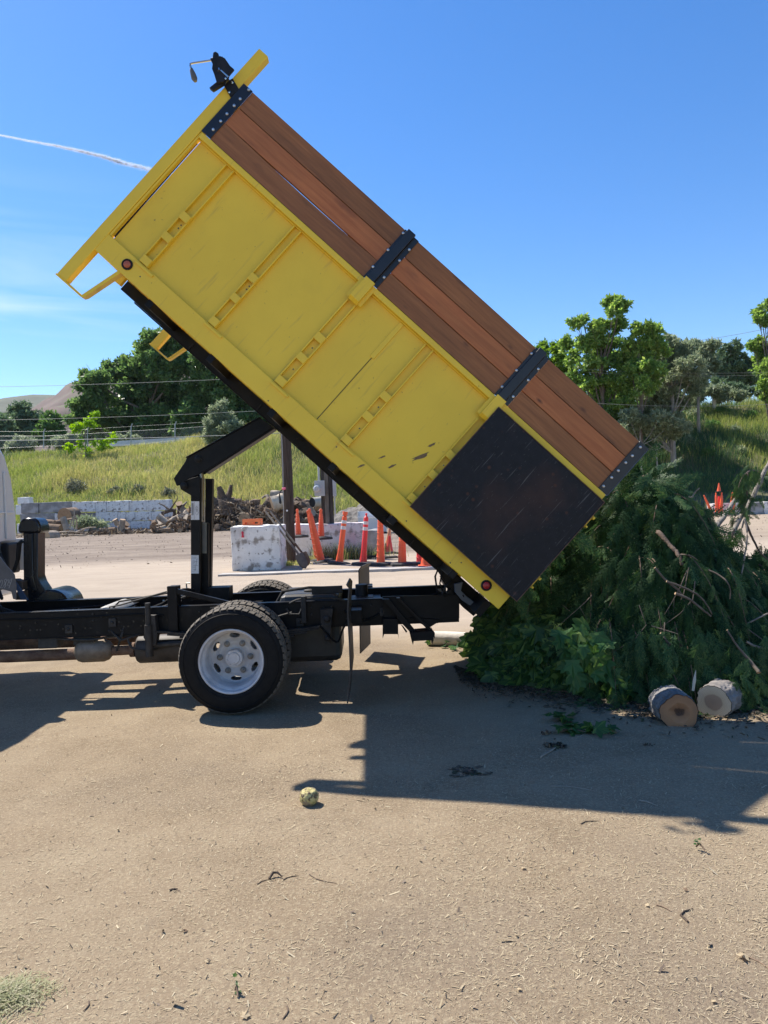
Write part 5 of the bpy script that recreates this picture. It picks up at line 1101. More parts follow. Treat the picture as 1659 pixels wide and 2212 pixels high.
# shovels leaning on the block
hand = mat('worn_ash_handle', (.20, .16, .12), (.32, .27, .21), rough=.8, scale=3, stretch=(1, 1, 4))
def shovel(t0, t1, blade, Y1, lab):
    top, neck = wp(*r6(*t0), A0.y + .25), wp(*r6(*t1), Y1); tip = wp(*r6(*blade), Y1 - .08)
    o = empty('shovel', (tip.x, tip.y, gz(tip.x, tip.y))); tag(o, lab, 'shovel', 'shovels leaning by the utility pole'); q = Vector(o.location)
    d = (neck - top).normalized(); tip = neck + (tip - neck)
    m = MB(); m.tube([top - q, (top.lerp(neck, .5)) - q, neck - d * .12 - q], [.017, .019, .018], 8); m.build('handle', hand, o, smooth=True)
    m = MB(); m.tube([neck - d * .22 - q, neck - q, neck + (tip - neck) * .12 - q], [.021, .02, .03], 8)
    ax = (tip - neck); L_ = ax.length; ax.normalize(); sx_ = ax.cross(Vector((0, 1, 0))).normalized(); up = sx_.cross(ax); rows_ = []
    for i in range(9):
        f = i / 8; w2 = .088 * (1 if f < .5 else sqrt(max(0, 1 - ((f - .5) / .5) ** 2)) * .98 + .02) * (1 if f > .02 else .9)
        rows_.append([neck + ax * (L_ * (.06 + .94 * f)) + sx_ * (w2 * s) + up * (.035 * (s * s - .6) * (1 - .3 * f)) - q for s in (-1, -.5, 0, .5, 1)])
    o_ = len(m.v); vs = [p for r_ in rows_ for p in r_]; vs2 = [p + up * .004 for p in vs]; n_ = len(vs); fs = []
    for i in range(8):
        for j in range(4): k = i * 5 + j; fs += [(k, k + 1, k + 6, k + 5), (n_ + k + 5, n_ + k + 6, n_ + k + 1, n_ + k)]
    m.add(vs + vs2, fs); m.build('blade', rust if 'rear' in lab else mat('blade_steel', (.06, .045, .04), (.12, .09, .075), rough=.6), o, smooth=35)
shovel((340, 548), (560, 832), (612, 935), A0.y - .10, 'front shovel, its long handle leaning left over the largest white block')
shovel((372, 548), (585, 825), (628, 915), A0.y + .02, 'rear shovel, handle crossing just right of the other one')

# ---- orange posts and cones
fluo = mat('fluorescent_orange', (.80, .105, .030), (.86, .135, .04), rough=.45, scale=4); fred = mat('fluorescent_red', (.72, .035, .035), (.80, .05, .045), rough=.45, scale=4)
faded = mat('faded_orange', (.62, .24, .11), (.74, .34, .18), rough=.6, scale=3)
for f_ in (fluo, fred, faded):
    b = f_.node_tree.nodes['Principled BSDF']; b.inputs['Subsurface Weight'].default_value = 0
refl = mat('reflective_band', (.62, .62, .60), rough=.35); base_m = mat('rubber_base', (.022, .022, .023), (.05, .048, .045), rough=.8, scale=9)
def local(P0, P1):
    z = (P1 - P0).normalized(); x = Vector((0, 1, 0)).cross(z).normalized() if abs(z.y) < .99 else Vector((1, 0, 0)); y = z.cross(x); return Matrix((x, y, z)).transposed().to_4x4()
PN = [0]
def post_(b, t, kind, lab, cat='traffic post', Yd=None, mt=None, w0=1., grp='orange posts by the concrete blocks', fullh=None, base=True):
    """b, t photo points of foot and top; kind stack / band / ball / cone"""
    P0 = gp(*b) if Yd is None else wp(*b, Yd)
    if Yd is not None: P0.z = max(P0.z, gz(P0.x, P0.y))
    P1 = wp(*t, P0.y); H_ = (P1 - P0).length if fullh is None else fullh
    o = empty('traffic_cone' if kind == 'cone' else 'traffic_post', P0); tag(o, lab, cat, grp); mt = mt or fluo
    M_ = local(P0, P1); PN[0] += 1
    def emit(name, prof, m_, n=18):
        m = MB(); m.lathe((0, 0, 0), prof, n=n, ax='z', cap=True); m.v = [tuple(M_ @ Vector(v)) for v in m.v]; return m.build(name, m_, o, smooth=30)
    z0 = .045
    if kind == 'stack':
        prof = []; k = 8; seg = (H_ - z0 - .16) / k
        for i in range(k):
            r_ = (.080 - .0042 * i) * w0; prof += [(r_, z0 + seg * i), (r_ * .90, z0 + seg * (i + .93)), (r_ * 1.02, z0 + seg * (i + .95)), (r_ * 1.0, z0 + seg * (i + 1) - .002)]
        zt = H_ - .16; prof += [(.044 * w0, zt), (.040 * w0, zt + .03), (.030, zt + .06), (.028, zt + .09), (.035, zt + .12), (.026, H_ - .01), (0, H_)]
        emit('tube', prof, mt)
        m = MB()
        for i in range(1, 6):
            r_ = (.080 - .0042 * i) * w0; m.box(-r_ - .012, -r_ * .5, -.03, .012, z0 + seg * i - .006, z0 + seg * i + .006, M_)
        m.build('stop_tab', mat('pale_tab', (.80, .45, .32), rough=.5), o)
    elif kind in ('band', 'ball'):
        r0, r1 = .056 * w0, .044 * w0; f = lambda z: r0 + (r1 - r0) * z / H_
        top = [(f(H_ * .86), H_ * .86), (.048, H_ * .875), (.048, H_ * .90), (.030, H_ * .91), (.030, H_ * .93), (.048, H_ * .935), (.052, H_ * .99), (.05, H_)] if kind == 'band' else [(f(H_ * .86), H_ * .86), (.046, H_ * .865), (.047, H_ * .90), (.030, H_ * .93), (.018, H_ * .94), (.018, H_ * .955), (.024, H_ * .97), (.020, H_ * .99), (0, H_)]
        emit('tube', [(r0 * 1.25, z0), (r0 * 1.22, z0 + .06), (f(.25), .25), (f(.27) * 1.06, .27), (f(.3), .30)] + top, mt)
        for a, b_ in ((.66, .725), (.775, .835)):
            m = MB(); m.lathe((0, 0, 0), [(f(H_ * a) + .0015, H_ * a), (f(H_ * b_) + .0015, H_ * b_)], n=18, ax='z', cap=False); m.v = [tuple(M_ @ Vector(v)) for v in m.v]; m.build('reflective_band', refl, o, smooth=True)
    else:
        W2 = H_ * .22 * w0; emit('cone_body', [(W2 * 1.1, .022), (W2, .04), (W2 * .93, .08), (W2 * .32, H_ * .93), (W2 * .30, H_), (W2 * .2, H_ + .004), (W2 * .18, H_ * .9)], mt)
        m = MB(); m.box(-W2 * 1.45, W2 * 1.45, -W2 * 1.45, W2 * 1.45, 0, .0215, M_); m.build('foot', mt if base is True else base_m, o, bevel=.006); return o
    m = MB(); n = 8; R_ = .25 * (1 if base is True else .8); m.lathe((0, 0, 0), [(R_, -.012), (R_, .025), (R_ * .93, .045), (.12, .055), (0, .055)], n=n, ax='z', cap=True)
    M2 = M_ if abs(t[0] - b[0]) > 12 else Matrix.Rotation(random.uniform(0, 1), 4, 'Z'); m.v = [tuple(M2 @ Vector(v)) for v in m.v]; m.build('rubber_base', base_m, o)
    return o
def z8(x, y): return (663.6 + x / 6.25, 1061.7 + y / 6.25)
post_(z8(150, 935), z8(5, 250), 'stack', 'slightly farther of the two posts leaning left together', w0=.8, Yd=gp(*z8(195, 955)).y + .35)
post_(z8(195, 960), z8(25, 228), 'stack', 'orange ribbed post leaning left beside the shovel blades', w0=1.05)
post_(z8(432, 978), z8(515, 272), 'band', 'orange post with two silver bands and a square handle, leaning right', w0=1.1)
post_(z8(755, 985), z8(800, 288), 'ball', 'red post with two silver bands and a ball top', mt=fred, w0=1.05)
post_(z8(995, 990), z8(985, 200), 'stack', 'widest straight orange ribbed post, its top hidden by the bed frame', w0=1.05)
post_(z8(1283, 990), z8(1283, 250), 'stack', 'straight orange ribbed post right of the widest one, cut off by the bed frame', w0=1.05)
post_(z8(1525, 982), z8(1520, 330), 'stack', 'red orange post mostly hidden where the bed frame comes down', mt=fred, w0=.95)
post_(z8(1600, 1012), z8(1600, 700), 'cone', 'orange cone foot peeking out under the lower bed frame', 'traffic cone', grp=None)
post_((645, 1160), (642, 1099), 'stack', 'orange post rising just right of the utility pole behind the blocks', Yd=17.5, w0=.9)
post_(z8(190, 640), z8(185, 232), 'stack', 'orange post in front of the meter timbers behind the pink block', Yd=16.2, w0=.95)
post_(z8(1110, 832), z8(1112, 600), 'cone', 'small red cone in front of the faded orange cone', 'traffic cone', mt=fred, grp=None, w0=1.0)
post_(z8(1085, 820), z8(1115, 500), 'cone', 'tall faded orange cone behind the small red one', 'traffic cone', mt=faded, grp=None, w0=.8)
def z9(x, y): return (1459.9 + x / 8.333, 962.2 + y / 8.333)
G2 = 'far right group of orange posts'
post_(z9(665, 1250), z9(505, 895), 'stack', 'far right orange post leaning left away from its group', Yd=32.2, w0=.9, grp=G2)
post_(z9(745, 1250), z9(722, 850), 'stack', 'left upright post under the raised far cone', Yd=32.2, w0=1.1, grp=G2)
post_(z9(812, 1245), z9(826, 842), 'stack', 'right upright post under the raised far cone', Yd=32.2, w0=1.1, grp=G2)
post_(z9(775, 1250), z9(775, 915), 'cone', 'red cone standing between the two far upright posts', 'traffic cone', Yd=32.4, mt=fred, grp=None, w0=.7)
o = post_(z9(776, 832), z9(776, 680), 'cone', 'far orange cone stuck on top of the two upright posts', 'traffic cone', Yd=32.2, grp=None, w0=1.0, base='dark')
post_(z9(985, 1240), z9(1022, 842), 'stack', 'left post of the pair behind the sloping pale branch', Yd=32.4, w0=1.0, grp=G2)
post_(z9(1035, 1240), z9(1048, 842), 'stack', 'right post of the pair behind the sloping pale branch', Yd=32.4, w0=1.0, grp=G2)
# loose rubber bases and scraps lying by the posts
for i, (x, y, lab) in enumerate([(905, 905, 'curved strip of black rubber behind the ribbed posts'), (1090, 855, 'curved strip of dark rubber by the small red cone'), (1130, 915, 'strip of black rubber lying between the two ribbed posts')]):
    q = gp(*z8(x, y)); m = MB(); m.tube([(-.28, .02, .02), (-.1, -.03, .045), (.1, -.02, .05), (.3, .06, .02)], [.02, .028, .028, .02], 6); tag(m.build('rubber_strip', base_m, loc=q), lab, 'rubber strip', 'rubber scraps')
# weeds around the blocks
def weeds(name, cx_, cy_, rx, ry, n, h, mats, lab):
    x = RNG.normal(cx_, rx, n); y = RNG.normal(cy_, ry, n); z = gza(x, y)
    tag(blades(name, np.stack([x, y, z], 1), RNG.uniform(.3, 1, n) * h, RNG.uniform(.006, .014, n), mats, RNG.integers(0, len(mats), n), .4), lab, 'weeds', kind='stuff')
q = gp(745, 1208); weeds('weeds', q.x, q.y - .05, .42, .10, 900, .42, [g2, g3, leafmat('seed_heads', [(.10, .075, .05), (.16, .12, .08)], .2)], 'dry seeding weeds in front of the pink stained block')
q = gp(668, 1212); weeds('weeds', q.x, q.y, .22, .10, 700, .14, [g2, L_olive], 'pale weeds at the foot of the left leaning posts')
q = gp(616, 1222); weeds('weeds', q.x, q.y, .25, .08, 500, .12, [g2, g1], 'green weeds at the foot of the utility pole')
q = gp(795, 1200); weeds('weeds', q.x, q.y, .25, .10, 400, .12, [g2, g1], 'weeds at the foot of the dark grey block')
# concrete edge strip
q0, q1 = gp(470, 1246), gp(1000, 1228); cs = MB(); n_ = 26; pts = []
L0 = [];
for i in range(n_ + 1):
    f = i / n_; x = q0.x + (q1.x + 1 - q0.x) * f; y = q0.y + (q1.y - q0.y) * f; jt = random.uniform(-.05, .05)
    L0.append((Vector((x, y + jt, gz(x, y) - .05)), Vector((x, y + jt + random.uniform(-.02, .02), gz(x, y) + .035)), Vector((x, y + .42, gz(x, y + .42) + .012)), Vector((x, y + .42, gz(x, y) - .05))))
for i in range(n_): cs.hexa(L0[i], L0[i + 1])
tag(cs.build('concrete_strip', mat('worn_concrete', (.33, .31, .285), (.44, .41, .375), rough=.9, scale=4, bump=.3)), kind='structure')
# ---- white bin, soil mound
q = wp(775, 1139, 28); q1 = wp(835, 1139, 28); bn = empty('storage_bin', (q.x, 28, gz(0, 28))); tag(bn, 'open white bin in front of the grey soil mound', 'bin')
W_ = q1.x - q.x; H_ = wp(775, 1105, 28).z - gz(0, 28)
m = MB(); m.box(0, W_, 0, .8, .06, H_ * .72); m.box(-.02, .02, -.02, .8, .03, H_); m.build('bin_body', mat('bin_white', (.50, .52, .52), (.60, .61, .61), rough=.6, scale=2), bn, bevel=.01)
m = MB(); m.box(-.03, W_ + .03, -.035, -.021, H_ * .72, H_ * .80); m.box(0, W_, .5, .55, H_ * .73, H_ * 1.0); m.build('bin_rim', mat('bin_rim', (.7, .7, .7), rough=.5), bn, bevel=.004)
m = MB(); m.box(.05, W_, .02, .78, -.02, .059); m.build('skid', matte, bn)
def mound(name, cx_, cy_, rx, ry, h, mt, seed):
    xs_ = np.linspace(-1.15, 1.15, 60); X, Y = np.meshgrid(xs_, xs_); r_ = np.sqrt(X ** 2 + Y ** 2); z = np.clip(1 - r_, -.1, 1) ** 1.0 if False else np.where(r_ < 1, (1 - r_) ** .85, -.1)
    z = z * h * (1 + .35 * (vnoise(X, Y, .35, seed) - .5)) + (vnoise(X, Y, .08, seed + 1) - .5) * h * .13 + (vnoise(X, Y, .03, seed + 2) - .5) * h * .06
    X = X * rx + cx_; Y = Y * ry + cy_; tag(grid(name, X, Y, z + gza(X, Y), mt), kind='structure')
soil = mat('grey_soil', (.07, .062, .055), (.22, .20, .175), rough=1, scale=5, bump=.8, bscale=9)
q = wp(805, 1100, 34); mound('soil_mound', q.x, 34.5, 2.6, 2.2, wp(790, 1072, 34).z - .45, soil, 3)
q = wp(520, 1100, 39); mound('bark_mound', q.x, 40.3, 4.2, 2.0, 1.35, mat('bark_debris', (.045, .03, .022), (.15, .11, .08), rough=1, scale=4, bump=1.0, bscale=8), 8)

# ---- logs, stumps and roots in front of the slope
cut = mat('fresh_cut_wood', (.34, .22, .12), (.46, .32, .19), rough=.85, scale=6); cutd = mat('old_cut_wood', (.28, .17, .09), (.38, .24, .13), rough=.9, scale=6)
barkd = mat('dark_bark', (.05, .034, .024), (.16, .115, .08), rough=.95, scale=4, bump=1.0, bscale=14)
barkb = mat('brown_bark', (.12, .078, .048), (.27, .185, .12), rough=.95, scale=5, bump=.8, bscale=14)
barkw = mat('weathered_wood', (.20, .16, .12), (.42, .35, .27), rough=.9, scale=4, bump=.6, bscale=12)
def logm(P0, P1, r0, r1, bm_, cm_, name='log', lab=None, grp=None, cat='log', n=14, bend=.0, jit=.05, seg=6):
    P0, P1 = Vector(P0), Vector(P1); o = empty(name, P0) if False else None
    m = MB(); d = P1 - P0; side = d.cross(Vector((0, 0, 1))).normalized() if d.normalized().z < .95 else Vector((1, 0, 0)); b_ = Vector(RNG.normal(size=3)) * d.length * bend; b_.z = abs(b_.z)
    pts = [P0.lerp(P1, i / seg) + b_ * sin(pi * i / seg) - P0 for i in range(seg + 1)]; m.tube(pts, [r0 + (r1 - r0) * i / seg for i in range(seg + 1)], n, jit=jit)
    m.m[-2:] = [1, 1]; o = m.build(name, [bm_, cm_], smooth=40, loc=P0); tag(o, lab, cat, grp); return o
q = wp(139, 1115, 39.2); logm(q, q + Vector((.2, .8, .02)), .44, .44, barkb, cutd, 'log', 'large round brown log end resting against the low wall', jit=.02)
LG = 'logs heaped before the low wall'
for (x0, y0, x1, y1, r_, Yd, lab) in [(86, 1127, 118, 1130, .17, 38.3, 'short brown log at the top left of the heap by the wall'), (88, 1140, 132, 1143, .26, 38.0, 'thick dark log under the short brown one'), (104, 1132, 160, 1124, .16, 38.6, 'long log running under the round log end'),
                                      (136, 1118, 145, 1146, .16, 37.6, 'grey split log standing aslant among the branches'), (200, 1150, 250, 1146, .20, 38.0, 'low flat log at the middle of the heap'), (252, 1148, 281, 1147, .19, 38.2, 'flat sawn log right of the middle one'), (262, 1148, 265, 1122, .16, 38.0, 'upright stub with a pale top'),
                                      (255, 1134, 248, 1122, .15, 38.2, 'short dark stub leaning left of the pale topped one'), (262, 1142, 272, 1130, .24, 38.8, 'dark log behind the upright stub'), (165, 1138, 196, 1130, .16, 38.8, 'brown log under the pale twigs'), (342, 1115, 362, 1130, .17, 37.2, 'pale split log leaning down at the right end of the wall'), (322, 1150, 368, 1135, .12, 37.4, 'long pale log at the right end of the wall')]:
    logm(wp(x0, y0, Yd), wp(x1, y1, Yd - .1), r_, r_ * .9, barkw if 'pale' in lab or 'grey' in lab else barkb, cut, 'log', lab, LG)
q = wp(98, 1160, 35.5); logm(q, q + Vector((.25, .6, 0)), .30, .28, barkw, cut, 'log', 'pale round log end lying in front of the heap by the cab')
for i, (x, y) in enumerate([(104, 1165, ), (120, 1160), (135, 1158), (150, 1163), (160, 1156), (172, 1160), (185, 1162), (140, 1166), (165, 1150), (128, 1150), (110, 1157), (195, 1158), (150, 1140), (158, 1135), (165, 1142)]):
    q = wp(x, y, 36.3 + random.uniform(-.4, .6)); an = random.uniform(-.5, .6) if i < 12 else random.uniform(1.2, 1.8); L_ = random.uniform(.6, 1.2)
    logm(q, q + Vector((cos(an) * L_, random.uniform(-.3, .3), sin(an) * L_ * (.5 if i < 12 else .8))), .045, .02, barkw, barkw, 'branch', 'bare grey branch in the tangle before the low wall', 'bare branches before the low wall', 'branch', n=6, bend=.08)
q = wp(185, 1130, 38.2); bq = empty('cut_branch', q); tag(bq, 'grey green leafy branch lying on the log heap before the wall', 'branch')
leaves('foliage', [(-.3, 0, 0), (.2, 0, .05), (.7, 0, -.1), (.0, 0, .2)], [(.5, .4, .22), (.5, .4, .25), (.5, .3, .15), (.4, .3, .15)], 1500, .07, L_olive, bq, aspect=3)
m = MB(); m.tube([(-.6, 0, -.1), (0, 0, 0), (.6, 0, .1)], [.04, .03, .015], 6); m.build('stem', barkw, bq)
# root heap behind the hoist
RG = 'roots and split wood in the heap behind the hoist'
def chunk(P, L_, r_, mt, lab, grp, cat='wood chunk', tilt=.5):
    a = random.uniform(0, pi); e = random.uniform(-tilt, tilt); d = Vector((cos(a) * cos(e), sin(a) * cos(e) * .5, sin(e))) * L_
    m = MB(); sg = 7; b1, b2 = [Vector(RNG.normal(size=3)) * L_ * .10 for _ in range(2)]
    pts = [d * (i / sg - .5) + b1 * sin(pi * i / sg) + b2 * sin(2 * pi * i / sg) for i in range(sg + 1)]; rr = [r_ * random.uniform(.6, 1.15) * (1 - .45 * i / sg) for i in range(sg + 1)]
    m.tube(pts, rr, 9, jit=.22); m.m[-2:] = [1, 1]
    for _ in range(random.choice((0, 1, 2, 3))):
        s0 = random.choice(pts[1:-1]); e_ = s0 + Vector(RNG.normal(size=3)).normalized() * L_ * random.uniform(.25, .5); m.tube([s0, s0.lerp(e_, .5) + Vector(RNG.normal(size=3)) * L_ * .05, e_], [r_ * .45, r_ * .3, r_ * .1], 6, jit=.2)
    m.m += [0] * (len(m.f) - len(m.m)); o = m.build('wood_chunk', [mt, random.choice([cut, cutd, barkw])], smooth=30, loc=P); tag(o, lab, cat, grp)
labs = {0: ('dark gnarled root chunk in the heap behind the hoist', 'dark root chunks'), 1: ('brown split chunk in the heap behind the hoist', 'brown split chunks'), 2: ('pale weathered chunk in the heap behind the hoist', 'pale weathered chunks')}
def heap(n, xa, xb, top, bot, Ya, Yb_, rr=(.10, .32)):
    for i in range(n):
        x = random.uniform(xa, xb); tt = np.interp(x, [p[0] for p in top], [p[1] for p in top]); f = random.random(); y = tt + 5 + (bot - tt - 7) * f; Yd = Yb_ + (Ya - Yb_) * f
        k = random.choice((0, 0, 1, 1, 2)); chunk(wp(x, y, Yd), random.uniform(.7, 2.2), random.uniform(*rr), [barkd, barkb, barkw][k], *labs[k], tilt=.7)
heap(72, 375, 640, [(370, 1120), (400, 1088), (412, 1078), (460, 1090), (475, 1080), (520, 1078), (560, 1078), (590, 1070), (615, 1075), (640, 1085)], 1152, 37.0, 39.8)
heap(16, 640, 700, [(640, 1085), (700, 1090)], 1135, 37.0, 39.5)
heap(10, 330, 385, [(330, 1135), (385, 1110)], 1152, 37.0, 38.5, (.08, .16))
q = wp(487, 1092, 38.2); st = MB()
st.tube([(0, 0, -.5), (0, 0, 0), (-.05, 0, .35)], [.62, .45, .30], 12, jit=.15)
for a in ((-.05, .3, -.35, .95, .13), (-.1, .35, -.22, 1.0, .12), (.05, .3, .28, .75, .15), (.05, .3, .36, 1.05, .13), (.1, .2, .7, .1, .2), (.2, 0, 1.1, -.2, .18), (-.2, .1, -.9, .0, .16), (-.2, .0, -.7, .4, .12)):
    st.tube([(a[0], 0, a[1]), ((a[0] + a[2]) / 2 + .05, -.1, (a[1] + a[3]) / 2 - .03), (a[2], -.1, a[3])], [a[4] * 1.5, a[4] * 1.1, a[4] * .55], 8, jit=.2)
tag(st.build('tree_stump', barkd, smooth=40, loc=q), 'upturned dark stump with two root prongs on top of the wood heap', 'stump')
q = wp(600, 1085, 37.6); logm(q + Vector((-.3, 0, -.1)), q + Vector((.7, .3, .2)), .42, .36, mat('stripped_wood', (.40, .32, .23), (.62, .54, .42), rough=.9, scale=3, bump=.5), cut, 'log', 'big pale stripped log left of the utility pole', jit=.14)
q = wp(528, 1122, 37.2); logm(q, q + Vector((.15, .6, 0)), .33, .33, barkb, cut, 'log', 'round sawn log end just behind the orange crate', jit=.03)
q = wp(686, 1085, 37.5); logm(q + Vector((-.25, -.2, 0)), q + Vector((.25, .3, .05)), .24, .26, mat('grey_drum', (.30, .28, .24), (.42, .40, .35), rough=.8), matte, 'drum', 'grey rolled drum on the heap left of the meter posts', cat='drum', jit=.03)
def shards(name, cx_, cy_, rx, ry, zf, n, size, m, lab, cat):
    x = RNG.normal(0, rx, n); y = RNG.normal(0, ry, n); Z = zf(x, y); M_ = rot_rand(n); s_ = size * RNG.uniform(.3, 1.3, n)
    q = np.array([[-.8, -.1, 0], [.8, -.14, .0], [.9, .08, .05], [-.7, .12, .04]]); V = np.einsum('nij,kj->nki', M_, q) * s_[:, None, None] + np.stack([x + cx_, y + cy_, Z], -1)[:, None, :]
    tag(npmesh(name, V.reshape(-1, 3), np.arange(n * 4).reshape(n, 4), m), lab, cat, kind='stuff')
shm = leafmat('splinters', [(.06, .04, .03), (.14, .10, .07), (.34, .27, .18), (.10, .07, .05)], 0, rough=.9)
q = wp(510, 1100, 38.6); shards('wood_debris', q.x, 38.6, 2.3, .9, lambda x, y: .5 + RNG.uniform(0, 1.5, len(x)) * np.clip(1.1 - abs(x) / 4.5, .1, 1), 3400, .22, shm, 'small splinters and bark scattered through the wood heap', 'wood debris')
q = wp(200, 1150, 37.8); shards('wood_debris', q.x, 37.8, 2.6, .6, lambda x, y: .54 + RNG.uniform(0, .25, len(x)), 1100, .16, shm, 'twigs and bark strewn before the low block wall', 'wood debris')
# scattered bark and clods across the far yard
n = 4200; x = RNG.uniform(-22, 18, n); y = RNG.uniform(16, 39, n); s1 = RNG.uniform(.006, .022, n) * RNG.uniform(.4, 1.3, n); M_ = rot_rand(n); q = np.array([[-1.6, -.4, 0], [1.5, -.5, .1], [1.3, .5, .3], [-1.2, .4, .2]])
V = np.einsum('nij,kj->nki', M_, q) * s1[:, None, None] + np.stack([x, y, gza(x, y) + .02], -1)[:, None, :]; tag(npmesh('yard_debris', V.reshape(-1, 3), np.arange(n * 4).reshape(n, 4), shm), 'bark and clods strewn over the far yard', 'debris', kind='stuff')
# ================================================================== the brush pile
PX = [.72, .95, 1.2, 1.5, 1.8, 2.07, 2.33, 2.50, 2.75, 2.90, 3.05, 3.43, 4.0, 5.0, 6.0, 6.6]
PZ = [.0, .34, .68, 1.02, 1.28, 1.48, 1.62, 1.44, 1.24, 1.0, .86, .84, .80, .6, .3, 0]
FX = [.6, .8, 1.35, 1.6, 2.0, 2.5, 3.0, 4.0, 6.6]; FYv = [6.8, 6.4, 5.98, 5.66, 5.46, 5.48, 5.68, 5.85, 6.4]
def pile_z(X, Y, k=1.0):
    z = np.interp(X, PX, PZ) * k; f = np.interp(X, FX, FYv) + (1 - k) * .8; t = np.clip((Y - f) / .95, 0, 1); bk = np.clip((8.7 - Y) / 1.3, 0, 1)
    return z * (np.power(t, .48)) * np.sqrt(bk) * (.74 + .40 * vnoise(X, Y, .55, 41) + .16 * vnoise(X, Y, .2, 43)) - .02
xs = np.linspace(.6, 6.6, 90); ys = np.linspace(5.3, 8.8, 60); X, Y = np.meshgrid(xs, ys); Z = pile_z(X, Y, .86)
Z = Z - .16
corem = mat('pile_core', (.008, .010, .006), (.022, .022, .013), rough=1, scale=9, bump=1.0, bscale=18)  # near-black: deep shade of the gaps put into the core colour
ced = leafmat('cedar_foliage', [(.022, .062, .026), (.045, .105, .036), (.030, .078, .032), (.065, .14, .045), (.12, .16, .055)], .32, rough=.5, spec=.2)
mapl = leafmat('maple_leaves', [(.022, .068, .020), (.042, .11, .028), (.030, .082, .025), (.09, .17, .04), (.15, .24, .055)], .35, rough=.38)
i = np.arange(59)[:, None] * 90 + np.arange(89)[None, :]; CF_ = np.stack([i, i + 1, i + 91, i + 90], -1).reshape(-1, 4)
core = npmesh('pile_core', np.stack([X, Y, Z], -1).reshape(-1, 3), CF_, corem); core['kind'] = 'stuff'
pile = empty('cedar_pile', (0, 0, 0)); pile['kind'] = 'stuff'; tag(pile, 'mound of dumped dark green cedar branches under the open end of the bed', 'brush pile')
core.parent = pile; del core['kind']
def frond_proto(seed, K=11):
    rs = np.random.default_rng(seed); T = []
    def strip(p, q, w0, w1):
        d = q - p; n_ = np.array([-d[1], d[0], 0.]); n_ /= np.linalg.norm(n_) + 1e-9
        a, b, c, e = p - n_ * w0, p + n_ * w0, q + n_ * w1, q - n_ * w1; T.append([a, b, c]); T.append([a, c, e])
    strip(np.zeros(3), np.array([1., 0, 0]), .010, .003)
    for k in range(K):
        f = .08 + .90 * (k + rs.uniform(-.2, .2)) / K
        for s in (-1, 1):
            L_ = .30 * min(1, (f + .10) / .3) * (1 - f) ** .6 * rs.uniform(.5, 1.35) + .03; a = radians(rs.uniform(24, 46)); p = np.array([f, 0, 0.]); d = np.array([cos(a), s * sin(a), rs.uniform(-.25, .1)]); q = p + d * L_
            strip(p, q, .015, .008)
            nn = max(2, int(L_ / .05))
            for j in range(nn):
                g_ = (j + .6) / nn; c = p + d * L_ * g_
                for s2 in (-1, 1):
                    a2 = a * s + s2 * radians(rs.uniform(34, 56)); l2 = (.095 * (1 - g_ * .5)) * rs.uniform(.7, 1.25); e = c + np.array([cos(a2), sin(a2), rs.uniform(-.3, .2)]) * l2; n_ = np.array([-sin(a2), cos(a2), 0]) * .0155
                    T.append([c - n_ * .7, c + n_ * .7, e])
    T = np.array(T); T[..., 2] -= .35 * T[..., 0] ** 2 + .30 * np.abs(T[..., 1]) ** 1.5; return T
ced_dark = leafmat('shaded_inner_cedar', [(.010, .032, .013), (.020, .052, .018), (.014, .040, .016)], .25, rough=.6, spec=.1)  # darker copy of the cedar green, shade of the inner layer painted in
protos = [frond_proto(s) for s in range(7)]
def place(protos_, P, D, Nn, S):
    out = []
    D = D / np.linalg.norm(D, axis=1)[:, None]; Y_ = np.cross(Nn, D); Y_ /= np.linalg.norm(Y_, axis=1)[:, None]; Zx = np.cross(D, Y_); k = RNG.integers(0, len(protos_), len(P))
    for j, T in enumerate(protos_):
        s = k == j
        if not s.any(): continue
        M_ = np.stack([D[s], Y_[s], Zx[s]], -1); q = T.reshape(-1, 3); V = np.einsum('nij,kj->nki', M_, q) * S[s][:, None, None] + P[s][:, None, :]; out.append(V.reshape(-1, 3))
    V = np.concatenate(out); return V
def fronds(name, X, Y, Z, S, spread=.55, m=ced, parent=None, down=1.0, protos_=protos, loc=None):
    n = len(X); e = .12; k_ = 1.0
    gx_ = (pile_z(X + e, Y) - pile_z(X - e, Y)) / (2 * e); gy_ = (pile_z(X, Y + e) - pile_z(X, Y - e)) / (2 * e); Nn = np.stack([-gx_, -gy_, np.ones(n)], 1); Nn[:, 1] -= .5; Nn /= np.linalg.norm(Nn, axis=1)[:, None]
    g_ = np.stack([np.zeros(n), np.zeros(n), -np.ones(n)], 1) * down; D = (g_ - Nn * (g_ * Nn).sum(1)[:, None]) * .3 + np.array([0, -.16, -.8]) * down + RNG.normal(0, spread, (n, 3)) * np.array([.75, .5, .4]) + Nn * RNG.uniform(-.05, .45, n)[:, None]
    Nn = Nn * .5 + np.array([0, -.8, .25]) + RNG.normal(0, .35, (n, 3)); V = place(protos_, np.stack([X, Y, Z], 1), D, Nn, S); return npmesh(name, V, np.arange(len(V)).reshape(-1, 3), m, None, parent, loc)
def samp(n, x0, x1, tmax=1.7):
    X = RNG.uniform(x0, x1, n); f = np.interp(X, FX, FYv); t = RNG.uniform(0, 1, n) ** 1.7 * tmax; Y = f + t * .95; return X, Y
X, Y = samp(3400, 1.05, 4.3); Z = pile_z(X, Y)
kill = (X < 1.6) & (Z < .86 - 1.1 * (X - 1.15).clip(0, 2)) & (RNG.random(len(X)) < .85); X, Y, Z = X[~kill], Y[~kill], Z[~kill]
fronds('cedar_fronds', X, Y - RNG.uniform(0, .10, len(X)), Z + RNG.uniform(-.12, .10, len(X)), RNG.uniform(.16, .40, len(X)), m=ced_dark, parent=pile)['kind'] = 'stuff'
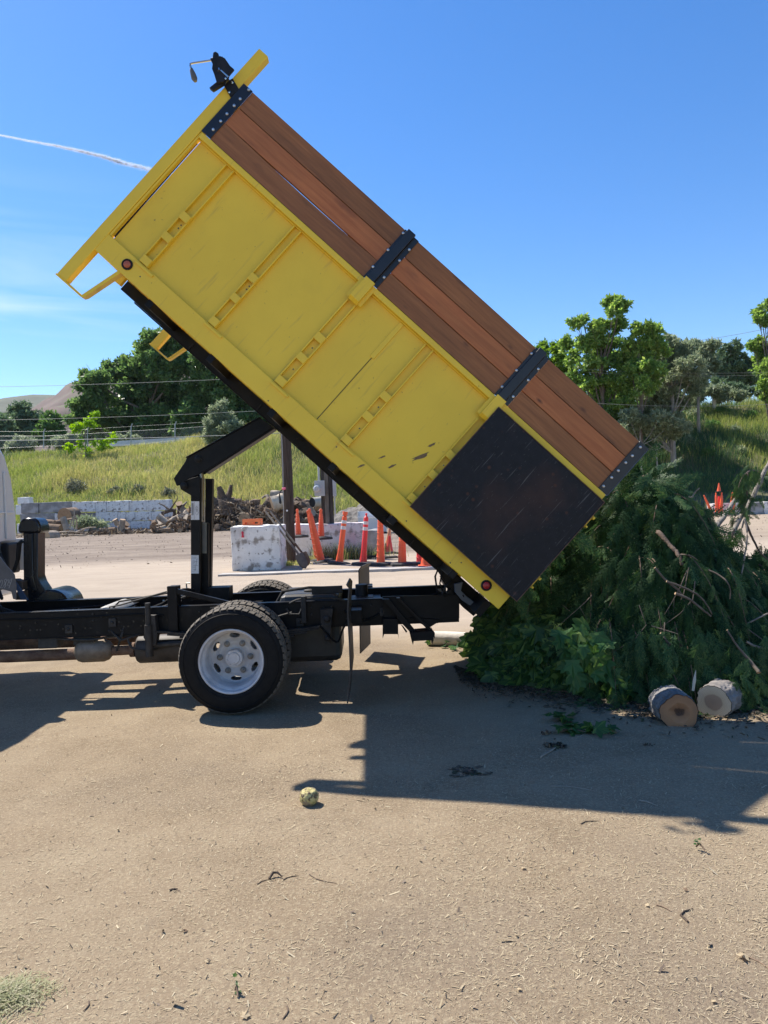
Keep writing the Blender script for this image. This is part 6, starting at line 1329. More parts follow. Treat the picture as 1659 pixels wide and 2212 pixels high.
# whole boughs: a drooping stem with sprays hanging off both sides
bP, bD, bN, bS, stems = [], [], [], [], MB()
for _ in range(330):
    x = random.uniform(1.15, 4.0); f = float(np.interp(x, FX, FYv)); y = f + random.random() ** 1.6 * 1.25; z = float(pile_z(np.array([x]), np.array([y]))[0]) + random.uniform(-.05, .05)
    if x < 1.6 and z < .75: continue
    L_ = random.uniform(.35, .85); az = random.gauss(-pi / 2, .75); el = random.uniform(-.2, .5); p = np.array([x, y + .05, z]); h_ = np.array([cos(az), sin(az), 0]); pts_ = []
    for k in range(9):
        t = k / 8; q = p + h_ * L_ * (.62 * t) + np.array([0, 0, L_ * (el * t - 1.05 * t * t)]); q[2] = max(q[2], .03); pts_.append(q)
    stems.tube([Vector(q) for q in pts_], [.007 * (1 - .8 * k / 8) for k in range(9)], 5)
    for k in range(1, 9):
        tg = pts_[k] - pts_[k - 1]; tg /= np.linalg.norm(tg) + 1e-9; sd_ = np.cross(tg, [0, 0, 1.]); sd_ /= np.linalg.norm(sd_) + 1e-9
        for s_ in (-1, 1):
            for _r in range(1 if k < 3 else 2):
                d = tg * .6 + sd_ * s_ * random.uniform(.2, .8) + np.array([0, -.1, -random.uniform(.35, 1.1)]); bP.append(pts_[k] + RNG.normal(0, .015, 3)); bD.append(d); bN.append(np.array([0, -.75, .6]) + RNG.normal(0, .35, 3)); bS.append(random.uniform(.16, .34) * (1 - .35 * k / 8))
    bP.append(pts_[8]); bD.append(pts_[8] - pts_[6] + np.array([0, 0, -.05])); bN.append(np.array([0, -.8, .5])); bS.append(.22)
V = place(protos, np.array(bP), np.array(bD), np.array(bN), np.array(bS)); npmesh('cedar_boughs', V, np.arange(len(V)).reshape(-1, 3), ced, None, pile); stems.build('bough_stems', mat('cedar_stem', (.09, .06, .04), (.16, .11, .075), rough=.9, scale=20), pile)
# skirt of fronds hanging at the foot and on the right hand end
X = RNG.uniform(1.7, 4.2, 900); Y = np.interp(X, FX, FYv) + RNG.uniform(-.12, .12, 900); fronds('cedar_fronds', X, Y, RNG.uniform(.05, .55, 900), RNG.uniform(.18, .34, 900), .5, parent=pile)
for c in pile.children: c['kind'] = 'stuff'
# ridge sprays that stick out of the top
n = 240; X = RNG.uniform(1.7, 2.7, n); Y = RNG.uniform(6.2, 7.4, n); fronds('cedar_sprays', X, Y, pile_z(X, Y) + .02, RNG.uniform(.2, .36, n), .9, parent=pile, down=.25)
# material still sliding out of the bed
n = 260; uu = RNG.uniform(-.05, .35, n); vv_ = RNG.uniform(.15, 1.0, n); bb_ = RNG.uniform(.15, 2.2, n); Pw = np.array([tuple(TRM @ bed(a, b, c)) for a, b, c in zip(uu, vv_, bb_)])
D = np.tile(np.array([.75, -.1, -.7]), (n, 1)) + RNG.normal(0, .4, (n, 3)); V = place(protos, Pw, D, np.tile(np.array([-.3, -.6, .7]), (n, 1)) + RNG.normal(0, .4, (n, 3)), RNG.uniform(.2, .4, n)); npmesh('cedar_fronds', V, np.arange(len(V)).reshape(-1, 3), ced, None, pile)
# broad leaves at the left foot of the pile
def maple_proto(seed):
    rs = np.random.default_rng(seed); pts = [(0, 0)]; ang = [-150, -120, -95, -74, -60, -36, -16, -11, 0, 11, 16, 36, 60, 74, 95, 120, 150]; rad = [.42, .66, .50, .74, .90, .54, .78, .72, 1.0, .72, .78, .54, .90, .74, .50, .66, .42]
    ring = [np.array([r_ * cos(radians(a)) * rs.uniform(.92, 1.08) + .25, r_ * sin(radians(a)) * .9, 0]) for a, r_ in zip(ang, rad)]
    ring.insert(6, np.array([.25 + .62 * cos(radians(-10)), .62 * sin(radians(-14)), 0])) if False else None
    T = []; c = np.array([.12, 0, .0])
    for a, b in zip(ring[:-1], ring[1:]): T.append([c, a, b])
    T.append([c, ring[-1], ring[0]]); T.append([np.array([-.7, .012, 0]), np.array([-.7, -.012, 0]), c])
    T = np.array(T); T[..., 2] += -.22 * T[..., 0] ** 2 + .10 * np.abs(T[..., 1]) + .05 * np.sin(T[..., 0] * 5 + seed); return T
mp_ = [maple_proto(s) for s in range(5)]
mpile = empty('maple_branches', (0, 0, 0)); mpile['kind'] = 'stuff'; tag(mpile, 'heap of broad green maple leaves at the left foot of the cedar pile', 'leafy branches')
X, Y = samp(1150, .80, 1.95, 1.3); Z = pile_z(X, Y) + RNG.uniform(-.10, .12, len(X)); k_ = (Z < .86 - 1.1 * (X - 1.15).clip(0, 2)) ; X, Y, Z = X[k_], Y[k_], Z[k_]
o = fronds('maple_leaves', X, Y - RNG.uniform(.0, .16, len(X)), Z, RNG.uniform(.075, .15, len(X)), .7, mapl, mpile, 1.0, mp_)
n = 260; X = RNG.uniform(1.05, 1.6, n); Y = np.interp(X, FX, FYv) + RNG.uniform(-.16, .05, n); fronds('maple_leaves', X, Y, RNG.uniform(.02, .5, n), RNG.uniform(.06, .13, n), .6, mapl, mpile, 1.0, mp_)
n = 46; X = RNG.normal(1.44, .10, n); Z = RNG.uniform(.18, .62, n); Y = np.full(n, 5.45) + RNG.normal(0, .05, n); fronds('maple_leaves', X, Y, Z, RNG.uniform(.07, .12, n), .8, leafmat('bright_maple', [(.035, .10, .028), (.07, .155, .04), (.04, .10, .028), (.13, .20, .055)], .3), mpile, 1.0, mp_)
for c in mpile.children: c['kind'] = 'stuff'
# loose green sprigs on the ground
def sprig(px, py, n, lab, r_=.12, kind='m', size=.06):
    q = gp(px, py); q.z = gz(q.x, q.y); o = empty('leafy_sprig', q); tag(o, lab, 'leafy sprig'); P = np.stack([RNG.normal(0, r_, n), RNG.normal(0, r_ * .6, n), RNG.uniform(.01, .06, n)], 1)
    D = RNG.normal(0, 1, (n, 3)); D[:, 2] *= .15; Nn = np.tile(np.array([0, 0, 1.]), (n, 1)) + RNG.normal(0, .35, (n, 3)); V = place(mp_ if kind == 'm' else protos, P, D, Nn, size * RNG.uniform(.6, 1.2, n)); npmesh('leaves', V, np.arange(len(V)).reshape(-1, 3), mapl if kind == 'm' else ced, None, o)
    m = MB(); m.tube([(-r_, .01, .012), (0, 0, .03), (r_ * 1.2, -.02, .01)], .004, 5); m.build('stem', barkb, o)
sprig(1235, 1585, 16, 'green maple sprig lying in the shade before the pile', .09, size=.075); sprig(1215, 1562, 10, 'small bright maple sprig just behind the larger sprig in the shade', .05, size=.07)
sprig(992, 1392, 34, 'sunlit green leaves lying by the pale log under the frame', .14, size=.06); sprig(1012, 1403, 22, 'sunlit loose leaves at the very edge of the pile', .10, size=.06)
sprig(1512, 1847 - 10, 7, 'tiny green sprig on the sunlit dirt at the right', .012, size=.014); sprig(512 * 1.0, 0 + 2150, 6, 'tiny grass-green sprig near the bottom of the dirt', .006, size=.012)
sprig(1310, 1584, 4, 'two loose leaves beside the orange hearted log', .05, size=.06)

# bare branches in and over the pile
brk = mat('pale_branch_bark', (.13, .11, .09), (.30, .265, .225), rough=.9, scale=14, bump=.4); brk2 = mat('brown_branch_bark', (.09, .062, .045), (.17, .12, .09), rough=.9, scale=14, bump=.4); twm = mat('twig_bark', (.08, .06, .045), (.16, .125, .095), rough=.9, scale=20)
def zb(x, y): return (1426.7 + x / 4.762, 995.4 + y / 4.762)
def branch(pix, Ys, rad, mt, lab, cat='branch', grp=None, n=9, conv=zb, name='bare_branch', twigs=0, fr=None):
    if not hasattr(Ys, '__len__'): Ys = [Ys] * len(pix)
    P = [wp(*conv(*p), y) for p, y in zip(pix, Ys)]; o = empty(name, P[0]); tag(o, lab, cat, grp); q = P[0]; m = MB()
    # smooth the path
    pts, rr = [], []
    for i in range(len(P) - 1):
        p0, p1, p2, p3 = P[max(i - 1, 0)], P[i], P[i + 1], P[min(i + 2, len(P) - 1)]
        for j in range(4):
            t = j / 4; pts.append(.5 * ((2 * p1) + (p2 - p0) * t + (2 * p0 - 5 * p1 + 4 * p2 - p3) * t * t + (3 * p1 - p0 - 3 * p2 + p3) * t ** 3) - q + Vector(RNG.normal(size=3)) * rad[i] * .15); rr.append(rad[i] * (1 - t) + rad[i + 1] * t)
    pts.append(P[-1] - q); rr.append(rad[-1]); m.tube(pts, rr, n, jit=.06); m.m[-2:] = [1, 1]
    for _ in range(twigs):
        k = random.randrange(2, len(pts) - 1); d = Vector(RNG.normal(size=3)).normalized() * random.uniform(.08, .25); d.z = -abs(d.z); m.tube([pts[k], pts[k] + d * .5 + Vector((0, 0, .02)), pts[k] + d], [rr[k] * .35, .004, .002], 5)
    m.m += [0] * (len(m.f) - len(m.m)); m.build('wood', [mt, cut], o, smooth=50)
    if fr:
        n_, S_ = fr; kk = RNG.integers(0, len(pts), n_); Pp = np.array([tuple(pts[k]) for k in kk]) + RNG.normal(0, .03, (n_, 3)); D = np.tile(np.array([-.1, -.1, -1.]), (n_, 1)) + RNG.normal(0, .35, (n_, 3)); V = place(protos, Pp, D, np.tile(np.array([0, -1, .2]), (n_, 1)) + RNG.normal(0, .6, (n_, 3)), S_ * RNG.uniform(.6, 1.2, n_)); npmesh('foliage', V, np.arange(len(V)).reshape(-1, 3), ced, None, o)
    return o
branch([(485, 800), (500, 750), (640, 590), (740, 440), (838, 325)], [6.5, 6.5, 6.8, 7.1, 7.4], [.026, .026, .023, .019, .016], brk, 'smooth pale branch sloping up to the right out of the pile')
branch([(560, 1000), (700, 810), (800, 620), (900, 470), (1000, 270), (1106, 40), (1200, -160)], [6.4, 6.5, 6.6, 6.7, 6.8, 6.9, 7.0], [.022, .023, .022, .021, .020, .018, .015], brk, 'long grey branch leaning out past the right picture edge', fr=(26, .12))
branch([(840, 690), (865, 600), (890, 780), (860, 1010), (820, 1250), (785, 1450), (780, 1640), (765, 1770)], [6.2, 6.2, 6.15, 6.1, 6.05, 6.0, 5.95, 5.9], [.008, .009, .008, .007, .006, .005, .004, .003], brk, 'thin whitish branch hanging down on the right of the pile', n=7)
branch([(1000, 110), (930, 100), (860, 150), (820, 220), (800, 300)], [6.7, 6.65, 6.6, 6.6, 6.6], [.010, .009, .007, .005, .003], brk2, 'feathery cedar side branch arching left off the long leaning branch', n=6, fr=(44, .14))
branch([(900, 130), (890, 300), (880, 430), (800, 520), (740, 640)], [6.6] * 5, [.008, .007, .006, .005, .003], brk2, 'drooping cedar branch in front of the far orange posts', n=6, fr=(34, .15))
branch([(760, 700), (720, 800), (640, 840), (620, 900)], [6.2] * 4, [.008, .007, .006, .003], brk2, 'cedar branch drooping from the lower part of the leaning branch', n=6, fr=(30, .15))
branch([(870, 620), (930, 760), (980, 860), (1040, 960), (1106, 1020)], [6.5, 6.5, 6.5, 6.5, 6.5], [.012, .010, .009, .008, .006], brk2, 'dark thin branch curving down to the right picture edge', n=7)
branch([(-30, 730), (0, 760), (130, 900), (180, 960), (228, 1075)], [5.95, 5.9, 5.8, 5.75, 5.7], [.020, .020, .017, .016, .015], brk2, 'thick brown branch stub poking from the front of the pile')
branch([(33, 245), (35, 340), (60, 430), (100, 520)], [6.6, 6.6, 6.55, 6.5], [.013, .014, .018, .02], brk2, 'short upright cut stub at the top of the pile')
branch([(-50, 60), (-20, 150), (10, 230), (30, 290)], [6.8, 6.75, 6.7, 6.65], [.008, .008, .007, .006], brk, 'pale stick standing at the very top of the pile')
branch([(150, 500), (200, 460), (290, 398)], [6.3, 6.35, 6.4], [.024, .022, .02], brk2, 'short thick cut branch lying on top of the pile')
branch([(270, 372), (320, 375), (360, 320), (402, 280)], [6.4, 6.4, 6.4, 6.4], [.006, .007, .006, .005], brk, 'pale forked twig sticking up from the right shoulder of the pile')
branch([(200, 965), (300, 975), (380, 1020)], [5.75, 5.7, 5.7], [.006, .006, .003], twm, 'pale twig running right from the brown stub')  # twigs lying in shade: darker bark colour stands in for the shade
branch([(490, 1120), (600, 1175), (680, 1240), (718, 1330), (715, 1420)], [5.7, 5.65, 5.6, 5.6, 5.6], [.007, .007, .006, .005, .004], twm, 'pale twig arching over the right half of the pile')
branch([(-60, 1100), (60, 1230), (200, 1350), (270, 1500), (270, 1640), (190, 1710)], [5.55] * 6, [.009, .009, .008, .007, .006, .004], twm, 'long pale twig hooking down the middle of the pile')
branch([(60, 1240), (250, 1310), (400, 1390), (480, 1490), (530, 1580)], [5.5] * 5, [.008, .008, .007, .006, .004], twm, 'long pale twig sweeping right across the pile')
branch([(150, 1360), (300, 1430), (430, 1530), (520, 1600)], [5.45] * 4, [.010, .009, .008, .006], twm, 'pale forked limb below the sweeping twig')
branch([(0, 1770), (60, 1850), (110, 1980), (110, 2100)], [5.4] * 4, [.007, .006, .005, .004], twm, 'bare twig low in the middle of the pile')
branch([(685, 1740), (760, 1860), (860, 1990), (960, 2100), (1010, 2180)], [5.3, 5.28, 5.25, 5.2, 5.15], [.006, .007, .009, .012, .014], twm, 'pale curved stick at the lower right of the pile')
branch([(885, 1860), (980, 1910), (1106, 1935), (1200, 1940)], [5.5] * 4, [.010, .010, .009, .008], brk, 'grey branch lying level at the right picture edge')
branch([(770, 1790), (850, 1700), (980, 1630), (1106, 1570)], [5.6] * 4, [.005, .006, .006, .006], brk, 'thin stick rising to the right picture edge')
for k in range(18):
    x = random.uniform(1.9, 3.2) if k % 4 else random.uniform(1.25, 1.9); y = float(np.interp(x, FX, FYv)) + random.uniform(-.03, .35); z = float(pile_z(np.array([x]), np.array([y]))[0]) + .06; z = max(z, .15); d = Vector((random.uniform(-.35, .45), -.08, -random.uniform(.2, .6))); p = Vector((x, y - .12, z)); b_ = Vector((random.uniform(-.12, .12), -.03, random.uniform(-.05, .1)))
    m = MB(); m.tube([Vector(), d * .18 + b_ * .5, d * .36 + b_, d * .6 + b_ * .7, d * .8 - b_ * .2, d], [.004, .004, .0035, .003, .0022, .0015], 5); e = d * .5 + b_ * .9; m.tube([e, e + Vector((random.uniform(-.1, .1), -.02, -.12))], [.0028, .001], 4)
    tag(m.build('twig', twm, loc=p), 'thin bare twig trailing down the front of the cedar pile', 'twig', 'twigs trailing down the pile')

# ---- sawn logs in front of the pile
def facemat(name, outer, inner, dark, amp=.05, mul=7.6):
    m = bpy.data.materials.new(name); m.use_nodes = True; t = m.node_tree; b = t.nodes['Principled BSDF']; b.inputs['Roughness'].default_value = .85
    tc_ = N(t, 'ShaderNodeTexCoord'); nz1 = N(t, 'ShaderNodeTexNoise'); nz1.inputs['Scale'].default_value = 9; nz1.inputs['Detail'].default_value = 5; t.links.new(tc_.outputs['Object'], nz1.inputs[0])
    ln = N(t, 'ShaderNodeVectorMath', operation='LENGTH'); sub = N(t, 'ShaderNodeVectorMath', operation='MULTIPLY'); sub.inputs[1].default_value = (1, 0, 1); t.links.new(tc_.outputs['Object'], sub.inputs[0]); t.links.new(sub.outputs[0], ln.inputs[0])
    ad = N(t, 'ShaderNodeMath', operation='MULTIPLY_ADD'); ad.inputs[1].default_value = amp; t.links.new(nz1.outputs['Fac'], ad.inputs[0]); t.links.new(ln.outputs['Value'], ad.inputs[2])
    r = N(t, 'ShaderNodeValToRGB'); e = r.color_ramp.elements; rr_ = dark
    while len(e) < len(rr_): e.new(.5)
    for i, (p, c) in enumerate(rr_): e[i].position = p; e[i].color = (*c, 1)
    sc_ = N(t, 'ShaderNodeMath', operation='MULTIPLY'); sc_.inputs[1].default_value = mul; t.links.new(ad.outputs[0], sc_.inputs[0]); t.links.new(sc_.outputs[0], r.inputs[0])
    wv = N(t, 'ShaderNodeMath', operation='SINE'); w2 = N(t, 'ShaderNodeMath', operation='MULTIPLY'); w2.inputs[1].default_value = 700; t.links.new(ad.outputs[0], w2.inputs[0]); t.links.new(w2.outputs[0], wv.inputs[0])
    mr = N(t, 'ShaderNodeMapRange'); mr.inputs['From Min'].default_value = -1; mr.inputs['To Min'].default_value = 0; mr.inputs['To Max'].default_value = .3; t.links.new(wv.outputs[0], mr.inputs['Value'])
    mx = N(t, 'ShaderNodeMix', data_type='RGBA'); mx.inputs['B'].default_value = (*inner, 1); t.links.new(mr.outputs[0], mx.inputs['Factor']); t.links.new(r.outputs[0], mx.inputs['A']); t.links.new(mx.outputs['Result'], b.inputs['Base Color']); return m
f1 = facemat('orange_heartwood', None, (.30, .13, .06), [(0, (.04, .02, .012)), (.38, (.06, .03, .018)), (.44, (.30, .14, .065)), (.62, (.40, .19, .085)), (.95, (.28, .14, .07))], .12, 5.0)
f2 = facemat('two_tone_end', None, (.17, .12, .085), [(0, (.20, .145, .10)), (.55, (.25, .18, .125)), (.58, (.24, .175, .12)), (.66, (.40, .325, .22)), (.92, (.44, .365, .26))])
bark1 = mat('grey_smooth_bark', (.12, .11, .105), (.25, .24, .23), rough=.9, scale=11, bump=1.0, bscale=34)
bark2 = mat('cracked_bark', (.14, .125, .115), (.26, .235, .21), rough=.9, scale=10, bump=1.0, bscale=26); layer(bark2, (.03, .022, .018), 20, .06, .0, 1.0, stretch=(1.6, .6, 1.6), kind='voronoi'); layer(bark1, (.09, .07, .055), 16, .55, .66, .6, stretch=(1, .4, 1))
from mathutils import noise as mn
def sawlog(fx, fy, Yf, r0, yawd, pitchd, L_, mats, lab, oval=1.0, hole=False):
    c = wp(fx, fy, Yf); o = empty('sawn_log', c); o.rotation_euler = (radians(pitchd), 0, radians(yawd)); tag(o, lab, 'log')
    m = MB(); n = 110; ks = 22; o_ = 0; rng_ = random.Random(int(fx)); ph = [rng_.uniform(0, 6) for _ in range(4)]
    rad = lambda t, y: r0 * (1 + .035 * sin(3 * t + ph[0]) + .02 * sin(5 * t + ph[1] + y * 4) + .012 * sin(11 * t + ph[2]) + .010 * sin(17 * t + y * 20) + .07 * mn.noise(Vector((cos(t) * 2.6 + ph[0], sin(t) * 2.6, y * 5))) + .045 * mn.noise(Vector((cos(t) * 9, sin(t) * 9 + ph[1], y * 16))) + .03 * mn.noise(Vector((cos(t) * 22, sin(t) * 22, y * 40))))
    for i in range(ks):
        y = L_ * i / (ks - 1)
        for j in range(n): t = 2 * pi * j / n; q = rad(t, y) * (1 + .06 * i / ks); m.v.append((q * cos(t), y, q * sin(t) * oval))
    for i in range(ks - 1):
        for j in range(n): m.f.append([i * n + j, i * n + (j + 1) % n, (i + 1) * n + (j + 1) % n, (i + 1) * n + j]); m.m.append(0)
    m.build('bark', mats[0], o, smooth=60)
    m = MB()
    for y, s in ((-.001, 1), (L_ + .001, -1)):
        b0 = len(m.v); m.v.append((0, y + (.03 * s if hole else 0), 0))
        for k, f in enumerate((.25, .55, .97)):
            for j in range(n): t = 2 * pi * j / n; q = rad(t, 0 if s > 0 else L_) * f * (1 if s > 0 else 1.06); m.v.append((q * cos(t), y + (.018 * s if (hole and k == 0) else 0), q * sin(t) * oval))
        for j in range(n): m.f.append([b0, b0 + 1 + j, b0 + 1 + (j + 1) % n]); m.m.append(0)
        for k in range(2):
            for j in range(n): a = b0 + 1 + k * n; m.f.append([a + j, a + (j + 1) % n, a + n + (j + 1) % n, a + n + j]); m.m.append(0)
    m.build('sawn_face', mats[1], o)
    return o
sawlog(1468, 1541, 4.86, .122, -8, -4, .33, (bark1, f1), 'short grey barked log with an orange heart, nearest of the two by the pile', 1.0, True)
sawlog(1541, 1518, 5.05, .116, -40, -2, .27, (bark2, f2), 'cracked bark log with a pale ringed end, right of the orange hearted log', .98)
q = gp(935, 1390); a = wp(925, 1378, 8.0); b_ = wp(1045, 1392, 7.8); logm((a.x, 8.0, .075), (b_.x, 7.8, .07), .078, .072, mat('pale_smooth_bark', (.45, .40, .33), (.62, .57, .49), rough=.8, scale=5, bump=.3, bscale=20), cut, 'log', 'pale smooth log lying under the rear of the frame', n=18, jit=.02)
m = MB(); w0 = wp(1255, 1500 - 0, 5.0) if False else None
a = wp(1497, 1492, 5.0); b_ = wp(1503, 1448, 5.0); m = MB(); m.tube([a - a, (b_ - a) * .5, b_ - a], [.009, .012, .002], 6); tag(m.build('wood_splinter', mat('white_splinter', (.5, .45, .36), rough=.8), loc=a), 'white wood splinter standing between the two sawn logs', 'splinter')
# cedar trailing over the second log
q = wp(1600, 1480, 5.25); o = empty('cedar_sprig', q); tag(o, 'cedar sprig draped over the back of the ringed log', 'cedar sprig'); n = 34; P = np.stack([RNG.uniform(-.12, .12, n), RNG.uniform(-.1, .1, n), RNG.uniform(-.02, .12, n)], 1)
V = place(protos, P, np.tile(np.array([.0, -.25, -.9]), (n, 1)) + RNG.normal(0, .4, (n, 3)), np.tile(np.array([0, -1, .3]), (n, 1)) + RNG.normal(0, .4, (n, 3)), RNG.uniform(.14, .26, n)); npmesh('fronds', V, np.arange(len(V)).reshape(-1, 3), ced, None, o)

# ---- weathered ball
bc = gp(668, 1741); rb = .049
bm = bmesh.new(); bmesh.ops.create_icosphere(bm, subdivisions=5, radius=rb)
from mathutils import noise as mn
for v in bm.verts:
    d = v.co.normalized(); k = mn.noise(d * 2.2) * .05 + mn.noise(d * 7) * .02
    if d.z > .72: k -= (d.z - .72) * .35 + abs(mn.noise(d * 12)) * .12
    v.co = d * rb * (1 + k); v.co.z = max(v.co.z, -rb * .93)
me = bpy.data.meshes.new('weathered_ball'); bm.to_mesh(me); bm.free(); me.shade_smooth()
ballm = mat('mottled_yellow', (.42, .35, .13), (.56, .49, .22), rough=.7, scale=30, bump=.5, bscale=90); layer(ballm, (.09, .055, .03), 42, .48, .60, .95, detail=5); layer(ballm, (.20, .16, .12), 18, .52, .62, .8, offset=(2, 2, 2))
me.materials.append(ballm); o = bpy.data.objects.new('weathered_ball', me); col.objects.link(o); o.location = (bc.x, bc.y + .01, gz(bc.x, bc.y) + rb * .9); tag(o, 'mottled yellow ball with a torn top lying on the dirt', 'ball')

# ================================================================== litter on the near ground
chipm = leafmat('straw_chips', [(.36, .285, .175), (.44, .36, .23), (.29, .225, .14), (.52, .44, .30), (.24, .18, .115)], 0, rough=.9)
def gnear(x, y): return gza(x, y) + (vnoise(x, y, 1.4, 1) - .5) * .022 + (vnoise(x, y, .35, 2) - .5) * .010 + (vnoise(x, y, .13, 3) - .5) * .006
def litter(name, n, ylo, yhi, size, m, lab, cat, asp=5., zoff=.0012, pw=1.4, mask=None, tilt=.25):
    y = ylo + (yhi - ylo) * RNG.random(n) ** pw; x = RNG.uniform(-1, 1, n) * (y * .56 + .25); 
    if mask is not None: k = mask(x, y); x, y = x[k], y[k]; n = len(x)
    a = RNG.uniform(0, 2 * pi, n); s_ = size * RNG.lognormal(0, .45, n); c, d = np.cos(a), np.sin(a); t = RNG.normal(0, tilt, n); q = np.array([[-.5, -.5 / asp, 0], [.5, -.35 / asp, 0], [.5, .35 / asp, 0], [-.5, .5 / asp, 0]])
    V = np.empty((n, 4, 3))
    for k in range(4): V[:, k, 0] = x + (q[k, 0] * c - q[k, 1] * d) * s_; V[:, k, 1] = y + (q[k, 0] * d + q[k, 1] * c) * s_; V[:, k, 2] = gnear(x, y) + zoff + np.abs(t) * s_ * .5 + q[k, 0] * t * s_
    tag(npmesh(name, V.reshape(-1, 3), np.arange(n * 4).reshape(n, 4), m), lab, cat, kind='stuff')
patch = lambda x, y: RNG.random(len(x)) < .25 + .9 * vnoise(x, y, .7, 55) * vnoise(x, y, .25, 56) * 1.6
litter('straw_chips', 170000, 1.7, 6.4, .0072, chipm, 'pale straw and wood chips covering the near dirt', 'wood chips', mask=patch)
litter('straw_chips', 500, 1.75, 7.0, .016, chipm, 'longer loose straw stalks on the near dirt', 'straw', asp=13, zoff=.002)
litter('dirt_crumbs', 3500, 1.75, 7.5, .005, leafmat('crumbs', [(.12, .092, .07), (.18, .14, .10), (.24, .19, .14), (.08, .06, .05)], 0, rough=1), 'dark crumbs of soil and bark on the near dirt', 'soil crumbs', asp=1.5, tilt=.6)
# darker litter round the pile
n = 15000; x = RNG.uniform(.6, 4.2, n); y = np.interp(x, FX, FYv) - np.abs(RNG.normal(0, .30, n)) + .1; s1 = RNG.uniform(.006, .028, n); M_ = rot_rand(n); q = np.array([[-1, -.3, 0], [1, -.4, .1], [.9, .4, .1], [-.9, .3, 0]]); V = np.einsum('nij,kj->nki', M_, q) * s1[:, None, None] * np.array([1, 1, .4]) + np.stack([x, y, gnear(x, y) + .012], -1)[:, None, :]
tag(npmesh('leaf_litter', V.reshape(-1, 3), np.arange(n * 4).reshape(n, 4), leafmat('leaf_litter', [(.03, .045, .02), (.07, .055, .04), (.12, .095, .065), (.03, .025, .02)], 0, rough=.9)), 'dark leaf litter and crumbs around the foot of the pile', 'leaf litter', kind='stuff')
def clod(px, py, s_, lab, mt=None, flat=.35, n=26):
    q = gp(px, py); q.z = float(gnear(np.array([q.x]), np.array([q.y]))[0]); V = []; M_ = rot_rand(n)
    P = np.stack([RNG.normal(0, .45, n), RNG.normal(0, .35, n), np.abs(RNG.normal(0, .25, n)) * flat], 1) * s_
    qd = np.array([[-.5, -.25, 0], [.5, -.3, .1], [.45, .25, 0], [-.5, .3, .1]]); V = np.einsum('nij,kj->nki', M_, qd) * (s_ * .55 * RNG.uniform(.4, 1, n))[:, None, None] * np.array([1, 1, flat * 1.4]) + P[:, None, :]; V[..., 2] = np.maximum(V[..., 2], .001)
    tag(npmesh('bark_clump', V.reshape(-1, 3), np.arange(n * 4).reshape(n, 4), mt or MATS['leaf_litter'], loc=q), lab, 'clump')
clod(1012, 1672, .10, 'dark mulch patch in the middle of the bed shadow', n=60, flat=.2); clod(1200, 1615, .075, 'dark bark clump in the shade below the maple sprig', n=60, flat=.5); clod(1178, 1588, .05, 'brown crumpled clump beside the maple sprig', MATS['splinters'], flat=.9, n=26)
clod(1398, 1612, .04, 'small dark scrap below the orange hearted log', n=16, flat=.6); clod(330 * 1.0, 1928, .02, 'small dark scrap on the sunlit dirt at the left', n=8); clod(378, 1928, .018, 'small dark flake on the sunlit dirt', n=8)
def twig(px0, py0, px1, py1, r_, lab, bend=.15, mt=None, arch=0.):
    a, b_ = gp(px0, py0), gp(px1, py1); a.z = float(gnear(np.array([a.x]), np.array([a.y]))[0]) + r_; b_.z = float(gnear(np.array([b_.x]), np.array([b_.y]))[0]) + r_; d = b_ - a; s_ = Vector((-d.y, d.x, 0)) * bend
    m = MB(); m.tube([Vector(), d * .33 + s_ + Vector((0, 0, arch)), d * .66 + s_ * .8 + Vector((0, 0, arch)), d], [r_, r_ * .95, r_ * .8, r_ * .4], 6); tag(m.build('fallen_twig', mt or barkd, loc=a), lab, 'twig')
twig(582, 1902, 610, 1898, .006, 'curled dark twig arched off the dirt', .4, arch=.012); twig(556, 1912, 590, 1900, .0018, 'thin twig left of the curled dark twig'); twig(612, 1903, 645, 1893, .0022, 'thin twig right of the curled dark twig'); twig(668, 1890, 728, 1912, .002, 'long thin stem on the sunlit dirt', -.1)
twig(1486, 1992, 1497, 1962, .004, 'curved dark twig near the lower right', .3); twig(1418, 1955, 1450, 1968, .0028, 'short reddish twig left of the curved dark twig', .1, barkb); twig(1168, 1640, 1205, 1618, .006, 'grey stick lying below the dark bark clump', 0, barkw); twig(1255, 1783, 1295, 1777, .003, 'thin dark stick by the shadow edge')
twig(366, 1925, 384, 1922, .004, 'small dark twig on the left dirt'); twig(1615, 2068, 1680, 2110, .0025, 'stem running from the large pale dead leaf', .1, barkb); twig(192, 2165, 180, 2185, .003, 'short dark twig right of the grass clippings'); twig(620, 2178, 610, 2205, .0035, 'dark twig at the bottom picture edge')
twig(1190, 1700, 1290, 1712, .003, 'thin branched twig in the bed shadow', .1, barkw)
twig(1380, 1730, 1420, 1742, .003, 'short stick in the right part of the bed shadow', .1, barkw)
dl = leafmat('dead_leaf', [(.42, .33, .20), (.52, .43, .28)], .25, rough=.8); dl2 = leafmat('brown_leaf', [(.16, .10, .06), (.24, .16, .10)], .1, rough=.8)
def dead(px, py, s_, lab, m=dl, curl=1.):
    q = gp(px, py); q.z = float(gnear(np.array([q.x]), np.array([q.y]))[0]) + .004; V = place([mp_[random.randrange(5)] * np.array([1, 1, -curl * 1.6])], np.zeros((1, 3)), RNG.normal(0, 1, (1, 3)) * np.array([[1, 1, .05]]), np.array([[.15, -.1, 1.]]), np.array([s_])); V[:, 2] -= V[:, 2].min()
    tag(npmesh('dead_leaf', V, np.arange(len(V)).reshape(-1, 3), m, loc=q), lab, 'dead leaf')
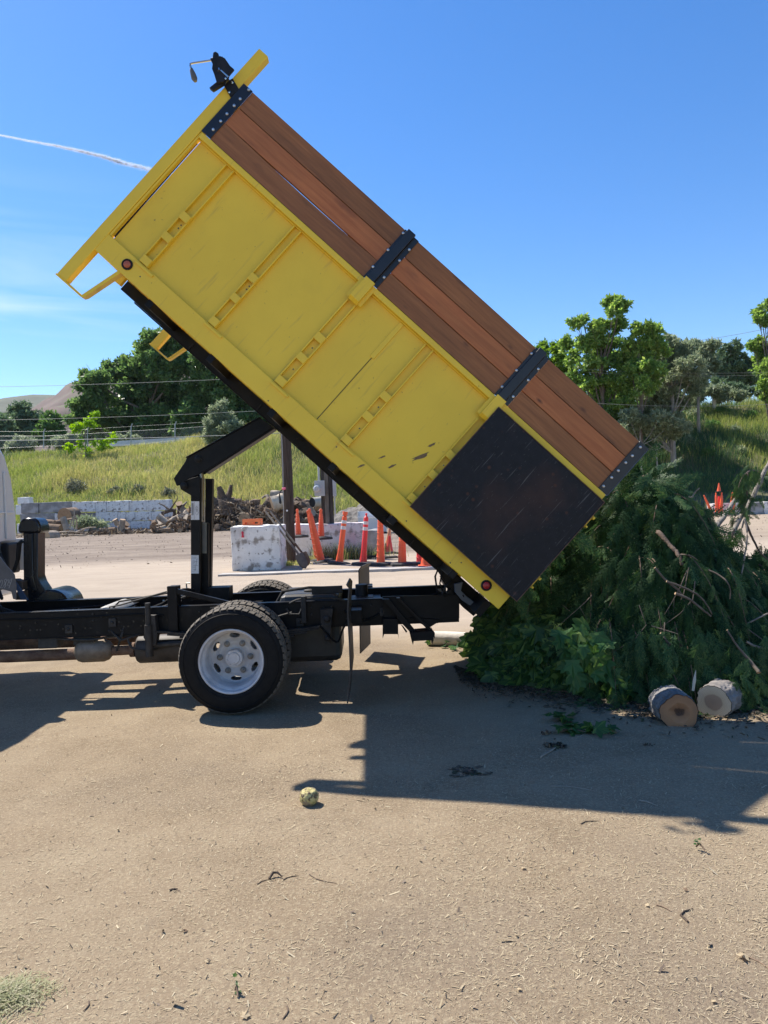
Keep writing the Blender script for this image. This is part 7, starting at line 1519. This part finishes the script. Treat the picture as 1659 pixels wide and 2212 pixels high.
dead(1608, 2068, .030, 'largest curled pale dead leaf at the lower right'); dead(402, 2012, .015, 'small curled leaf in the middle of the left dirt', dl2); dead(527, 2203, .022, 'pale leaf cut by the bottom picture edge'); dead(445, 2085, .012, 'tiny dry leaf near the bottom left'); dead(1128, 1880, .014, 'pale leaf below the long straight shadow edge'); dead(1480, 1925, .013, 'reddish dry leaf on the right dirt', dl2)
dead(1116, 2025, .010, 'tiny white leaf scrap in the lower middle'); dead(1120, 2142, .011, 'tiny pale leaf low in the middle'); dead(1540, 2165, .013, 'small pale leaf at the lower right corner'); dead(1075, 2130, .008, 'tiny pale leaf left of the low middle one'); dead(1530, 2055, .010, 'tiny white leaf left of the largest dead leaf'); dead(1395, 1958, .013, 'pale leaf beside the short reddish twig')
# grass clippings in the corner
n = 1300; q = gp(14, 2155); x = q.x + RNG.normal(0, .060, n); y = q.y + RNG.normal(0, .045, n); r_ = np.exp(-((x - q.x) / .12) ** 2 - ((y - q.y) / .08) ** 2); a = RNG.uniform(0, 2 * pi, n); L_ = RNG.uniform(.008, .028, n); w_ = RNG.uniform(.0006, .0014, n); z0 = gnear(x, y) + .003 + r_ * .022 * RNG.random(n); tz = RNG.normal(0, .3, n) * L_
c, d = np.cos(a), np.sin(a); V = np.stack([np.stack([x - c * L_ - d * w_, y - d * L_ + c * w_, z0 - tz * .5], 1), np.stack([x - c * L_ + d * w_, y - d * L_ - c * w_, z0 - tz * .5], 1), np.stack([x + c * L_ + d * w_, y + d * L_ - c * w_, z0 + tz * .5 + .004], 1), np.stack([x + c * L_ - d * w_, y + d * L_ + c * w_, z0 + tz * .5 + .004], 1)], 1)
V[..., 2] = np.maximum(V[..., 2], gnear(V[..., 0], V[..., 1]) + .001)
tag(npmesh('grass_clippings', V.reshape(-1, 3), np.arange(n * 4).reshape(n, 4), leafmat('clippings', [(.24, .26, .12), (.38, .37, .21), (.20, .23, .10), (.46, .43, .28), (.32, .26, .17)], .3)), 'pale green grass clippings in the lower left corner', 'grass clippings', kind='stuff')
